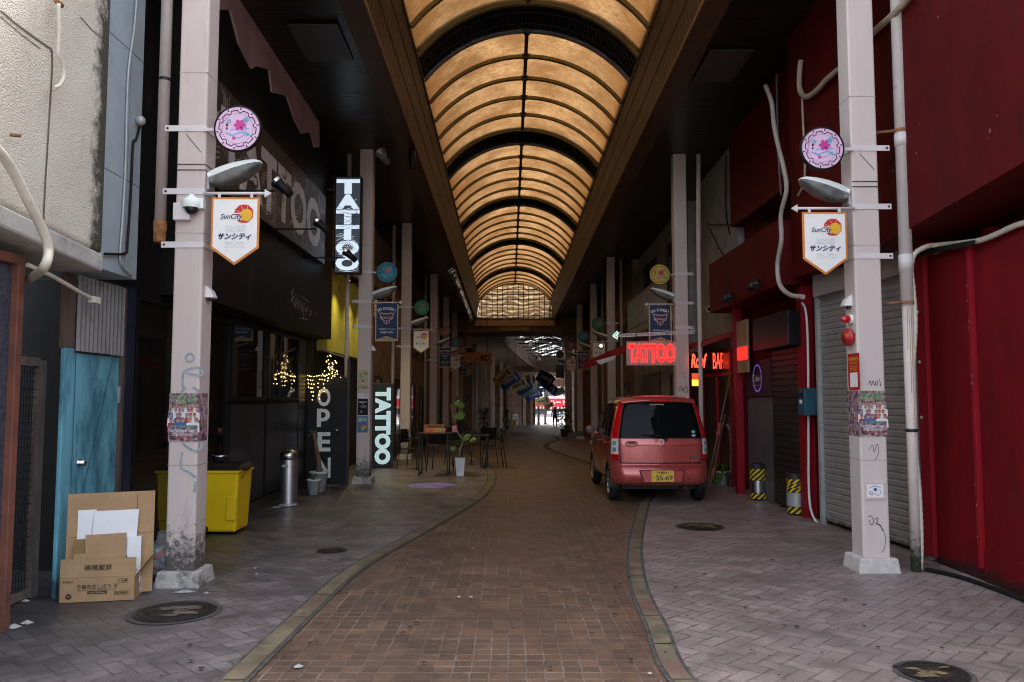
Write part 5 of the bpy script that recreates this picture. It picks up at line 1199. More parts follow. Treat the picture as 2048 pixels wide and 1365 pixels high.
    def patch(sa, sb, za, zb_, off, ns=12, nz=8, sg=1, fn=None, q=None):
        """piece of the skin lifted by off; sa, sb may depend on z"""
        q = q or MB(); q.smooth = True; fa = sa if callable(sa) else (lambda z: sa); fb = sb if callable(sb) else (lambda z: sb)
        def f(u, v):
            z = za + (zb_ - za) * v; s_ = fa(z) + (fb(z) - fa(z)) * u
            x, y = pt(abs(s_), z, off); return Vector(((-x if s_ * sg < 0 else x), y, z))
        q.grid(f, [i / ns for i in range(ns + 1)], [i / nz for i in range(nz + 1)], sg < 0); return q
    # tail: glass, gate outline, lamps
    parts.append(patch(-1.34, 1.34, .985, 1.50, .006, 40, 10).build('rear_window', GL_, t)); 
    q = patch(-1.37, 1.37, .972, .985, .004, 40, 1); patch(-1.36, 1.36, 1.5, 1.515, .004, 40, 1, q=q); parts.append(q.build('window_seal', TRIM, t))
    q = patch(-.50, .12, .985, 1.03, .0075, 8, 2); parts.append(q.build('shelf_reflection', M('parcel_shelf', (.10, .13, .17), .4), t)) if False else None
    gate = patch(lambda z: -1.26, lambda z: 1.26, .622, .968, .008, 40, 14); g_ = gate.build('tailgate', PT, t); parts.append(g_)
    q = MB()
    for sg in (1, -1): patch(1.26, 1.30, .60, .97, .002, 1, 8, sg, q=q)
    patch(-1.28, 1.28, .598, .618, .001, 36, 1, q=q); parts.append(q.build('gate_gap', TRIM, t))
    q = MB(); f = lambda u, v: P3(0, .0)
    pts = []
    for k in range(25):
        s_ = -1 + 2 * k / 24; z = .885 - .02 * math.cos(s_ * math.pi / 2); x, y = pt(abs(s_), z, .011); pts.append(Vector((x * (1 if s_ >= 0 else -1), y, z)))
    q.tube(pts, .006, 6); parts.append(q.build('gate_crease', PT, t))
    def dec(x, z, off=.012):   # frame on the tail at x, z
        s_ = abs(x) / (lin(Wz, z) - lin(CR, z)); p = pt(min(s_, 1), z, off); return Fr((x, p[1], z), (1, 0.0, 0))
    f = dec(-.44, .895); q = MB(); q.prism(f, [(.085 * math.copysign(abs(math.cos(R(a))) ** .5, math.cos(R(a))), .033 * math.copysign(abs(math.sin(R(a))) ** .6, math.sin(R(a)))) for a in range(0, 360, 15)], -.01, .004); q.m = 1
    q.line(f, [(.088 * math.copysign(abs(math.cos(R(a))) ** .5, math.cos(R(a))), .036 * math.copysign(abs(math.sin(R(a))) ** .6, math.sin(R(a)))) for a in range(0, 361, 15)], .010, .004)
    q.prism(f, [(.07 * math.cos(R(a)), .014 + .012 * math.sin(R(a))) for a in range(0, 360, 20)], .004, .0075); q.build('handle', [PT, TRIM], g_)
    f = dec(.0, .925); q = MB(); q.ring(f, 0, 0, .034, .044, .006, 28); f2 = Fr(f.o, f.r); q.flat(f, [(-.034, -.006), (-.01, .012), (.034, .012), (.034, .006), (-.006, .006), (-.03, -.012)], .007); q.flat(f, [(-.03, -.016), (.03, -.016), (.026, -.01), (-.026, -.01)], .007)
    q.flat(f, [(-.028, .018), (.028, .018), (.03, .012), (-.03, .012)], .0072); q.build('emblem', CHR, g_)
    f = dec(.50, .70); q = MB(); q.text(f, 'Move', 0, 0, w=.19, h=.04, k=.004, bold=.03, shear=.5); q.build('badge', CHR, g_)
    LH = lambda z: 1.16 + .10 * (z < .97)
    for sg in (1, -1):
        lt = patch(1.34, 1.72, .665, .735, .009, 8, 3, sg).build('tail_lamp', RL, t); parts.append(lt)
        patch(1.34, 1.76, .738, .97, .012, 8, 8, sg).build('clear_lens', CLR, lt)
        [patch(1.45, 1.63, z0, z0 + .06, .0135, 6, 4, sg).build('lens_cup', M('lens_grey', (.25, .27, .3), .2, coat=1), lt) for z0 in (.875, .775)]
        patch(1.40, lambda z: 1.76 - .14 * (z - .97) / .57, .973, 1.525, .009, 8, 12, sg).build('upper_lens', RL, lt)
        patch(1.33, 1.76, .655, .665, .004, 8, 1, sg).build('lamp_seal', TRIM, lt)
    # high mounted spoiler edge, brake lamp and wiper
    q = MB(); q.smooth = True; q.grid(lambda u, v: Vector((u * .56,   .235 + .05 * u * u + [.0, -.05, -.055, .05][v], 1.525 + [0, .006, .022, .075][v] - .035 * u * u)), [-1 + i / 10 for i in range(21)], [0, 1, 2, 3]); parts.append(q.build('spoiler', PT, t))
    q = MB(); q.fbox(face_cam((0, .17, 1.537)), -.16, .16, -.011, .011, 0, .006); parts.append(q.build('brake_lamp', RL, t))
    q = MB(); c = Vector((.07, .03, .955)); q.lathe(c, [(.02, 0), (.02, .03), (0, .034)], 10, (0, -1, .2)); q.tube([c + Vector((0, -.01, .0)), c + Vector((-.08, .0, .06)), c + Vector((-.22, .015, .075))], .009, 6); q.tube([c + Vector((-.02, -.005, .03)), c + Vector((-.30, .03, .08)), c + Vector((-.36, .035, .08))], .006, 5); parts.append(q.build('wiper', TRIM, t))
    q = MB(); f = dec(-.03, 1.49, .012); q.text(f, '三菱自動車', 0, -.012, w=.2, h=.022, k=.002) if False else None
    q.fbox(f, -.11, .11, -.022, .002, -.002, .001); parts.append(q.build('window_sticker', M('sticker_tan', (.35, .26, .12), .6), t))
    for z in (1.02, 1.075):
        q = MB(); f = dec(.50, z, .012); q.disc(f, 0, 0, .03, .001, 18, .02); q.m = 1; q.text(f, 'JU', 0, 0, h=.015, k=.002); parts.append(q.build('round_sticker', [M('sticker_blue', (.3, .45, .5), .5), NAVY], t))
    # bumper with plate recess
    bp = patch(-1.35, 1.35, .545, .578, .014, 30, 3).build('bumper_lip', PT, t); parts.append(bp)
    f = dec(.0, .43, .0); q = MB(); q.m = 0
    fo = [(-.345, .085), (.345, .085), (.285, -.105), (-.285, -.105)]; fi = [(-.32, .07), (.32, .07), (.27, -.09), (-.27, -.09)]
    q.flat(f, fo[::-1][::-1], .016); q.m = 1; q.flat(f, fi, .0175); parts.append(q.build('plate_recess', [M('paint_shadow_line', (.10, .02, .02), .5), PT], t))
    PL_ = M('plate_yellow', (.72, .47, .07), .45, var=.04); PI = M('plate_ink', (.02, .02, .02), .5)
    pl_ = MB(); f = Fr((f.o.x, f.o.y - .018, .425), (1, 0, 0)); pl_.fbox(f, -.165, .165, -.0825, .0825, 0, .007); q_ = pl_.build('number_plate', PL_, t, bevel=.002); parts.append(q_)
    q = MB(); q.text(f, '沖縄581', .0, .052, w=.17, h=.042, k=.0085, bold=.012); q.text(f, 'と', -.132, -.02, h=.03, k=.0085, bold=.01); q.text(f, '55-69', .024, -.026, w=.245, h=.075, k=.0085, bold=.015); q.build('characters', PI, q_)
    # sides: windows, doors, mirrors, sill
    for sg in (1, -1):
        S = lambda y, z: 2 + (y - (lin(Rz, z) + .03 + lin(CR, z))) / (lin(Fz, z) - .42 - (lin(Rz, z) + .03 + lin(CR, z)))
        for a, b_, a1, b1, nm in ((.42, .58, .40, .50, 'quarter_window'), (.64, 1.36, .60, 1.36, 'rear_door_window'), (1.42, 2.42, 1.42, 1.98, 'front_door_window')):
            k = lambda z, lo, hi: S(lo + (hi - lo) * (z - .99) / .5, z)
            parts.append(patch(lambda z: k(z, a, a1), lambda z: k(z, b_, b1), .99, 1.49, .006, 8, 6, sg).build(nm, GL_, t))
        q = MB()
        for y in (.62, 1.39, 2.46):
            patch(lambda z: S(y, z), lambda z: S(y + .012, z), .3 if y > .7 else .62, .98, .003, 1, 8, sg, q=q)
        patch(lambda z: S(.6, z), lambda z: S(2.4, z), .33, .345, .003, 20, 1, sg, q=q); parts.append(q.build('door_gap', TRIM, t))
        for y in (.78, 1.56):
            q = MB(); p = pt(S(y, .88), .88, .01); q.tube([Vector((sg * p[0], y - .09, .88)), Vector((sg * (p[0] + .025), y - .07, .88)), Vector((sg * (p[0] + .025), y + .07, .88)), Vector((sg * p[0], y + .09, .88))], .013, 6); parts.append(q.build('door_handle', PT, t))
        q = MB(); q.ball((sg * .83, 2.34, 1.02), .1, 14, 10, (.9, .55, .75)); q.box(sg * .69, sg * .78, 2.33, 2.37, .96, .99); m_ = q.build('mirror', PT, t); parts.append(m_)
        q = MB(); q.ball((sg * .83, 2.295, 1.02), .086, 14, 8, (.85, .2, .75)); q.build('mirror_glass', M('mirror_grey', (.12, .12, .13), .2), m_)
        parts.append(patch(2.3, 2.45, .15, .15, 0, 1, 1, sg).build('sill_clip', TRIM, t)) if False else None
    q = MB(); q.grid(lambda u, v: Vector((lin(Wz, 1.0 + .48 * v) * .86 * u, lin(Fz, 1.0 + .48 * v) + .03 * (1 - u * u) + .004, 1.0 + .48 * v)), [-1 + i / 5 for i in range(11)], [i / 6 for i in range(7)], True); parts.append(q.build('windscreen', GL_, t))
    for sg in (1, -1):
        q = MB(); q.ball((sg * .55, 3.2, .72), .13, 12, 8, (.8, .9, .9)); parts.append(q.build('headlight', CLR, t))
    # underbody, wheels
    q = MB(); q.box(-.56, .56, .3, 3.1, .2, .42); q.box(-.3, .3, .12, .3, .27, .36); q.tube([(.35, .06, .25), (.35, .3, .25)], .03, 8); parts.append(q.build('underbody', TRIM, t))
    for wy in WY:
        for sg in (1, -1):
            w = MB(); cx_ = sg * .655; w.lathe((cx_ - sg * .0775, wy, .27), [(.185, 0), (.24, .0), (.262, .018), (.27, .04), (.27, .115), (.262, .137), (.24, .155), (.185, .155), (.185, 0)], 36, (sg, 0, 0)); wh = w.build('wheel', RUBBER, t); parts.append(wh)
            q = MB(); q.lathe((cx_ + sg * .055, wy, .27), [(.186, .02), (.18, .026), (.17, .012), (.17, -.04)], 36, (sg, 0, 0)); q.lathe((cx_ + sg * .055, wy, .27), [(.045, .012), (.03, .022), (0, .022)], 16, (sg, 0, 0))
            for k in range(7):
                a = 2 * math.pi * k / 7; rd = Vector((0, math.cos(a), math.sin(a))); tg = Vector((0, -math.sin(a), math.cos(a))); c = Vector((cx_ + sg * .055, wy, .27)); ax = Vector((sg, 0, 0))
                q.hexa([c + rd * r_ + tg * w_ * e + ax * h for h in (-.01, .014) for r_, w_, e in ((.03, .02, -1), (.175, .03, -1), (.175, .03, 1), (.03, .02, 1))])
            q.build('rim', M('alloy', (.5, .5, .52), .3, metal=1), wh)
            q = MB(); q.lathe((cx_ + sg * .01, wy, .27), [(.18, 0), (0, .001)], 24, (sg, 0, 0)); q.build('brake_disc', DARKM, wh)
            q = MB(); q.smooth = True; P = [];
            q.grid(lambda u, v: Vector((sg * (.60 + .14 * v), wy + .318 * math.cos(R(-8 + 196 * u)), .27 + .318 * math.sin(R(-8 + 196 * u)))), [i / 20 for i in range(21)], [0, 1]); parts.append(q.build('wheel_arch', TRIM, t))
    t.location = (CARX, CARY, .008)
    return t
car()
# ------------------------------------------------------------ bins, bollards, rubbish
def yellow_bin():
    o = G(452, 1072); o = Vector((o.x, o.y + .25, .008)); t = thing('wheeled_bin', 'yellow wheeled bin with black lid beside the graffiti pillar', 'bin', o)
    YB = M('bin_yellow', (.78, .52, .008), .42, var=.06, scale=3, dirt=(.45, .28, .02), dscale=6, dlo=.6, dhi=.8)
    x0, x1, y0, y1 = o.x - .33, o.x + .125, o.y - .25, o.y + .28
    q = MB(); q.hexa([(x0 + .03, y0 + .04, .03), (x1 - .03, y0 + .04, .03), (x1 - .03, y1 - .04, .03), (x0 + .03, y1 - .04, .03), (x0, y0, .74), (x1, y0, .74), (x1, y1, .74), (x0, y1, .74)]); q.build('body', YB, t, bevel=.035, seg=4)
    q = MB(); q.box(x0 - .015, x1 + .015, y0 - .015, y1 + .015, .715, .75); q.build('rim', YB, t, bevel=.01)
    q = MB(); q.prism(face_cam((x1 - .08, y0 + .02, .45)), [(-.06, -.28), (.05, -.28), (.06, .0), (-.06, .0)], -.03, .012); q.build('rib_panel', YB, t, bevel=.012)
    q = MB(); q.hexa([(x0 - .02, y0 - .03, .752), (x1 + .03, y0 - .03, .752), (x1 + .03, y1 + .02, .752), (x0 - .02, y1 + .02, .752), (x0 + .03, y0 + .06, .80), (x1 - .02, y0 + .06, .80), (x1 - .02, y1 - .05, .82), (x0 + .03, y1 - .05, .82)]); q.box(x1 + .02, x1 + .05, y0 + .1, y0 + .3, .735, .765); q.build('lid', M('bin_black', (.012, .012, .013), .45), t, bevel=.015)
    for s in (0,):
        q = MB(); q.lathe((x0 + .06, y0 - .0, .065), [(.0, -.02), (.045, -.02), (.06, -.01), (.06, .03), (.045, .04), (0, .04)], 18, (0, -1, 0)); w = q.build('wheel', RUBBER, t)
        q = MB(); q.lathe((x0 + .06, y0 - .0, .065), [(.02, .041), (.016, .05), (0, .05)], 12, (0, -1, 0)); q.build('hub', DARKM, w)
    q = MB(); q.text(Fr((x1 + .0 - .003, y0 + .1, .66), (.08, 1, 0)), '5', .03, 0, h=.07, k=.008, rot=90); q.build('mark', BLACK, t)
    t = thing('steel_bowl', 'shiny steel bowl resting on the yellow bin lid', 'bowl', (x0 + .12, o.y + .1, .82))
    q = MB(); q.lathe((x0 + .12, o.y + .08, .815), [(.03, 0), (.07, .02), (.10, .07), (.105, .09), (.1, .09), (.065, .03), (0, .012)], 24); q.build('shell', STEEL, t)
yellow_bin()
o = G(571, 1016); t = thing('pedal_bin', 'slim brushed steel pedal bin by the black shop wall', 'bin', (o.x, o.y + .12, .008)); c = Vector((o.x, o.y + .13, 0))
BST = M('brushed_steel', (.62, .62, .63), .38, metal=1, var=.12, scale=30, stretch=(1, 1, .04))
q = MB(); q.lathe(c, [(.128, .05), (.128, .685)], 32); q.build('body', BST, t)
q = MB(); q.lathe(c, [(.0, .83), (.06, .826), (.11, .80), (.128, .765), (.132, .74), (.132, .69), (.125, .685)], 32); q.m = 1; q.lathe(c, [(.13, .735), (.134, .735), (.134, .742), (.13, .742)], 32); q.build('lid', [STEEL, DARKM], t)
q = MB(); q.lathe(c, [(.0, .012), (.135, .012), (.14, .03), (.13, .052), (.128, .052)], 32); q.fbox(face_cam(c), -.16, -.06, .012, .025, .10, .2); q.build('base', GREYM, t)
q = MB(); q.fbox(face_cam(c + Vector((-.02, -.126, .60))), -.05, .05, -.018, .018, 0, .01); q.build('handle', GREYM, t, bevel=.004)
HAZY = M('hazard_yellow', (.62, .46, .02), .5, var=.1); HAZB = M('hazard_black', (.014, .014, .014), .5)
for k, (u, v, tiles) in enumerate(((1522, 1003, 2), (1600, 1033, 3))):
    o = G(u, v); c = Vector((o.x, o.y + .12, 0)); r = .125
    t = thing('striped_bin', ('hazard striped ash bin with steel band before the grey tile panel', 'hazard striped ash bin with grey band by the shutter edge')[k], 'ash bin', (c.x, c.y, .008), 'hazard striped bins')
    q = MB(); q.lathe(c, [(0, .008), (r - .005, .008), (r - .005, .56), (r - .03, .575), (r - .03, .555), (0, .55)], 32); q.build('drum', M('drum_black', (.02, .02, .02), .45, dirt=(.06, .055, .05), dscale=9), t)
    for nm, za, zb_, kind in (('lower_tape', .03, .12, 0), ('steel_band', .125, .31, 1), ('upper_tape', .315, .49, 0)):
        q = MB(); n_ = 64; m_ = 8; q.smooth = False
        vs = [c + Vector(((r + .002) * math.cos(2 * math.pi * i / n_), (r + .002) * math.sin(2 * math.pi * i / n_), za + (zb_ - za) * j / m_)) for j in range(m_ + 1) for i in range(n_)]
        if kind: q.add(vs, [(j * n_ + i, j * n_ + (i + 1) % n_, (j + 1) * n_ + (i + 1) % n_, (j + 1) * n_ + i) for j in range(m_) for i in range(n_)])
        else:
            # slanted stripes: sheared strips so that the edges run diagonally
            ns = 9; b_ = len(q.v); hgt = zb_ - za; rows = 1 if nm == 'lower_tape' or k == 0 else 3; sub = 6
            for rr in range(rows):
                z0, z1 = za + hgt * rr / rows, za + hgt * (rr + 1) / rows; sh_ = (z1 - z0) / r * 1.15; o_ = .21 * rr
                for st in range(ns * 2):
                    q.m = st % 2
                    q.grid(lambda u_, v_: c + Vector(((r + .002) * math.cos(o_ + 2 * math.pi * (st + u_) / (2 * ns) + sh_ * v_), (r + .002) * math.sin(o_ + 2 * math.pi * (st + u_) / (2 * ns) + sh_ * v_), z0 + (z1 - z0) * v_)), [i / 4 for i in range(5)], [i / sub for i in range(sub + 1)])
        for i in range(len(q.sm)): q.sm[i] = True
        q.build(nm, STEEL if (kind and k == 0) else GREYM if kind else [HAZY, HAZB], t)
# mail box, blue
c = AX(1620, 803, 3.92); t = thing('mail_box', 'blue metal mail box fixed on the red post', 'mail box', c)
q = MB(); q.box(3.80, 3.97, c.y - .12, c.y + .12, c.z - .18, c.z + .17); q.build('case', M('mailbox_blue', (.018, .075, .11), .45, var=.15), t, bevel=.012)
q = MB(); q.box(3.79, 3.8, c.y - .09, c.y + .09, c.z + .07, c.z + .1); q.build('slot', BLACK, t)
q = MB(); q.box(3.793, 3.8, c.y - .04, c.y + .04, c.z - .03, c.z + .02); q.build('name_card', WHITEPR, t)
# cardboard box and the flattened cartons in it
def local(o, dx):    # local frame on the ground: dx = direction of the front edge
    d = Vector(dx).normalized(); return d, Vector((-d.y, d.x, 0))
A, B = G(117, 1210), G(269, 1203); d, e = local(A, B - A); L = (B - A).length; D = .26; A = Vector((A.x, A.y, .012))
t = thing('cardboard_box', 'open brown carton with Japanese lettering in front of the blue door', 'box', A)
Hb = .185
def wallq(q, p, r_, w, h, th, lean=0):
    n_ = Vector((r_.y, -r_.x, 0)); up = Vector((0, 0, 1))
    q.hexa([p, p + r_ * w, p + r_ * w - n_ * th, p - n_ * th] + [v + up * h + n_ * lean for v in (p, p + r_ * w, p + r_ * w - n_ * th, p - n_ * th)])
q = MB(); wallq(q, A, d, L, Hb, .006); wallq(q, A + d * L, e, D, Hb, .006); wallq(q, A + d * L + e * D, -d, L, Hb, .006); wallq(q, A + e * D, -e, D, Hb, .006)
q.hexa([A + e * .007 + d * .007, A + d * (L - .007) + e * .007, A + d * (L - .007) + e * (D - .007), A + d * .007 + e * (D - .007)] + [v + Vector((0, 0, .006)) for v in (A + e * .007 + d * .007, A + d * (L - .007) + e * .007, A + d * (L - .007) + e * (D - .007), A + d * .007 + e * (D - .007))])
q.build('walls', CARD, t)
up = Vector((0, 0, 1)); zt = up * Hb
q = MB(); wallq(q, A + zt + up * .002, d, L, .14, .005, -.012); q.build('front_flap', CARD, t)
q = MB(); p = A + d * L + zt; q.hexa([p + up * .003, p + e * D + up * .003, p + e * D + up * .009, p + up * .009] + [v + d * .10 + up * .13 for v in (p + e * .02 + up * .003, p + e * (D - .02) + up * .003, p + e * (D - .02) + up * .009, p + e * .02 + up * .009)]); q.build('side_flap', CARD, t)
fn = -e; Fb = Fr(A + d * (L / 2) + fn * .001, d)
q = MB(); ff = Fr(A + d * (L / 2) + zt + fn * .001, d, up - fn * .09); q.text(ff, '横積厳禁', 0, .075, w=.2, h=.044, k=.004, bold=.008)
q.text(Fb, 'HEIKO', -.21, .155, h=.018, k=.002, bold=.005); q.text(Fb, '不織布おしぼり 平', .0, .115, w=.30, h=.037, k=.002, bold=.006); q.line(Fb, [(-.14, .091), (.14, .091)], .003, .002)
q.disc(Fb, -.205, .045, .022, .002, 24); q.prism(Fb, [(-.07, .058), (.07, .058), (.07, .082), (-.07, .082)], .0, .002)
for x in (.165, .205): q.line(Fb, [(x - .016, .135), (x + .016, .135), (x + .016, .168), (x - .016, .168), (x - .016, .135)], .002, .002)
q.line(Fb, [(.158, .14), (.158, .163)], .003, .002); q.line(Fb, [(.172, .14), (.172, .163)], .003, .002); q.disc(Fb, .205, .15, .012, .002, 12, None, 0, 180); q.line(Fb, [(.205, .15), (.205, .14)], .002, .002)
q.line(Fb, [(.125, .048), (.225, .048), (.225, .072), (.125, .072), (.125, .048)], .003, .002); [q.line(Fb, [(.135 + .011 * k, .053), (.135 + .011 * k, .067)], .006, .002) for k in range(8)]
q.m = 1; q.text(Fb, '140×205mm', 0, .07, w=.12, h=.014, k=.0032, bold=.02); q.text(Fb, '100', -.205, .048, w=.028, h=.013, k=.003); q.text(Fb, '枚', -.205, .034, h=.011, k=.003); q.build('lettering', [INK, CARD], t)
Fsd = Fr(A + d * L + e * (D * .6), e); q = MB(); q.fbox(Fsd, -.02, .09, .03, .15, .001, .002); q.m = 1; q.line(Fsd, [(.0, .05), (.0, .13)], .006, .0028); q.line(Fsd, [(.02, .06), (.05, .09)], .01, .0028); q.build('side_label', [PAPERW, NAVY], t)
def sheet_thing(name, label, cat, p, r_, w, h, m, lean=.08, th=.006, extra=None, sk=0):
    q = MB(); n_ = Vector((r_.y, -r_.x, 0)); back = -n_
    b0 = [p, p + r_ * w, p + r_ * w + back * th, p + back * th]; sh_ = r_ * sk
    q.hexa(b0 + [v + up * h + back * lean + sh_ for v in b0])
    if extra: extra(q, Fr(p + n_ * .001, r_, up * h + back * lean + sh_))
    return tag(q.build(name, m), label, cat)
B0 = A + e * .06 + d * .015 + up * .02; r2 = (d * .61 + e * .13).normalized(); n2 = Vector((r2.y, -r2.x, 0))
sheet_thing('flattened_carton', 'tall flattened brown carton standing in the lettered box', 'cardboard', B0, r2, .63, .80, [CARD, M('cut_edge', (.2, .12, .06), .8)], .06, .006, lambda q, f: (q.mat(1), q.line(f, [(.50, .79), (.505, .47)], .005, .002), q.line(f, [(.02, .46), (.09, .463)], .005, .002), q.line(f, [(.51, .47), (.63, .47)], .004, .002)))
sheet_thing('white_board', 'white card strip leaning on the tall flattened carton', 'card', B0 + r2 * .075 + n2 * .006 + up * .1, r2, .13, .57, PAPERW, .05, .003)
sheet_thing('white_board', 'white square card leaning inside the lettered carton', 'card', B0 + r2 * .175 + n2 * .014 + up * .3, r2, .32, .36, PAPERW, .03, .004, None, .02)
sheet_thing('brown_carton', 'small brown carton standing in the lettered box', 'cardboard', B0 + r2 * .14 + n2 * .045 + up * .1, r2, .29, .38, CARD, .02, .02)
sheet_thing('brown_carton', 'narrow darker carton at left inside the lettered box', 'cardboard', B0 + r2 * .06 + n2 * .044 + up * .1, r2, .075, .35, M('cardboard_dark', (.25, .16, .06), .8), .02, .02)
sheet_thing('torn_carton', 'low torn carton flap in front inside the lettered box', 'cardboard', B0 + r2 * .06 + n2 * .054 + up * .1, r2, .36, .24, CARD, .02, .005)
sheet_thing('white_packet', 'white packet with bar code in the lettered carton', 'packet', B0 + r2 * .44 + n2 * .05 + up * .09, r2, .10, .36, [PAPERW, INK], .02, .02, lambda q, f: (q.mat(1), [q.line(f, [(.015 + .006 * k, .13), (.015 + .006 * k, .2)], .003 - .001 * (k % 2), .002) for k in range(6)], q.line(f, [(.01, .1), (.08, .1)], .004, .002)))
# clear rubbish bag
def bag():
    o = G(318, 1168); c = Vector((o.x - .0, o.y + .12, .17)); t = thing('rubbish_bag', 'clear plastic bag of bottles behind the graffiti pillar', 'rubbish bag', (c.x, c.y, .008))
    q = MB(); q.smooth = True; r4 = random.Random(3); ph = [(r4.uniform(2, 7), r4.uniform(2, 7), r4.uniform(0, 6)) for _ in range(9)]
    def f(u, v):
        a = math.sin(v); p = Vector((a * math.cos(u), a * math.sin(u), math.cos(v))); k = 1 + sum(.045 * math.sin(x * p.x * 2 + y * p.z * 2 + z) for x, y, z in ph)
        return c + Vector((p.x * .19 * k, p.y * .16 * k, p.z * .17 * k + (.08 * max(0, p.z) ** 4)))
    q.grid(f, [2 * math.pi * i / 40 for i in range(41)], [math.pi * (i + .05) / 20.1 for i in range(21)], True); q.build('film', clear('bag_film', (.95, .97, .97), .78, .10), t)
    for k in range(34):
        p = c + Vector((r4.uniform(-.12, .12), r4.uniform(-.09, .09), r4.uniform(-.12, .11))); dd = Vector((r4.uniform(-1, 1), r4.uniform(-1, 1), r4.uniform(-1, 1))).normalized()
        q = MB(); h = r4.uniform(.08, .15); rr = r4.uniform(.025, .042); q.lathe(p - dd * h / 2, [(0, 0), (rr, .005), (rr, h * .7), (rr * .45, h * .9), (rr * .4, h), (0, h)], 10, dd)
        q.build('bottle', M(*[('rub_white', (.6, .62, .62), .4), ('rub_yel', (.5, .42, .06), .5), ('rub_grn', (.05, .25, .12), .3), ('rub_red', (.5, .03, .04), .4), ('rub_clear', (.45, .5, .5), .15), ('rub_blue', (.2, .35, .5), .4)][k % 6]), t)
bag()
def flat_bit(name, label, cat, p, pts, m, h=.012):
    q = MB(); n_ = len(pts); b = [Vector((p.x + x, p.y + y, .013)) for x, y in pts]; cc = sum(b, Vector()) / n_ + up * h
    q.add(b + [cc], [(i, (i + 1) % n_, n_) for i in range(n_)]); return tag(q.build(name, m), label, cat)
flat_bit('paper_scrap', 'crumpled white paper strip before the graffiti pillar plinth', 'litter', G(370, 1187), [(-.09, -.03), (-.02, -.04), (.05, -.03), (.09, .0), (.04, .03), (-.05, .02)], LITTER, .02)
for k, (u, v, s_, lb) in enumerate(((28, 1258, 1.0, 'torn white paper scrap nearest the brown panel frame'), (54, 1250, .9, 'white paper scrap right of the torn one by the brown frame'), (51, 1206, .6, 'tiny white scrap under the mesh gate'), (412, 1190, .45, 'tiny white scrap right of the paper strip'), (597, 1338, .6, 'small pale scrap at left of the brick road'), (942, 1198, .35, 'tiny white scrap in mid road'), (918, 1198, .35, 'tiny pale crumb on the road, left of mid'), (1300, 1352, .3, 'tiny white crumb near the right kerb'), (945, 1100, .35, 'small orange crumb on the brick road'), (510, 1140, .3, 'tiny white scrap on left pavement'), (513, 1152, .3, 'tiny pale flake on the left pavement'), (1452, 1140, .3, 'tiny orange leaf crumb on right pavement'), (1383, 1131, .3, 'tiny white crumb on right pavement'))):
    flat_bit('paper_scrap', lb, 'litter', G(u, v), [(-.04 * s_, -.03 * s_), (.03 * s_, -.045 * s_), (.05 * s_, .01), (.0, .05 * s_), (-.05 * s_, .02 * s_)], [LITTER, ORANGE][k in (8, 11)], .02 * s_ + .004)
# dark chewing gum spots: flattened blobs
q = MB(); r5 = random.Random(11)
for k in range(170):
    v = r5.uniform(1030, 1360); u = r5.uniform(200, 2040); p = G(u, v); s_ = r5.uniform(.004, .02)
    q.add([Vector((p.x + s_ * r5.uniform(.7, 1.2) * math.cos(R(45 * j)), p.y + s_ * r5.uniform(.7, 1.2) * math.sin(R(45 * j)), .0225)) for j in range(8)], [tuple(range(8))])
struct(q.build('gum_spots', M('gum_dark', (.018, .016, .016), .7)), 'stuff')
# manhole covers
IRON = M('cast_iron', (.045, .038, .032), .55, metal=.4, var=.3, scale=9, bump=.4, bscale=30)
MUD = M('dried_mud', (.12, .095, .07), .9, var=.3, scale=12); CON2 = M('collar_cement', (.075, .07, .065), .85, var=.2)
for k, (u, v, r, lb) in enumerate(((350, 1228, .29, 'large mud stained iron manhole cover near the carton'), (663, 1104, .14, 'small iron cover on the left pavement'), (1400, 1056, .26, 'iron manhole cover behind the red car'), (1868, 1351, .19, 'ornate iron cover with yellow paint in near right corner'))):
    p = G(u, v); t = thing('manhole_cover', lb, 'manhole cover', (p.x, p.y, 0), 'iron covers in the pavement'); f = Fr((p.x, p.y, .014), (1, 0, 0), (0, 1, 0))
    q = MB(); q.disc(f, 0, 0, r * 1.16, 0, 40); q.build('collar', CON2, t)
    q = MB(); q.disc(f, 0, 0, r, .004, 40); q.m = 1
    for a in (.55, .78, .93): q.ring(f, 0, 0, r * a - .006, r * a + .006, .008, 40)
    for j in range(20): q.line(f, [(r * .57 * math.cos(R(18 * j)), r * .57 * math.sin(R(18 * j))), (r * .9 * math.cos(R(18 * j)), r * .9 * math.sin(R(18 * j)))], .012, .007)
    q.build('lid', [IRON, DARKM], t)
    r6 = random.Random(k); q = MB()
    for j in range(12 if k != 1 else 5):
        a, b = r6.uniform(-.6, .6) * r, r6.uniform(-.45, .45) * r; s_ = r * r6.uniform(.06, .2)
        q.flat(f, [(a + s_ * 1.9 * r6.uniform(.5, 1.1) * math.cos(R(40 * i)), b + s_ * r6.uniform(.5, 1.1) * math.sin(R(40 * i))) for i in range(9)], .0095 + .0001 * j)
    q.build('paint_patch', M('worn_yellow', (.17, .13, .07), .7, var=.3, scale=20) if k in (2, 3) else MUD, t)
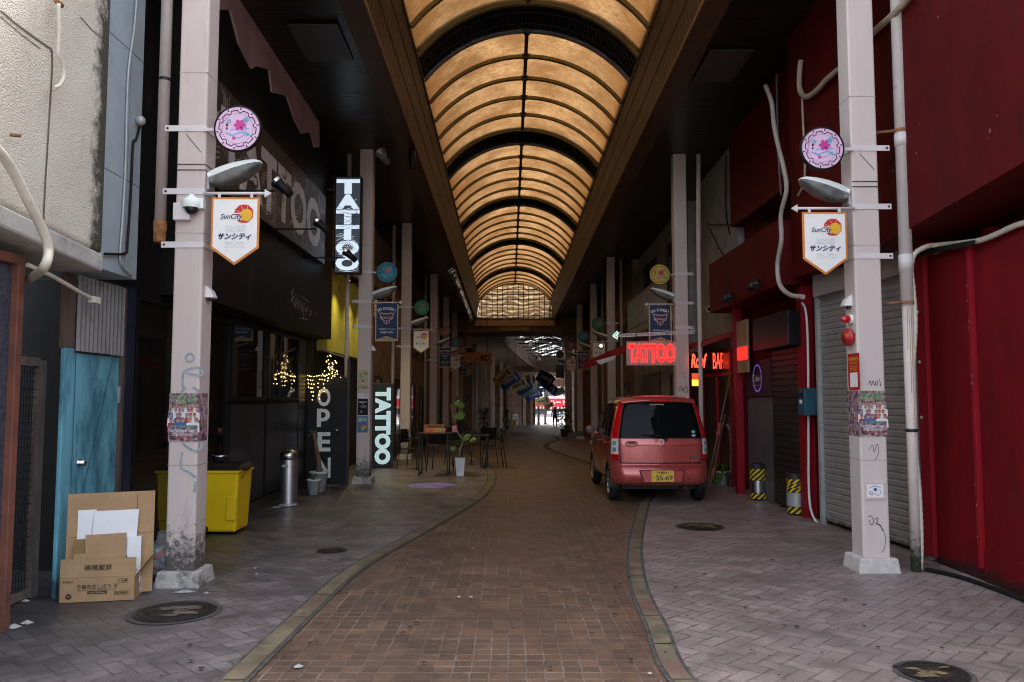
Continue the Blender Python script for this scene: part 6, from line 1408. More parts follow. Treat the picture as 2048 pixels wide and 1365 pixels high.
# ------------------------------------------------------------ open door, plants, signs on the left
yd = 14.5; a, b2 = AY(617, 755, yd), AY(690, 966, yd)
t = thing('open_sign_door', 'black door standing open, lettered OPEN in white', 'door', (a.x, yd, 0))
q = MB(); q.box(a.x, b2.x, yd, yd + .045, .03, a.z); q.build('leaf', M('door_black', (.012, .012, .013), .5), t)
q = MB(); Fo = face_cam((0, yd, 0))
for ch, u, v, w, h in (('O', 648, 795, 26, 36), ('p', 647, 836, 26, 36), ('E', 648, 884, 26, 38), ('N', 648, 936, 26, 40)):
    p = AY(u, v, yd); s_ = yd / F; q.text(Fo, ch, p.x, p.z, w=w * s_, h=h * s_, k=.003, bold=.03)
q.build('lettering', WHITEPR, t)
q = MB(); p = AY(675, 861, yd); q.lathe(p, [(.01, 0), (.012, .04), (.035, .05), (.035, .075), (0, .085)], 14, (0, -1, 0)); q.build('knob', STEEL, t)
q = MB(); q.box(b2.x + .01, b2.x + .05, yd, yd + .08, 0, 2.3); q.build('jamb', DARKM, t)
def fairy(name, label, P, n, drops=0):
    t = thing('fairy_lights', label, 'string lights', P[0], 'fairy lights by the open door'); q = MB(); q.tube(catmull(P, 6), .004, 5); pts = []
    C = catmull(P, 8); r7 = random.Random(len(P) + n)
    for k in range(n):
        c = C[int(k / n * (len(C) - 1))]
        if drops:
            L = r7.uniform(.05, drops); q.tube([c, c - Vector((0, 0, L))], .0025, 4)
            for j in range(max(1, int(L / .07))): pts.append(c - Vector((r7.uniform(-.015, .015), 0, .05 + j * .07)))
        else: pts.append(c + Vector((r7.uniform(-.03, .03), r7.uniform(-.03, .03), r7.uniform(-.03, .03))))
    q.build('wire', BLACK, t); proto = None
    for c in pts[:95]:
        if proto is None:
            b = MB(); b.ball((0, 0, 0), .0075, 8, 6); proto = b.build('bulb', EM('fairy_bulb', (1, .66, .2), 1.1)); proto.parent = t; proto.location = c - t.location
        else:
            o = proto.copy(); COL.objects.link(o); o.parent = t; o.location = c - t.location
U4 = lambda pts, Y: [AY(u, v, Y) for u, v in pts]
fairy('a', 'cluster of warm fairy lights hanging above the black open door', U4([(660, 712), (652, 724), (672, 728), (655, 738), (676, 744), (652, 750), (678, 752), (655, 760), (664, 742), (668, 720), (648, 748), (672, 738)], 14.35), 46)
fairy('b', 'row of short fairy light drops left of the open door', U4([(616, 746), (625, 748), (640, 746), (652, 748)], 14.4), 8, .55)
fairy('c', 'warm fairy light drops glowing inside the second dark window', [Vector((-3.615, 12.4, 2.0)), Vector((-3.615, 12.8, 2.05)), Vector((-3.615, 13.3, 2.0)), Vector((-3.615, 13.55, 2.0))], 8, .5)
pipe('bare_twig', 'pale bare twig over the open black door', 'branch', U4([(632, 688), (645, 698), (665, 707), (688, 714)], 14.4), [.012] * 19, M('pale_twig', (.35, .3, .24), .8), 6)
POTW = M('white_pot', (.62, .64, .66), .45, var=.06, dirt=(.4, .38, .33), dscale=8)
def pot(t, c, r, h, m=POTW, top=1.0, sq=False, flute=False):
    q = MB(); n = 4 if sq else 28
    if sq:
        a, b = r * .72, r
        q.hexa([(c.x + x * a, c.y + y * a, c.z) for x, y in ((-1, -1), (1, -1), (1, 1), (-1, 1))] + [(c.x + x * b, c.y + y * b, c.z + h) for x, y in ((-1, -1), (1, -1), (1, 1), (-1, 1))]); q.box(c.x - b * 1.0, c.x + b * 1.0, c.y - b, c.y + b, c.z + h + .001, c.z + h + .012)
    else: q.lathe(c, [(0, 0), (r * .72, .0), (r * .97, h * .9), (r, h * .9), (r, h), (r * .92, h), (r * .9, h * .93)], n)
    q.build('pot', m, t, bevel=.004 if sq else 0); q = MB(); q.lathe(c, [(r * .9, h * .94), (0, h * .95)], 20, smooth=False) if not sq else q.box(c.x - r * .85, c.x + r * .85, c.y - r * .85, c.y + r * .85, c.z + h * .9, c.z + h + .014); q.build('soil', M('soil', (.03, .022, .016), .95), t)
def leaf(q, base, d, L, w, droop=.3, n=5):
    d = Vector(d).normalized(); side = d.cross(Vector((0, 0, 1)));
    side = side.normalized() if side.length > .01 else Vector((1, 0, 0)); pr = []
    for i in range(n + 1):
        u = i / n; c = base + d * L * u - Vector((0, 0, droop * L * u * u)); ww = w * math.sin(math.pi * min(.98, .08 + u * .9)) ** .8
        pr += [c - side * ww + Vector((0, 0, ww * .25)), c, c + side * ww + Vector((0, 0, ww * .25))]
    q.add(pr, [f for i in range(n) for f in ((3 * i, 3 * i + 1, 3 * i + 4, 3 * i + 3), (3 * i + 1, 3 * i + 2, 3 * i + 5, 3 * i + 4))])
r8 = random.Random(8)
o = G(634, 985); c = Vector((o.x, o.y + .12, .008)); t = thing('potted_plant', 'cut dracaena trunk in a white round pot before the open door', 'plant', c)
pot(t, c, .16, .33); q = MB(); P = catmull([c + Vector(p) for p in ((0, 0, .3), (-.01, 0, .5), (-.05, .0, .72), (-.10, 0, .98))], 5); q.tube(P, [.05 - .0016 * i for i in range(len(P))], 10); q.build('trunk', BARK, t)
q = MB()
for k in range(8): a = r8.uniform(0, 6.28); leaf(q, c + Vector((-.10, 0, .97)), (math.cos(a), math.sin(a), r8.uniform(.2, 1.2)), r8.uniform(.16, .3), .012, .5)
q.build('leaves', M('dull_leaf', (.07, .11, .04), .6, var=.4), t)
o = G(624, 992); c = Vector((o.x, o.y + .1, .008)); t = thing('potted_plant', 'little succulent in a small fluted white pot', 'plant', c); pot(t, c, .115, .25)
q = MB()
for k in range(12): a = r8.uniform(0, 6.28); leaf(q, c + Vector((0, 0, .24)), (math.cos(a), math.sin(a), 2.2), r8.uniform(.08, .14), .018, .1)
q.build('leaves', GREEN, t)
o = G(920, 954); c = Vector((o.x, o.y + .1, .008)); t = thing('potted_plant', 'lanky round leaved plant in a square tapered white pot', 'plant', c); pot(t, c, .10, .36, M('white_planter', (.72, .76, .78), .35), sq=True)
q = MB(); P = catmull(U4([(919, 918), (920, 900), (926, 882), (917, 868), (912, 852), (905, 825), (901, 808)], c.y), 5); P = [Vector((p.x, c.y, p.z)) for p in P]; q.tube(P, [.016 - .0003 * i for i in range(len(P))], 8)
lv = MB()
for (u, v, r_) in ((920, 832, 20), (922, 812, 15), (932, 876, 15), (946, 880, 13), (905, 898, 12), (915, 806, 12), (938, 872, 8)):
    p = AY(u, v, c.y - .05 + r8.uniform(-.1, .1)); j = min(P, key=lambda s: (s - p).length); q.tube([j, j.lerp(p, .5) + Vector((0, 0, .02)), p], .004, 5); s_ = r_ * c.y / F * .5
    nrm = Vector((r8.uniform(-.5, .5), -1, r8.uniform(.2, 1.2))).normalized(); fr = Fr(p, nrm.cross(Vector((0, 0, 1))) * -1, Vector((0, 0, 1)))
    rr = nrm.orthogonal().normalized(); uu = nrm.cross(rr); lv.add([p + rr * s_ * 1.15 * math.cos(2 * math.pi * i / 14) + uu * s_ * .9 * math.sin(2 * math.pi * i / 14) + nrm * .01 * math.cos(4 * math.pi * i / 14) for i in range(14)], [tuple(range(14))])
q.build('stem', M('plant_stem', (.30, .24, .15), .8), t); lv.build('leaves', M('lime_leaf', (.055, .13, .028), .35, var=.3), t)
q = MB(); p = AY(909, 858, c.y - .04); q.fbox(face_cam(p), -.05, .05, -.07, .07, 0, .004); q.m = 1; q.line(face_cam(p), [(-.03, .02), (.03, .02)], .01, .006); tag(q.build('pink_card', [M('pink_card', (.6, .16, .2), .6), WHITEPR]), 'small pink card hung on the lanky plant', 'card')
# upright backlit sign
ys_ = 18.2; a, b2 = AY(740, 767, ys_), AY(786, 927, ys_); bt = M('sign_charcoal', (.014, .017, .02), .45)
t = thing('upright_sign', 'tall charcoal floor sign with halo lit sideways TATTOO letters', 'sign', (a.x, ys_, 0)); fr = Fr(Vector(((a.x + b2.x) / 2, ys_, 0)), (1, .18, 0)); w = (b2.x - a.x) / 2
zt2 = a.z; q = MB(); q.fbox(fr, -w, w, .02, zt2, -.14, 0); q.build('case', bt, t, bevel=.01)
q = MB(); hh = zt2 - .14; q.text(fr, 'TATTOO', .03, .06 + hh / 2, w=hh * .97, h=w * 1.25, k=.014, bold=.05, rot=-90); q.build('lettering', EM('halo_letter', (.62, .85, .9), .06), t)
q = MB(); q.text(fr, 'TATTOO', .03, .06 + hh / 2, w=hh * .975, h=w * 1.29, k=.006, bold=.06, rot=-90); q.build('halo', EM('halo_glow', (.75, .95, 1), .12), t)
# tables and chairs
BM = M('black_steel', (.012, .012, .013), .4, metal=.2)
def chair(loc, rz, label):
    t = thing('cafe_chair', label, 'chair', (0, 0, 0), 'black chairs at the outdoor tables'); w = .21
    q = MB(); q.box(-w, w, -w, w, .44, .46); q.build('seat', BM, t, bevel=.006)
    for x in (-1, 1):
        q = MB(); q.tube([(x * (w - .01), -w + .01, .45), (x * (w + .03), -w - .03, 0)], .011, 6); q.build('leg', BM, t)
        q = MB(); q.tube([(x * (w - .01), w - .01, .87), (x * (w - .01), w - .02, .45), (x * (w + .03), w + .05, 0)], .011, 6); q.build('leg', BM, t)
        q = MB(); q.tube([(x * w, w - .02, .66), (x * (w + .01), -w + .05, .66), (x * w, -w + .02, .45)], .01, 6); q.build('armrest', BM, t)
    q = MB(); q.hexa([(-w, w - .035, .58), (w, w - .035, .58), (w, w - .025, .58), (-w, w - .025, .58), (-w, w + .02, .88), (w, w + .02, .88), (w, w + .03, .88), (-w, w + .03, .88)]); q.build('backrest', BM, t)
    t.location = loc; t.rotation_euler = (0, 0, rz); return t
def table(loc, label, s=.34, h=.86):
    t = thing('cafe_table', label, 'table', (0, 0, 0), 'black outdoor tables')
    q = MB(); q.box(-s, s, -s, s, h - .025, h); q.build('table_top', BM, t, bevel=.005)
    for x in (-1, 1):
        for y in (-1, 1):
            q = MB(); q.box(x * (s - .05) - .014, x * (s - .05) + .014, y * (s - .05) - .014, y * (s - .05) + .014, 0, h - .025); q.build('leg', BM, t)
        q = MB(); q.box(x * (s - .05) - .012, x * (s - .05) + .012, -s + .06, s - .06, .03, .055); q.build('foot_rail', BM, t)
    t.location = loc; return t
tb = G(866, 953); T1 = Vector((tb.x, tb.y + .3, .008)); table(T1, 'black square high table with orange menu board on it')
p = T1 + Vector((.02, -.1, .862)); t = thing('menu_board', 'slanted orange menu with black SMASH heading on the table', 'menu', p)
fr = Fr(p + Vector((-.02, -.08, .0)), (1, .05, 0), (0, .5, .6)); q = MB(); q.fbox(fr, -.21, .2, 0, .22, -.008, 0); q.m = 1; q.flat(fr, [(-.17, .02), (.02, .02), (.02, .12), (-.17, .12)], .002); q.m = 2; q.flat(fr, [(.03, .02), (.16, .02), (.16, .12), (.03, .12)], .002); q.m = 3; q.text(fr, 'SMASH', 0, .165, w=.28, h=.05, k=.003, bold=.05)
for k in range(4): q.line(fr, [(-.15, .035 + k * .02), (-.02, .035 + k * .02)], .005, .003); q.line(fr, [(.045, .035 + k * .02), (.14, .035 + k * .02)], .005, .003)
q.build('print', [M('menu_brown', (.22, .07, .03), .5), M('menu_coral', (.55, .13, .08), .5), M('menu_olive', (.30, .33, .10), .5), INK], t)
q = MB(); c = T1 + Vector((.22, -.2, .862)); q.lathe(c, [(.02, 0), (.03, .09), (.028, .09), (.0, .01)], 12); tag(q.build('paper_cup', M('cup_pink', (.5, .2, .2), .5)), 'small pink paper cup on the high table', 'cup')
chair((T1.x - .62, T1.y + 1.3, .008), R(70), 'black metal chair left of the table with menu')
chair((T1.x + .05, T1.y + .75, .008), R(170), 'black metal chair behind the table with menu')
table(Vector((T1.x + .75, T1.y + 1.7, .008)), 'black square high table behind the lanky plant', .34, .74)
chair((T1.x + 1.2, T1.y + 1.45, .008), R(-80), 'black metal chair nearest the brick road')
chair((T1.x + .35, T1.y + 2.3, .008), R(30), 'black metal chair between the two outdoor tables')
chair((T1.x + .95, T1.y + 2.5, .008), R(-150), 'black metal chair farthest behind the outdoor tables')
# violet projector spot on the pavement
p = G(862, 972); t = thing('gobo_projector', 'small black projector under the soffit throwing a violet spot', 'projector', (p.x - .3, p.y + .25, 5.6))
c = Vector((p.x - .35, p.y - .3, 5.9)); d = (p - c).normalized(); q = MB(); q.lathe(c, [(0, -.2), (.07, -.2), (.07, .05), (.05, .1), (.05, .14), (0, .13)], 14, d); q.build('housing', BLACK, t)
q = MB(); q.tube([c, c + Vector((0, 0, .45))], .015, 6); q.build('bracket', BLACK, t)
ld = bpy.data.lights.new('projector_light', 'SPOT'); ld.energy = 160; ld.color = (.36, .30, 1); ld.spot_size = 2 * math.atan(.45 / 5.9); ld.spot_blend = .08; ld.shadow_soft_size = .005
lo = bpy.data.objects.new('projector_light', ld); COL.objects.link(lo); lo.location = c + d * .18; lo.rotation_euler = (-d).to_track_quat('Z', 'Y').to_euler()
# ------------------------------------------------------------ right side: plants, poles, neon, awning
o = G(1447, 972); c = Vector((o.x, o.y + .12, .008)); t = thing('potted_plant', 'bushy trailing plant in a white pot beside the red car', 'plant', c); pot(t, c, .13, .25)
q = MB()
for k in range(110):
    a = r8.uniform(0, 6.28); rr = r8.uniform(0, .15); leaf(q, c + Vector((rr * math.cos(a), rr * math.sin(a), r8.uniform(.2, .36) - .9 * max(0, rr - .1))), (math.cos(a), math.sin(a), r8.uniform(-.5, 1)), r8.uniform(.06, .12), .025, .5, 3)
for k in range(26):
    a = r8.uniform(2.2, 4.4); leaf(q, c + Vector((.16 * math.cos(a), .16 * math.sin(a), r8.uniform(.0, .24))), (math.cos(a), math.sin(a), -.6), .09, .025, .5, 3)
q.build('leaves', GREEN, t)
o = G(1471, 975); c = Vector((o.x, o.y + .13, .008)); t = thing('potted_plant', 'tall dry bundled plant in a grey pot by the red post', 'plant', c); pot(t, c, .125, .27, M('grey_pot', (.16, .16, .18), .5))
q = MB()
for k in range(5): a = 1.25 * k; q.tube(catmull([c + Vector((.05 * math.cos(a), .05 * math.sin(a), .25)), c + Vector((.03 * math.cos(a + 1), .03 * math.sin(a + 1), .6)), c + Vector((.03 * math.cos(a + 2), .03 * math.sin(a + 2), .85)), c + Vector((-.02 + .09 * math.cos(a), .09 * math.sin(a), 1.1))], 4), .014, 6)
q.build('stem', M('dry_stem', (.30, .25, .19), .85, var=.25), t); q = MB()
for k in range(40): a = r8.uniform(0, 6.28); leaf(q, c + Vector((-.02, 0, r8.uniform(.75, 1.1))), (math.cos(a), math.sin(a), 1.6), r8.uniform(.12, .3), .010, .3, 3)
q.build('leaves', M('dry_leaf', (.18, .15, .09), .8, var=.4), t)
for k, (p0, p1, fl) in enumerate((((1411, 968), (1462, 745), 1), ((1418, 965), (1450, 830), 0))):
    t = thing('flag_pole', ('long thin pole with small red flag leaning in bar corner', 'short thin pole with red tip leaning beside the long one')[k], 'pole', G(1425, 968), 'poles leaning by the bar')
    A_, B_ = AY(*p0, 13.6), AY(*p1, 14.2); A_.z = .01; q = MB(); q.tube([A_, B_], .012, 6); q.build('shaft', M('pole_olive', (.14, .13, .09), .5), t)
    q = MB(); c = A_.lerp(B_, .46 if fl else .15); d_ = (B_ - A_).normalized(); q.hexa([c + d_ * z + Vector((x, y, 0)) for z in (0, .22) for x, y in ((-.03, -.004), (.03, -.004), (.03, .004), (-.03, .004))]); q.build('flag', M('flag_red', (.5, .04, .03), .6), t)
ty = 14.4; a, b2 = AY(1253, 683, ty), AY(1354, 731, ty)
t = thing('tattoo_neon', 'red neon TATTOO sign on a clear plate above the car', 'neon sign', ((a.x + b2.x) / 2, ty, b2.z))
q = MB(); q.box(a.x, b2.x, ty + .03, ty + .036, b2.z, a.z); q.build('backplate', clear('acrylic', (1, .96, .96), .82, .1), t)
q = MB(); q.text(face_cam((0, ty, 0)), 'TATTOO', (a.x + b2.x) / 2, (a.z + b2.z) / 2, w=(b2.x - a.x) * .93, h=(a.z - b2.z) * .82, k=0, outline=.026, bold=.03); q.build('tube_lettering', EM('red_neon2', (1, .03, .025), 0.31), t)
q = MB(); q.text(face_cam((0, ty, 0)), 'TATTOO', (a.x + b2.x) / 2, (a.z + b2.z) / 2, w=(b2.x - a.x) * .86, h=(a.z - b2.z) * .66, k=-.004, outline=.018, bold=-.02); q.build('inner_tube', EM('red_neon3', (1, .02, .02), 0.144), t)
q = MB()
for u in (.2, .8): x = a.x + (b2.x - a.x) * u; q.tube([(x, ty + .033, a.z - .02), (x, ty + .033, a.z + .16)], .006, 6)
q.build('hanger', DARKM, t)
c0, c1 = AY(1232, 672, ty + .1), AY(1390, 664, ty + .1)
t = thing('led_bar', 'pale perforated bar carrying a small lit arrow above neon', 'bar', c0); q = MB(); dd = (c1 - c0)
fr = Fr(c0, dd, (0, 0, 1)); L = dd.length; q.fbox(fr, 0, L, -.03, -.018, -.02, .0); q.fbox(fr, 0, L, .018, .03, -.02, 0)
for k in range(30): q.line(fr, [(L * k / 30, -.02), (L * (k + .5) / 30, .02), (L * (k + 1) / 30, -.02)], .012, -.01)
q.build('lattice', STRAP, t); q = MB(); q.line(fr, [(-.06, .0), (.02, .08), (.02, -.06), (-.06, .0)], .016, .004); q.line(fr, [(-.04, -.02), (.06, .06)], .014, .004); q.build('lit_arrow', EM('mint_glow', (.6, 1, .8), 0.186), t)
t = thing('red_awning', 'red fabric awning sloping out over the right shop front', 'awning', (3.4, 19, 2.7))
AW = M('awning_red', (.32, .02, .02), .6, var=.1)
q = MB(); A0, A1 = AY(1165, 728, 21.2), AY(1255, 690, 18.6); B0, B1 = Vector((4.0, 21.2, A0.z + .62)), Vector((4.0, 18.6, A1.z + .3))
q.hexa([A0, A1, B1, B0] + [v + Vector((0, 0, .03)) for v in (A0, A1, B1, B0)]); q.build('fabric', AW, t)
q = MB(); q.hexa([A0 - Vector((0, 0, .16)), A1 - Vector((0, 0, .16)), A1 - Vector((-.02, 0, .16)), A0 - Vector((-.02, 0, .16)), A0, A1, A1 + Vector((.02, 0, 0)), A0 + Vector((.02, 0, 0))]); q.build('valance', AW, t)
q = MB(); q.ball(AY(1202, 692, 19.2), .04, 10, 8); q.build('lamp', EM('white_globe', (1, .97, .9), 0.248), t)
q = MB(); pts = [AY(u, v, 19.0) for u, v in ((1192, 722), (1232, 711), (1230, 718), (1200, 730))]; q.add(pts + [p + Vector((0, .02, 0)) for p in pts], [(0, 1, 2, 3), (7, 6, 5, 4), (0, 4, 5, 1), (1, 5, 6, 2), (2, 6, 7, 3), (3, 7, 4, 0)]); tag(q.build('white_sign', M('white_sign_dim', (.6, .6, .66), .5)), 'small white wedge sign under the red awning', 'sign')
# ------------------------------------------------------------ second, lower part of the arcade
ZC = lambda y: 5.0 - .022 * (y - 45) - .0
t = thing('far_arcade', 'dark second arcade with skylit truss roof beyond the gable', 'roof', (2, 44, 4))
TAUPE = M('far_soffit', (.42, .33, .27), .6, var=.15)
YF = [44.4 + 2.4 * i for i in range(24)]     # to about 100
q = MB(); q.grid(lambda u, y: Vector((-6 + bend(y) + u * 5.5, y, ZC(y))), [0, 1], YF); q.build('soffit', TAUPE, t)
q = MB(); q.grid(lambda u, y: Vector((2.9 + bend(y) + u * 5.5, y, ZC(y))), [0, 1], YF); q.build('soffit', TAUPE, t)
for x in (-.5, 2.9):
    q = MB(); q.grid(lambda u, y: Vector((x + bend(y), y, ZC(y) + [-.12, .2, .5, 1.4][u])), [0, 1, 2, 3], YF); q.m = 1
    for z in (-.12, .1, .3): q.tube([Vector((x + (.03 if x < 0 else -.03) + bend(y), y, ZC(y) + z)) for y in YF], .03, 6)
    q.build('light_trough', [M('trough_brown', (.24, .16, .12), .5), M('trough_pale', (.45, .36, .30), .35)], t)
SKY = bpy.data.materials.new('skylight_sheet'); SKY.use_nodes = True; n, l = SKY.node_tree.nodes, SKY.node_tree.links
tr = N(n, 'BsdfTranslucent'); tr.inputs[0].default_value = (.17, .175, .18, 1); l.new(tr.outputs[0], n['Material Output'].inputs[0])
BLK = M('truss_black', (.02, .02, .02), .6); SHEET = M('roof_sheet_dark', (.03, .03, .03), .6)
q = MB(); q2 = MB(); r9 = random.Random(5)
y = 44.4
while y < 99:
    for sg in (-1, 1):
        m = q2 if r9.random() < (.08 if y < 71 else .4) else q; xa, xb = 1.2, 1.2 + sg * 1.9  # denser skylights past the cross beam, added to brighten the far arcade
        m.add([Vector((xa + bend(y), y, ZC(y) + 1.9)), Vector((xb + bend(y), y, ZC(y) + 1.3)), Vector((xb + bend(y + .55), y + .6, ZC(y + .6) + 1.3)), Vector((xa + bend(y + .6), y + .6, ZC(y + .6) + 1.9))], [(0, 1, 2, 3)])
    y += .6
q.build('roof_sheet', SHEET, t); q2.build('skylight', SKY, t)
for k in range(18):
    q = MB(); y = 45.5 + 3 * k; q.tube([(-.6 + bend(y), y, ZC(y) + .75), (3.0 + bend(y), y, ZC(y) + .75)], .04, 6); q.tube([(-.6 + bend(y), y, ZC(y) + 1.25), (1.2 + bend(y), y, ZC(y) + 1.8), (3 + bend(y), y, ZC(y) + 1.25)], .035, 6)
    for x in (.3, 1.2, 2.1): q.tube([(x + bend(y), y, ZC(y) + .75), (x + bend(y), y, ZC(y) + 1.7)], .025, 5)
    q.build('truss', BLK, t)

q = MB()
for y in (72.0, 99.0):
    q = MB()
    if y < 99: q.box(-6 + bend(y), 8.4 + bend(y), y, y + 1.2, ZC(y) - .55, ZC(y) + .9)
    else: q.box(-6 + bend(y), 8.4 + bend(y), y, y + .3, ZC(y) - .9, ZC(y) + 2.4)
    q.build('cross_beam', TAUPE, t)
LAMPW = M('enamel_white', (.75, .74, .7), .35, var=.04)
for k, (u, v, y) in enumerate(((1062.5, 690, 50), (1077.5, 718, 58))):
    c = AY(u, v, y); t = thing('pendant_lamp', 'white cone pendant lamp in the dark far roof, %s one' % ('nearer', 'farther')[k], 'lamp', c, 'white pendant lamps in the far roof')
    q = MB(); q.lathe(c + Vector((0, 0, -.12)), [(.2, 0), (.06, .25), (.04, .33), (0, .34)], 18); q.build('shade', LAMPW, t); q = MB(); q.tube([c + Vector((0, 0, .2)), c + Vector((0, 0, 1.7))], .012, 5); q.build('cord', DARKM, t)
# far rows of shops and pillars
FP = 'pillars of the far arcade'
for sg, xs, tt_ in ((-1, -2.6, 'left'), (1, 3.3, 'right')):
    for k in range(10):
        y = 49.5 + 5.2 * k
        if sg > 0 and k > 7: continue
        t = thing('pillar', f'dim far pillar on the {tt_} beyond the gable, {["first", "second", "third", "fourth", "fifth", "sixth", "seventh", "eighth", "ninth", "tenth"][k]} from here', 'pillar', (xs + bend(y), y, gz(y)), FP)
        q = MB(); q.box(xs + bend(y) - .13, xs + bend(y) + .13, y - .13, y + .13, gz(y), ZC(y)); q.build('shaft', M('far_pillar', (.6, .47, .40), .6), t); q = MB(); q.box(xs + bend(y) - .2, xs + bend(y) + .2, y - .2, y + .2, gz(y), gz(y) + .14); q.build('plinth', PLINTH, t)
names = ['dim tan', 'brown', 'taupe', 'dark', 'sandy']
for k in range(6):
    y0 = 43.6 + 9.2 * k
    facade('far_shop', f'{names[k % 5]} shop front on the left of the far arcade, {ORD[k]} along', -1, y0, y0 + 9.1, (TANW, BROWNW, M('dim_taupe', (.22, .17, .14), .8), BROWNW, TANW, BROWNW)[k], 3.6, 7.5, doors=((y0 + 1, y0 + 2.6, 2.2), (y0 + 5, y0 + 6.4, 2.2)))
    if k in (0, 2, 4): facade('far_shop', f'{names[(k + 2) % 5]} shop front on the right of the far arcade, {ORD[k]} along', 1, y0, y0 + 9.1, (BROWNW, TANW)[k % 2], 4.0, 7.5, doors=((y0 + 2, y0 + 3.6, 2.2),))
# cloth flags strung below the roof
FN = M('flag_navy', (.05, .10, .40), .7, var=.15); FY = M('flag_yellow', (.9, .74, .28), .7, var=.15); FB = M('flag_skyblue', (.3, .5, .65), .7, var=.3, scale=5)
def flag(u0, v0, u1, v1, y, wpx, m, lm, label, seed):
    A_, B_ = AY(u0, v0, y), AY(u1, v1, y); t = thing('team_flag', label, 'flag', A_, 'team flags strung in the far arcade'); d = B_ - A_; L = d.length; d.normalize(); nv = Vector((-d.z, 0, d.x)); 
    if nv.z > 0: nv = -nv
    wd = 1.2 * wpx * y / F; ph = seed * 1.7
    def f(u, v, k=0): return A_ + d * (L * u) + nv * (wd * (v + .05 * math.sin(u * 6 + ph))) + Vector((0, .07 * math.sin(u * 5 + ph + v * 2) - k, 0))
    q = MB(); q.smooth = True; q.grid(lambda u, v: f(u, v), [i / 12 for i in range(13)], [i / 5 for i in range(6)]); q.build('cloth', m, t)
    q = MB()
    for (a, b, v0_, v1_) in [(.2 + .075 * i, .2 + .075 * i + .045, .36, .62) for i in range(7)]:
        q.add([f(a, v0_, .02), f(b, v0_, .02), f(b, v1_, .02), f(a, v1_, .02)], [(0, 1, 2, 3)])
    q.add([f(.82 + .09 * math.cos(R(30 * i)) * .7, .5 + .34 * math.sin(R(30 * i)), .02) for i in range(12)], [tuple(range(12))]); q.build('lettering', lm, t)
    q = MB(); q.tube([B_, B_ + Vector((0, 0, ZC(y) - B_.z))], .01, 4); q.build('cord', DARKM, t)
LW, LN, LP_ = M('flag_white', (.6, .6, .6), .7), FN, M('flag_pinkmark', (.5, .3, .34), .7)
for k, (u0, v0, u1, v1, y, w, m, lm, lb) in enumerate((
    (983, 758, 1016, 732, 47, 18, M('flag_ochre', (.6, .38, .1), .7), LN, 'dull ochre flag, leftmost of the strung flags'), (996, 766, 1031, 742, 49, 17, FN, LW, 'first navy flag right of the ochre one'), (1014, 773, 1046, 752, 51, 17, FY, LN, 'bright yellow flag between two navy flags on the left'),
    (1029, 777, 1058, 760, 53, 15, FN, LW, 'second navy flag beside the bright yellow one'), (1040, 782, 1068, 765, 55, 15, FB, LW, 'pale blue flag low in the left row'), (1050, 790, 1080, 777, 58, 13, FN, LW, 'third navy flag under the pale blue one'), (1070, 800, 1095, 790, 62, 13, FY, LN, 'yellow flag above the bright far street'), (1088, 810, 1104, 804, 68, 8, FY, LN, 'smallest yellow flag near the far opening'),
    (1083, 738, 1112, 757, 46, 20, M('flag_darknavy', (.01, .016, .045), .7), LP_, 'dark navy flag, highest of the right row'), (1086, 755, 1118, 776, 49, 15, FN, LW, 'bright navy flag below the dark one on the right'), (1103, 781, 1126, 773, 53, 12, FY, LN, 'yellow flag under the right navy flag'), (1072, 777, 1090, 776, 60, 7, FN, LW, 'thin navy flag between the two rows'))):
    flag(u0, v0, u1, v1, y, w, m, lm, lb, k)
# small things in the far arcade
p = AY(1031, 832, 66); t = thing('folding_sign', 'white folding notice board standing far down the arcade', 'sign', (p.x, 66, gz(66)))
q = MB(); f = face_cam((p.x, 66, gz(66))); q.fbox(f, -.24, .24, .3, 1.15, 0, .03); q.m = 1
for k in range(4): q.line(f, [(-.12, .95 - .14 * k), (.12, .95 - .14 * k)], .03, .034)
q.build('board', [WHITEPR, PBL], t); q = MB()
for x in (-.22, .22): q.tube([f(x, .3, .015), f(x, .0, .2)], .015, 5); q.tube([f(x, .3, .0), f(x, .0, -.2)], .015, 5)
q.build('frame', DARKM, t)
p = AY(1018, 843, 60); t = thing('barrier', 'yellow barrier with folding legs left of the white board', 'barrier', (p.x, 60, gz(60))); f = face_cam((p.x, 60, gz(60)))
q = MB(); q.fbox(f, -.05, .55, .15, .72, 0, .05); q.build('panel', M('barrier_yellow', (.45, .33, .08), .6), t); q = MB()
for x0, x1 in ((-.6, .0), (-.05, -.5), (.2, .6)): q.tube([f(x0, 0, .1), f(x1, .8, .1)], .03, 6)
q.build('leg', DARKM, t)
for k, (u, v, y) in enumerate(((1016, 812, 58), (970, 838, 46), (1129, 838, 40))):
    p = AY(u, v, y); zf = gz(y); t = thing('potted_plant', ('dim bushy plant behind the yellow barrier', 'dark bushy plant by the far left shops', 'dark leafy plant at the right under the gable')[k], 'plant', (p.x, y, zf)); c = Vector((p.x, y, zf)); pot(t, c, .22, .4, M('grey_pot', (.16, .16, .18), .5)); q = MB()
    for j in range(150): a = r8.uniform(0, 6.28); rr = r8.uniform(0, .3); leaf(q, c + Vector((rr * math.cos(a), rr * math.sin(a), r8.uniform(.45, 1.5))), (math.cos(a), math.sin(a), r8.uniform(-.3, 1)), r8.uniform(.15, .3), .05, .5, 3)
    q.build('leaves', M('dark_leaf', (.02, .045, .015), .6, var=.4), t)
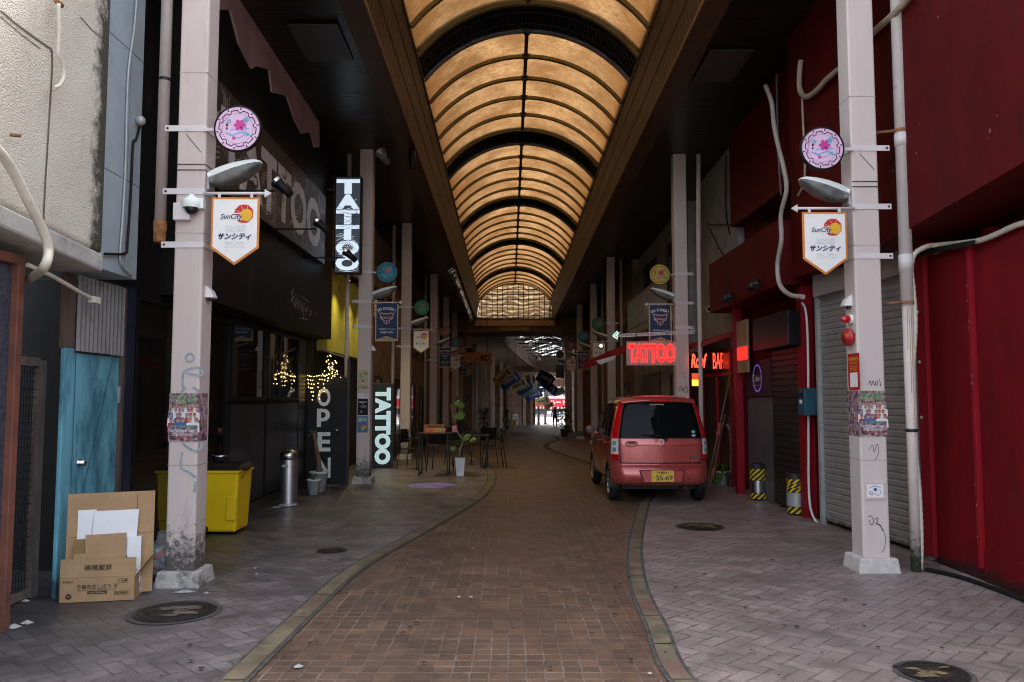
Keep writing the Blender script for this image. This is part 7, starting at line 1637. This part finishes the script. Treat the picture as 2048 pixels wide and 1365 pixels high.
# ------------------------------------------------------------ the street beyond the far mouth
yr = 150; zg = gz(yr)
t = thing('red_shop', 'bright red signed shop front across the sunlit far street', 'building', (9, yr, zg))
q = MB(); q.box(-6, 30, yr, yr + 8, zg, zg + 7.5); q.build('wall', M('pale_render', (.7, .7, .68), .7), t)
q = MB(); q.box(3, 26, yr - .5, yr, zg + 1.75, zg + 3.25); q.build('fascia', M('sign_red', (.62, .03, .045), .5), t)
q = MB(); q.text(face_cam((9.2, yr - .5, zg + 2.6)), 'ハート', 0, 0, w=3.2, h=.8, k=.02, bold=.05); q.build('lettering', WHITEPR, t)
q = MB()
for k in range(70): x = 3 + k / 3; q.m = k % 2; q.box(x, x + 1 / 3, yr - .9, yr - .5, zg + 1.4, zg + 1.75)
q.build('striped_valance', [WHITEPR, REDPR], t)
for k in range(9):
    q = MB(); x = 3.2 + 2.4 * k; q.box(x, x + 2.1, yr - .02, yr, zg + .3, zg + 1.4); q.build('shop_window', GL('far_glass', (.10, .11, .12), .1), t)
for k in range(6):
    q = MB(); x = 3.4 + 3.4 * k; q.box(x, x + 2.2, yr - .02, yr, zg + 3.8, zg + 5.6); q.build('window', GL('far_glass', (.10, .11, .12), .1), t)
q = MB(); q.box(7.0, 9.4, yr - 3, yr - 2.5, zg + .4, zg + .95); tag(q.build('white_counter', WHITE), 'white counter before the red shop', 'counter')
# ------------------------------------------------------------ the person walking away
def person():
    y = 73; zf = gz(y) + .01; p = AY(1110, 830, y); t = thing('person', 'person in dark clothes walking away with a bag in right hand', 'person', (0, 0, 0))
    J = {'hip': (0, 0, .93), 'chest': (0, 0, 1.22), 'sh': (0, .0, 1.40), 'neck': (0, .01, 1.48), 'head': (0, .02, 1.58), 'top': (0, .02, 1.68)}
    V = []; E_ = []; RR = []
    def v(c, r): V.append(c); RR.append(r if isinstance(r, tuple) else (r, r)); return len(V) - 1
    h = v((0, 0, .93), (.16, .11)); a = v((0, 0, 1.08), (.15, .11)); c = v((0, .0, 1.26), (.18, .12)); s_ = v((0, 0, 1.39), (.14, .09)); nk = v((0, .01, 1.48), .055); hd = v((0, .02, 1.575), (.08, .095)); tp = v((0, .015, 1.66), (.07, .08)); E_ += [(h, a), (a, c), (c, s_), (s_, nk), (nk, hd), (hd, tp)]
    for sg, st in ((-1, .12), (1, -.16)):
        k0 = v((sg * .10, 0, .84), .095); k1 = v((sg * .10, st * .6, .48), .065); k2 = v((sg * .10, st * .6 - (.12 if st < 0 else .0), .09), .045); k3 = v((sg * .11, st * .6 + .14 - (.12 if st < 0 else 0), .035), .04); E_ += [(h, k0), (k0, k1), (k1, k2), (k2, k3)]
        m0 = v((sg * .20, 0, 1.37), .065); m1 = v((sg * .245, -st * .25 - .02, 1.10), .048); m2 = v((sg * .24, -st * .5 + .06, .86), .034); m3 = v((sg * .24, -st * .5 + .08, .80), (.038, .02)); E_ += [(s_, m0), (m0, m1), (m1, m2), (m2, m3)]
        for f_ in range(4):
            b0 = v((sg * (.225 + .001), -st * .5 + .05 + .02 * f_, .76), .009); b1 = v((sg * .222, -st * .5 + .05 + .02 * f_, .72 + .006 * abs(f_ - 1)), .008); E_ += [(m3, b0), (b0, b1)]
        b0 = v((sg * .215, -st * .5 + .115, .785), .010); b1 = v((sg * .205, -st * .5 + .125, .755), .009); E_ += [(m3, b0), (b0, b1)]
    me = bpy.data.meshes.new('body'); me.from_pydata(V, E_, []); o = bpy.data.objects.new('body', me); COL.objects.link(o); o.parent = t
    me.materials.append(M('dark_clothes', (.022, .020, .022), .8, var=.3))
    sk = o.modifiers.new('skin', 'SKIN'); sk.use_smooth_shade = True
    for i, r in enumerate(RR): me.skin_vertices[0].data[i].radius = r
    me.skin_vertices[0].data[0].use_root = True
    o.modifiers.new('sub', 'SUBSURF').levels = 1; o.modifiers['sub'].render_levels = 2
    q = MB(); q.ball((0, .0, 1.625), .1, 14, 10, (.9, 1, .92)); q.build('hair', M('black_hair', (.012, .01, .01), .6), t)
    for sg in (-1, 1): q = MB(); q.ball((sg * .088, .03, 1.58), .026, 8, 6, (.4, .8, 1.2)); q.build('ear', SKIN, t)
    t.location = (p.x, y, zf); t.scale = (1.2, 1.2, 1.06)
    b = thing('shoulder_bag', 'dark red bag held by the person walking away', 'bag', (p.x + .3, y, zf + .5)); q = MB(); q.box(p.x + .22, p.x + .38, y - .1, y + .2, zf + .42, zf + .7); q.build('bag_body', M('bag_maroon', (.14, .03, .03), .6), b, bevel=.03); q = MB(); q.tube([(p.x + .27, y - .05, zf + .7), (p.x + .26, y + .0, zf + .79), (p.x + .27, y + .14, zf + .7)], .008, 6); q.build('handle', BLACK, b)
person()
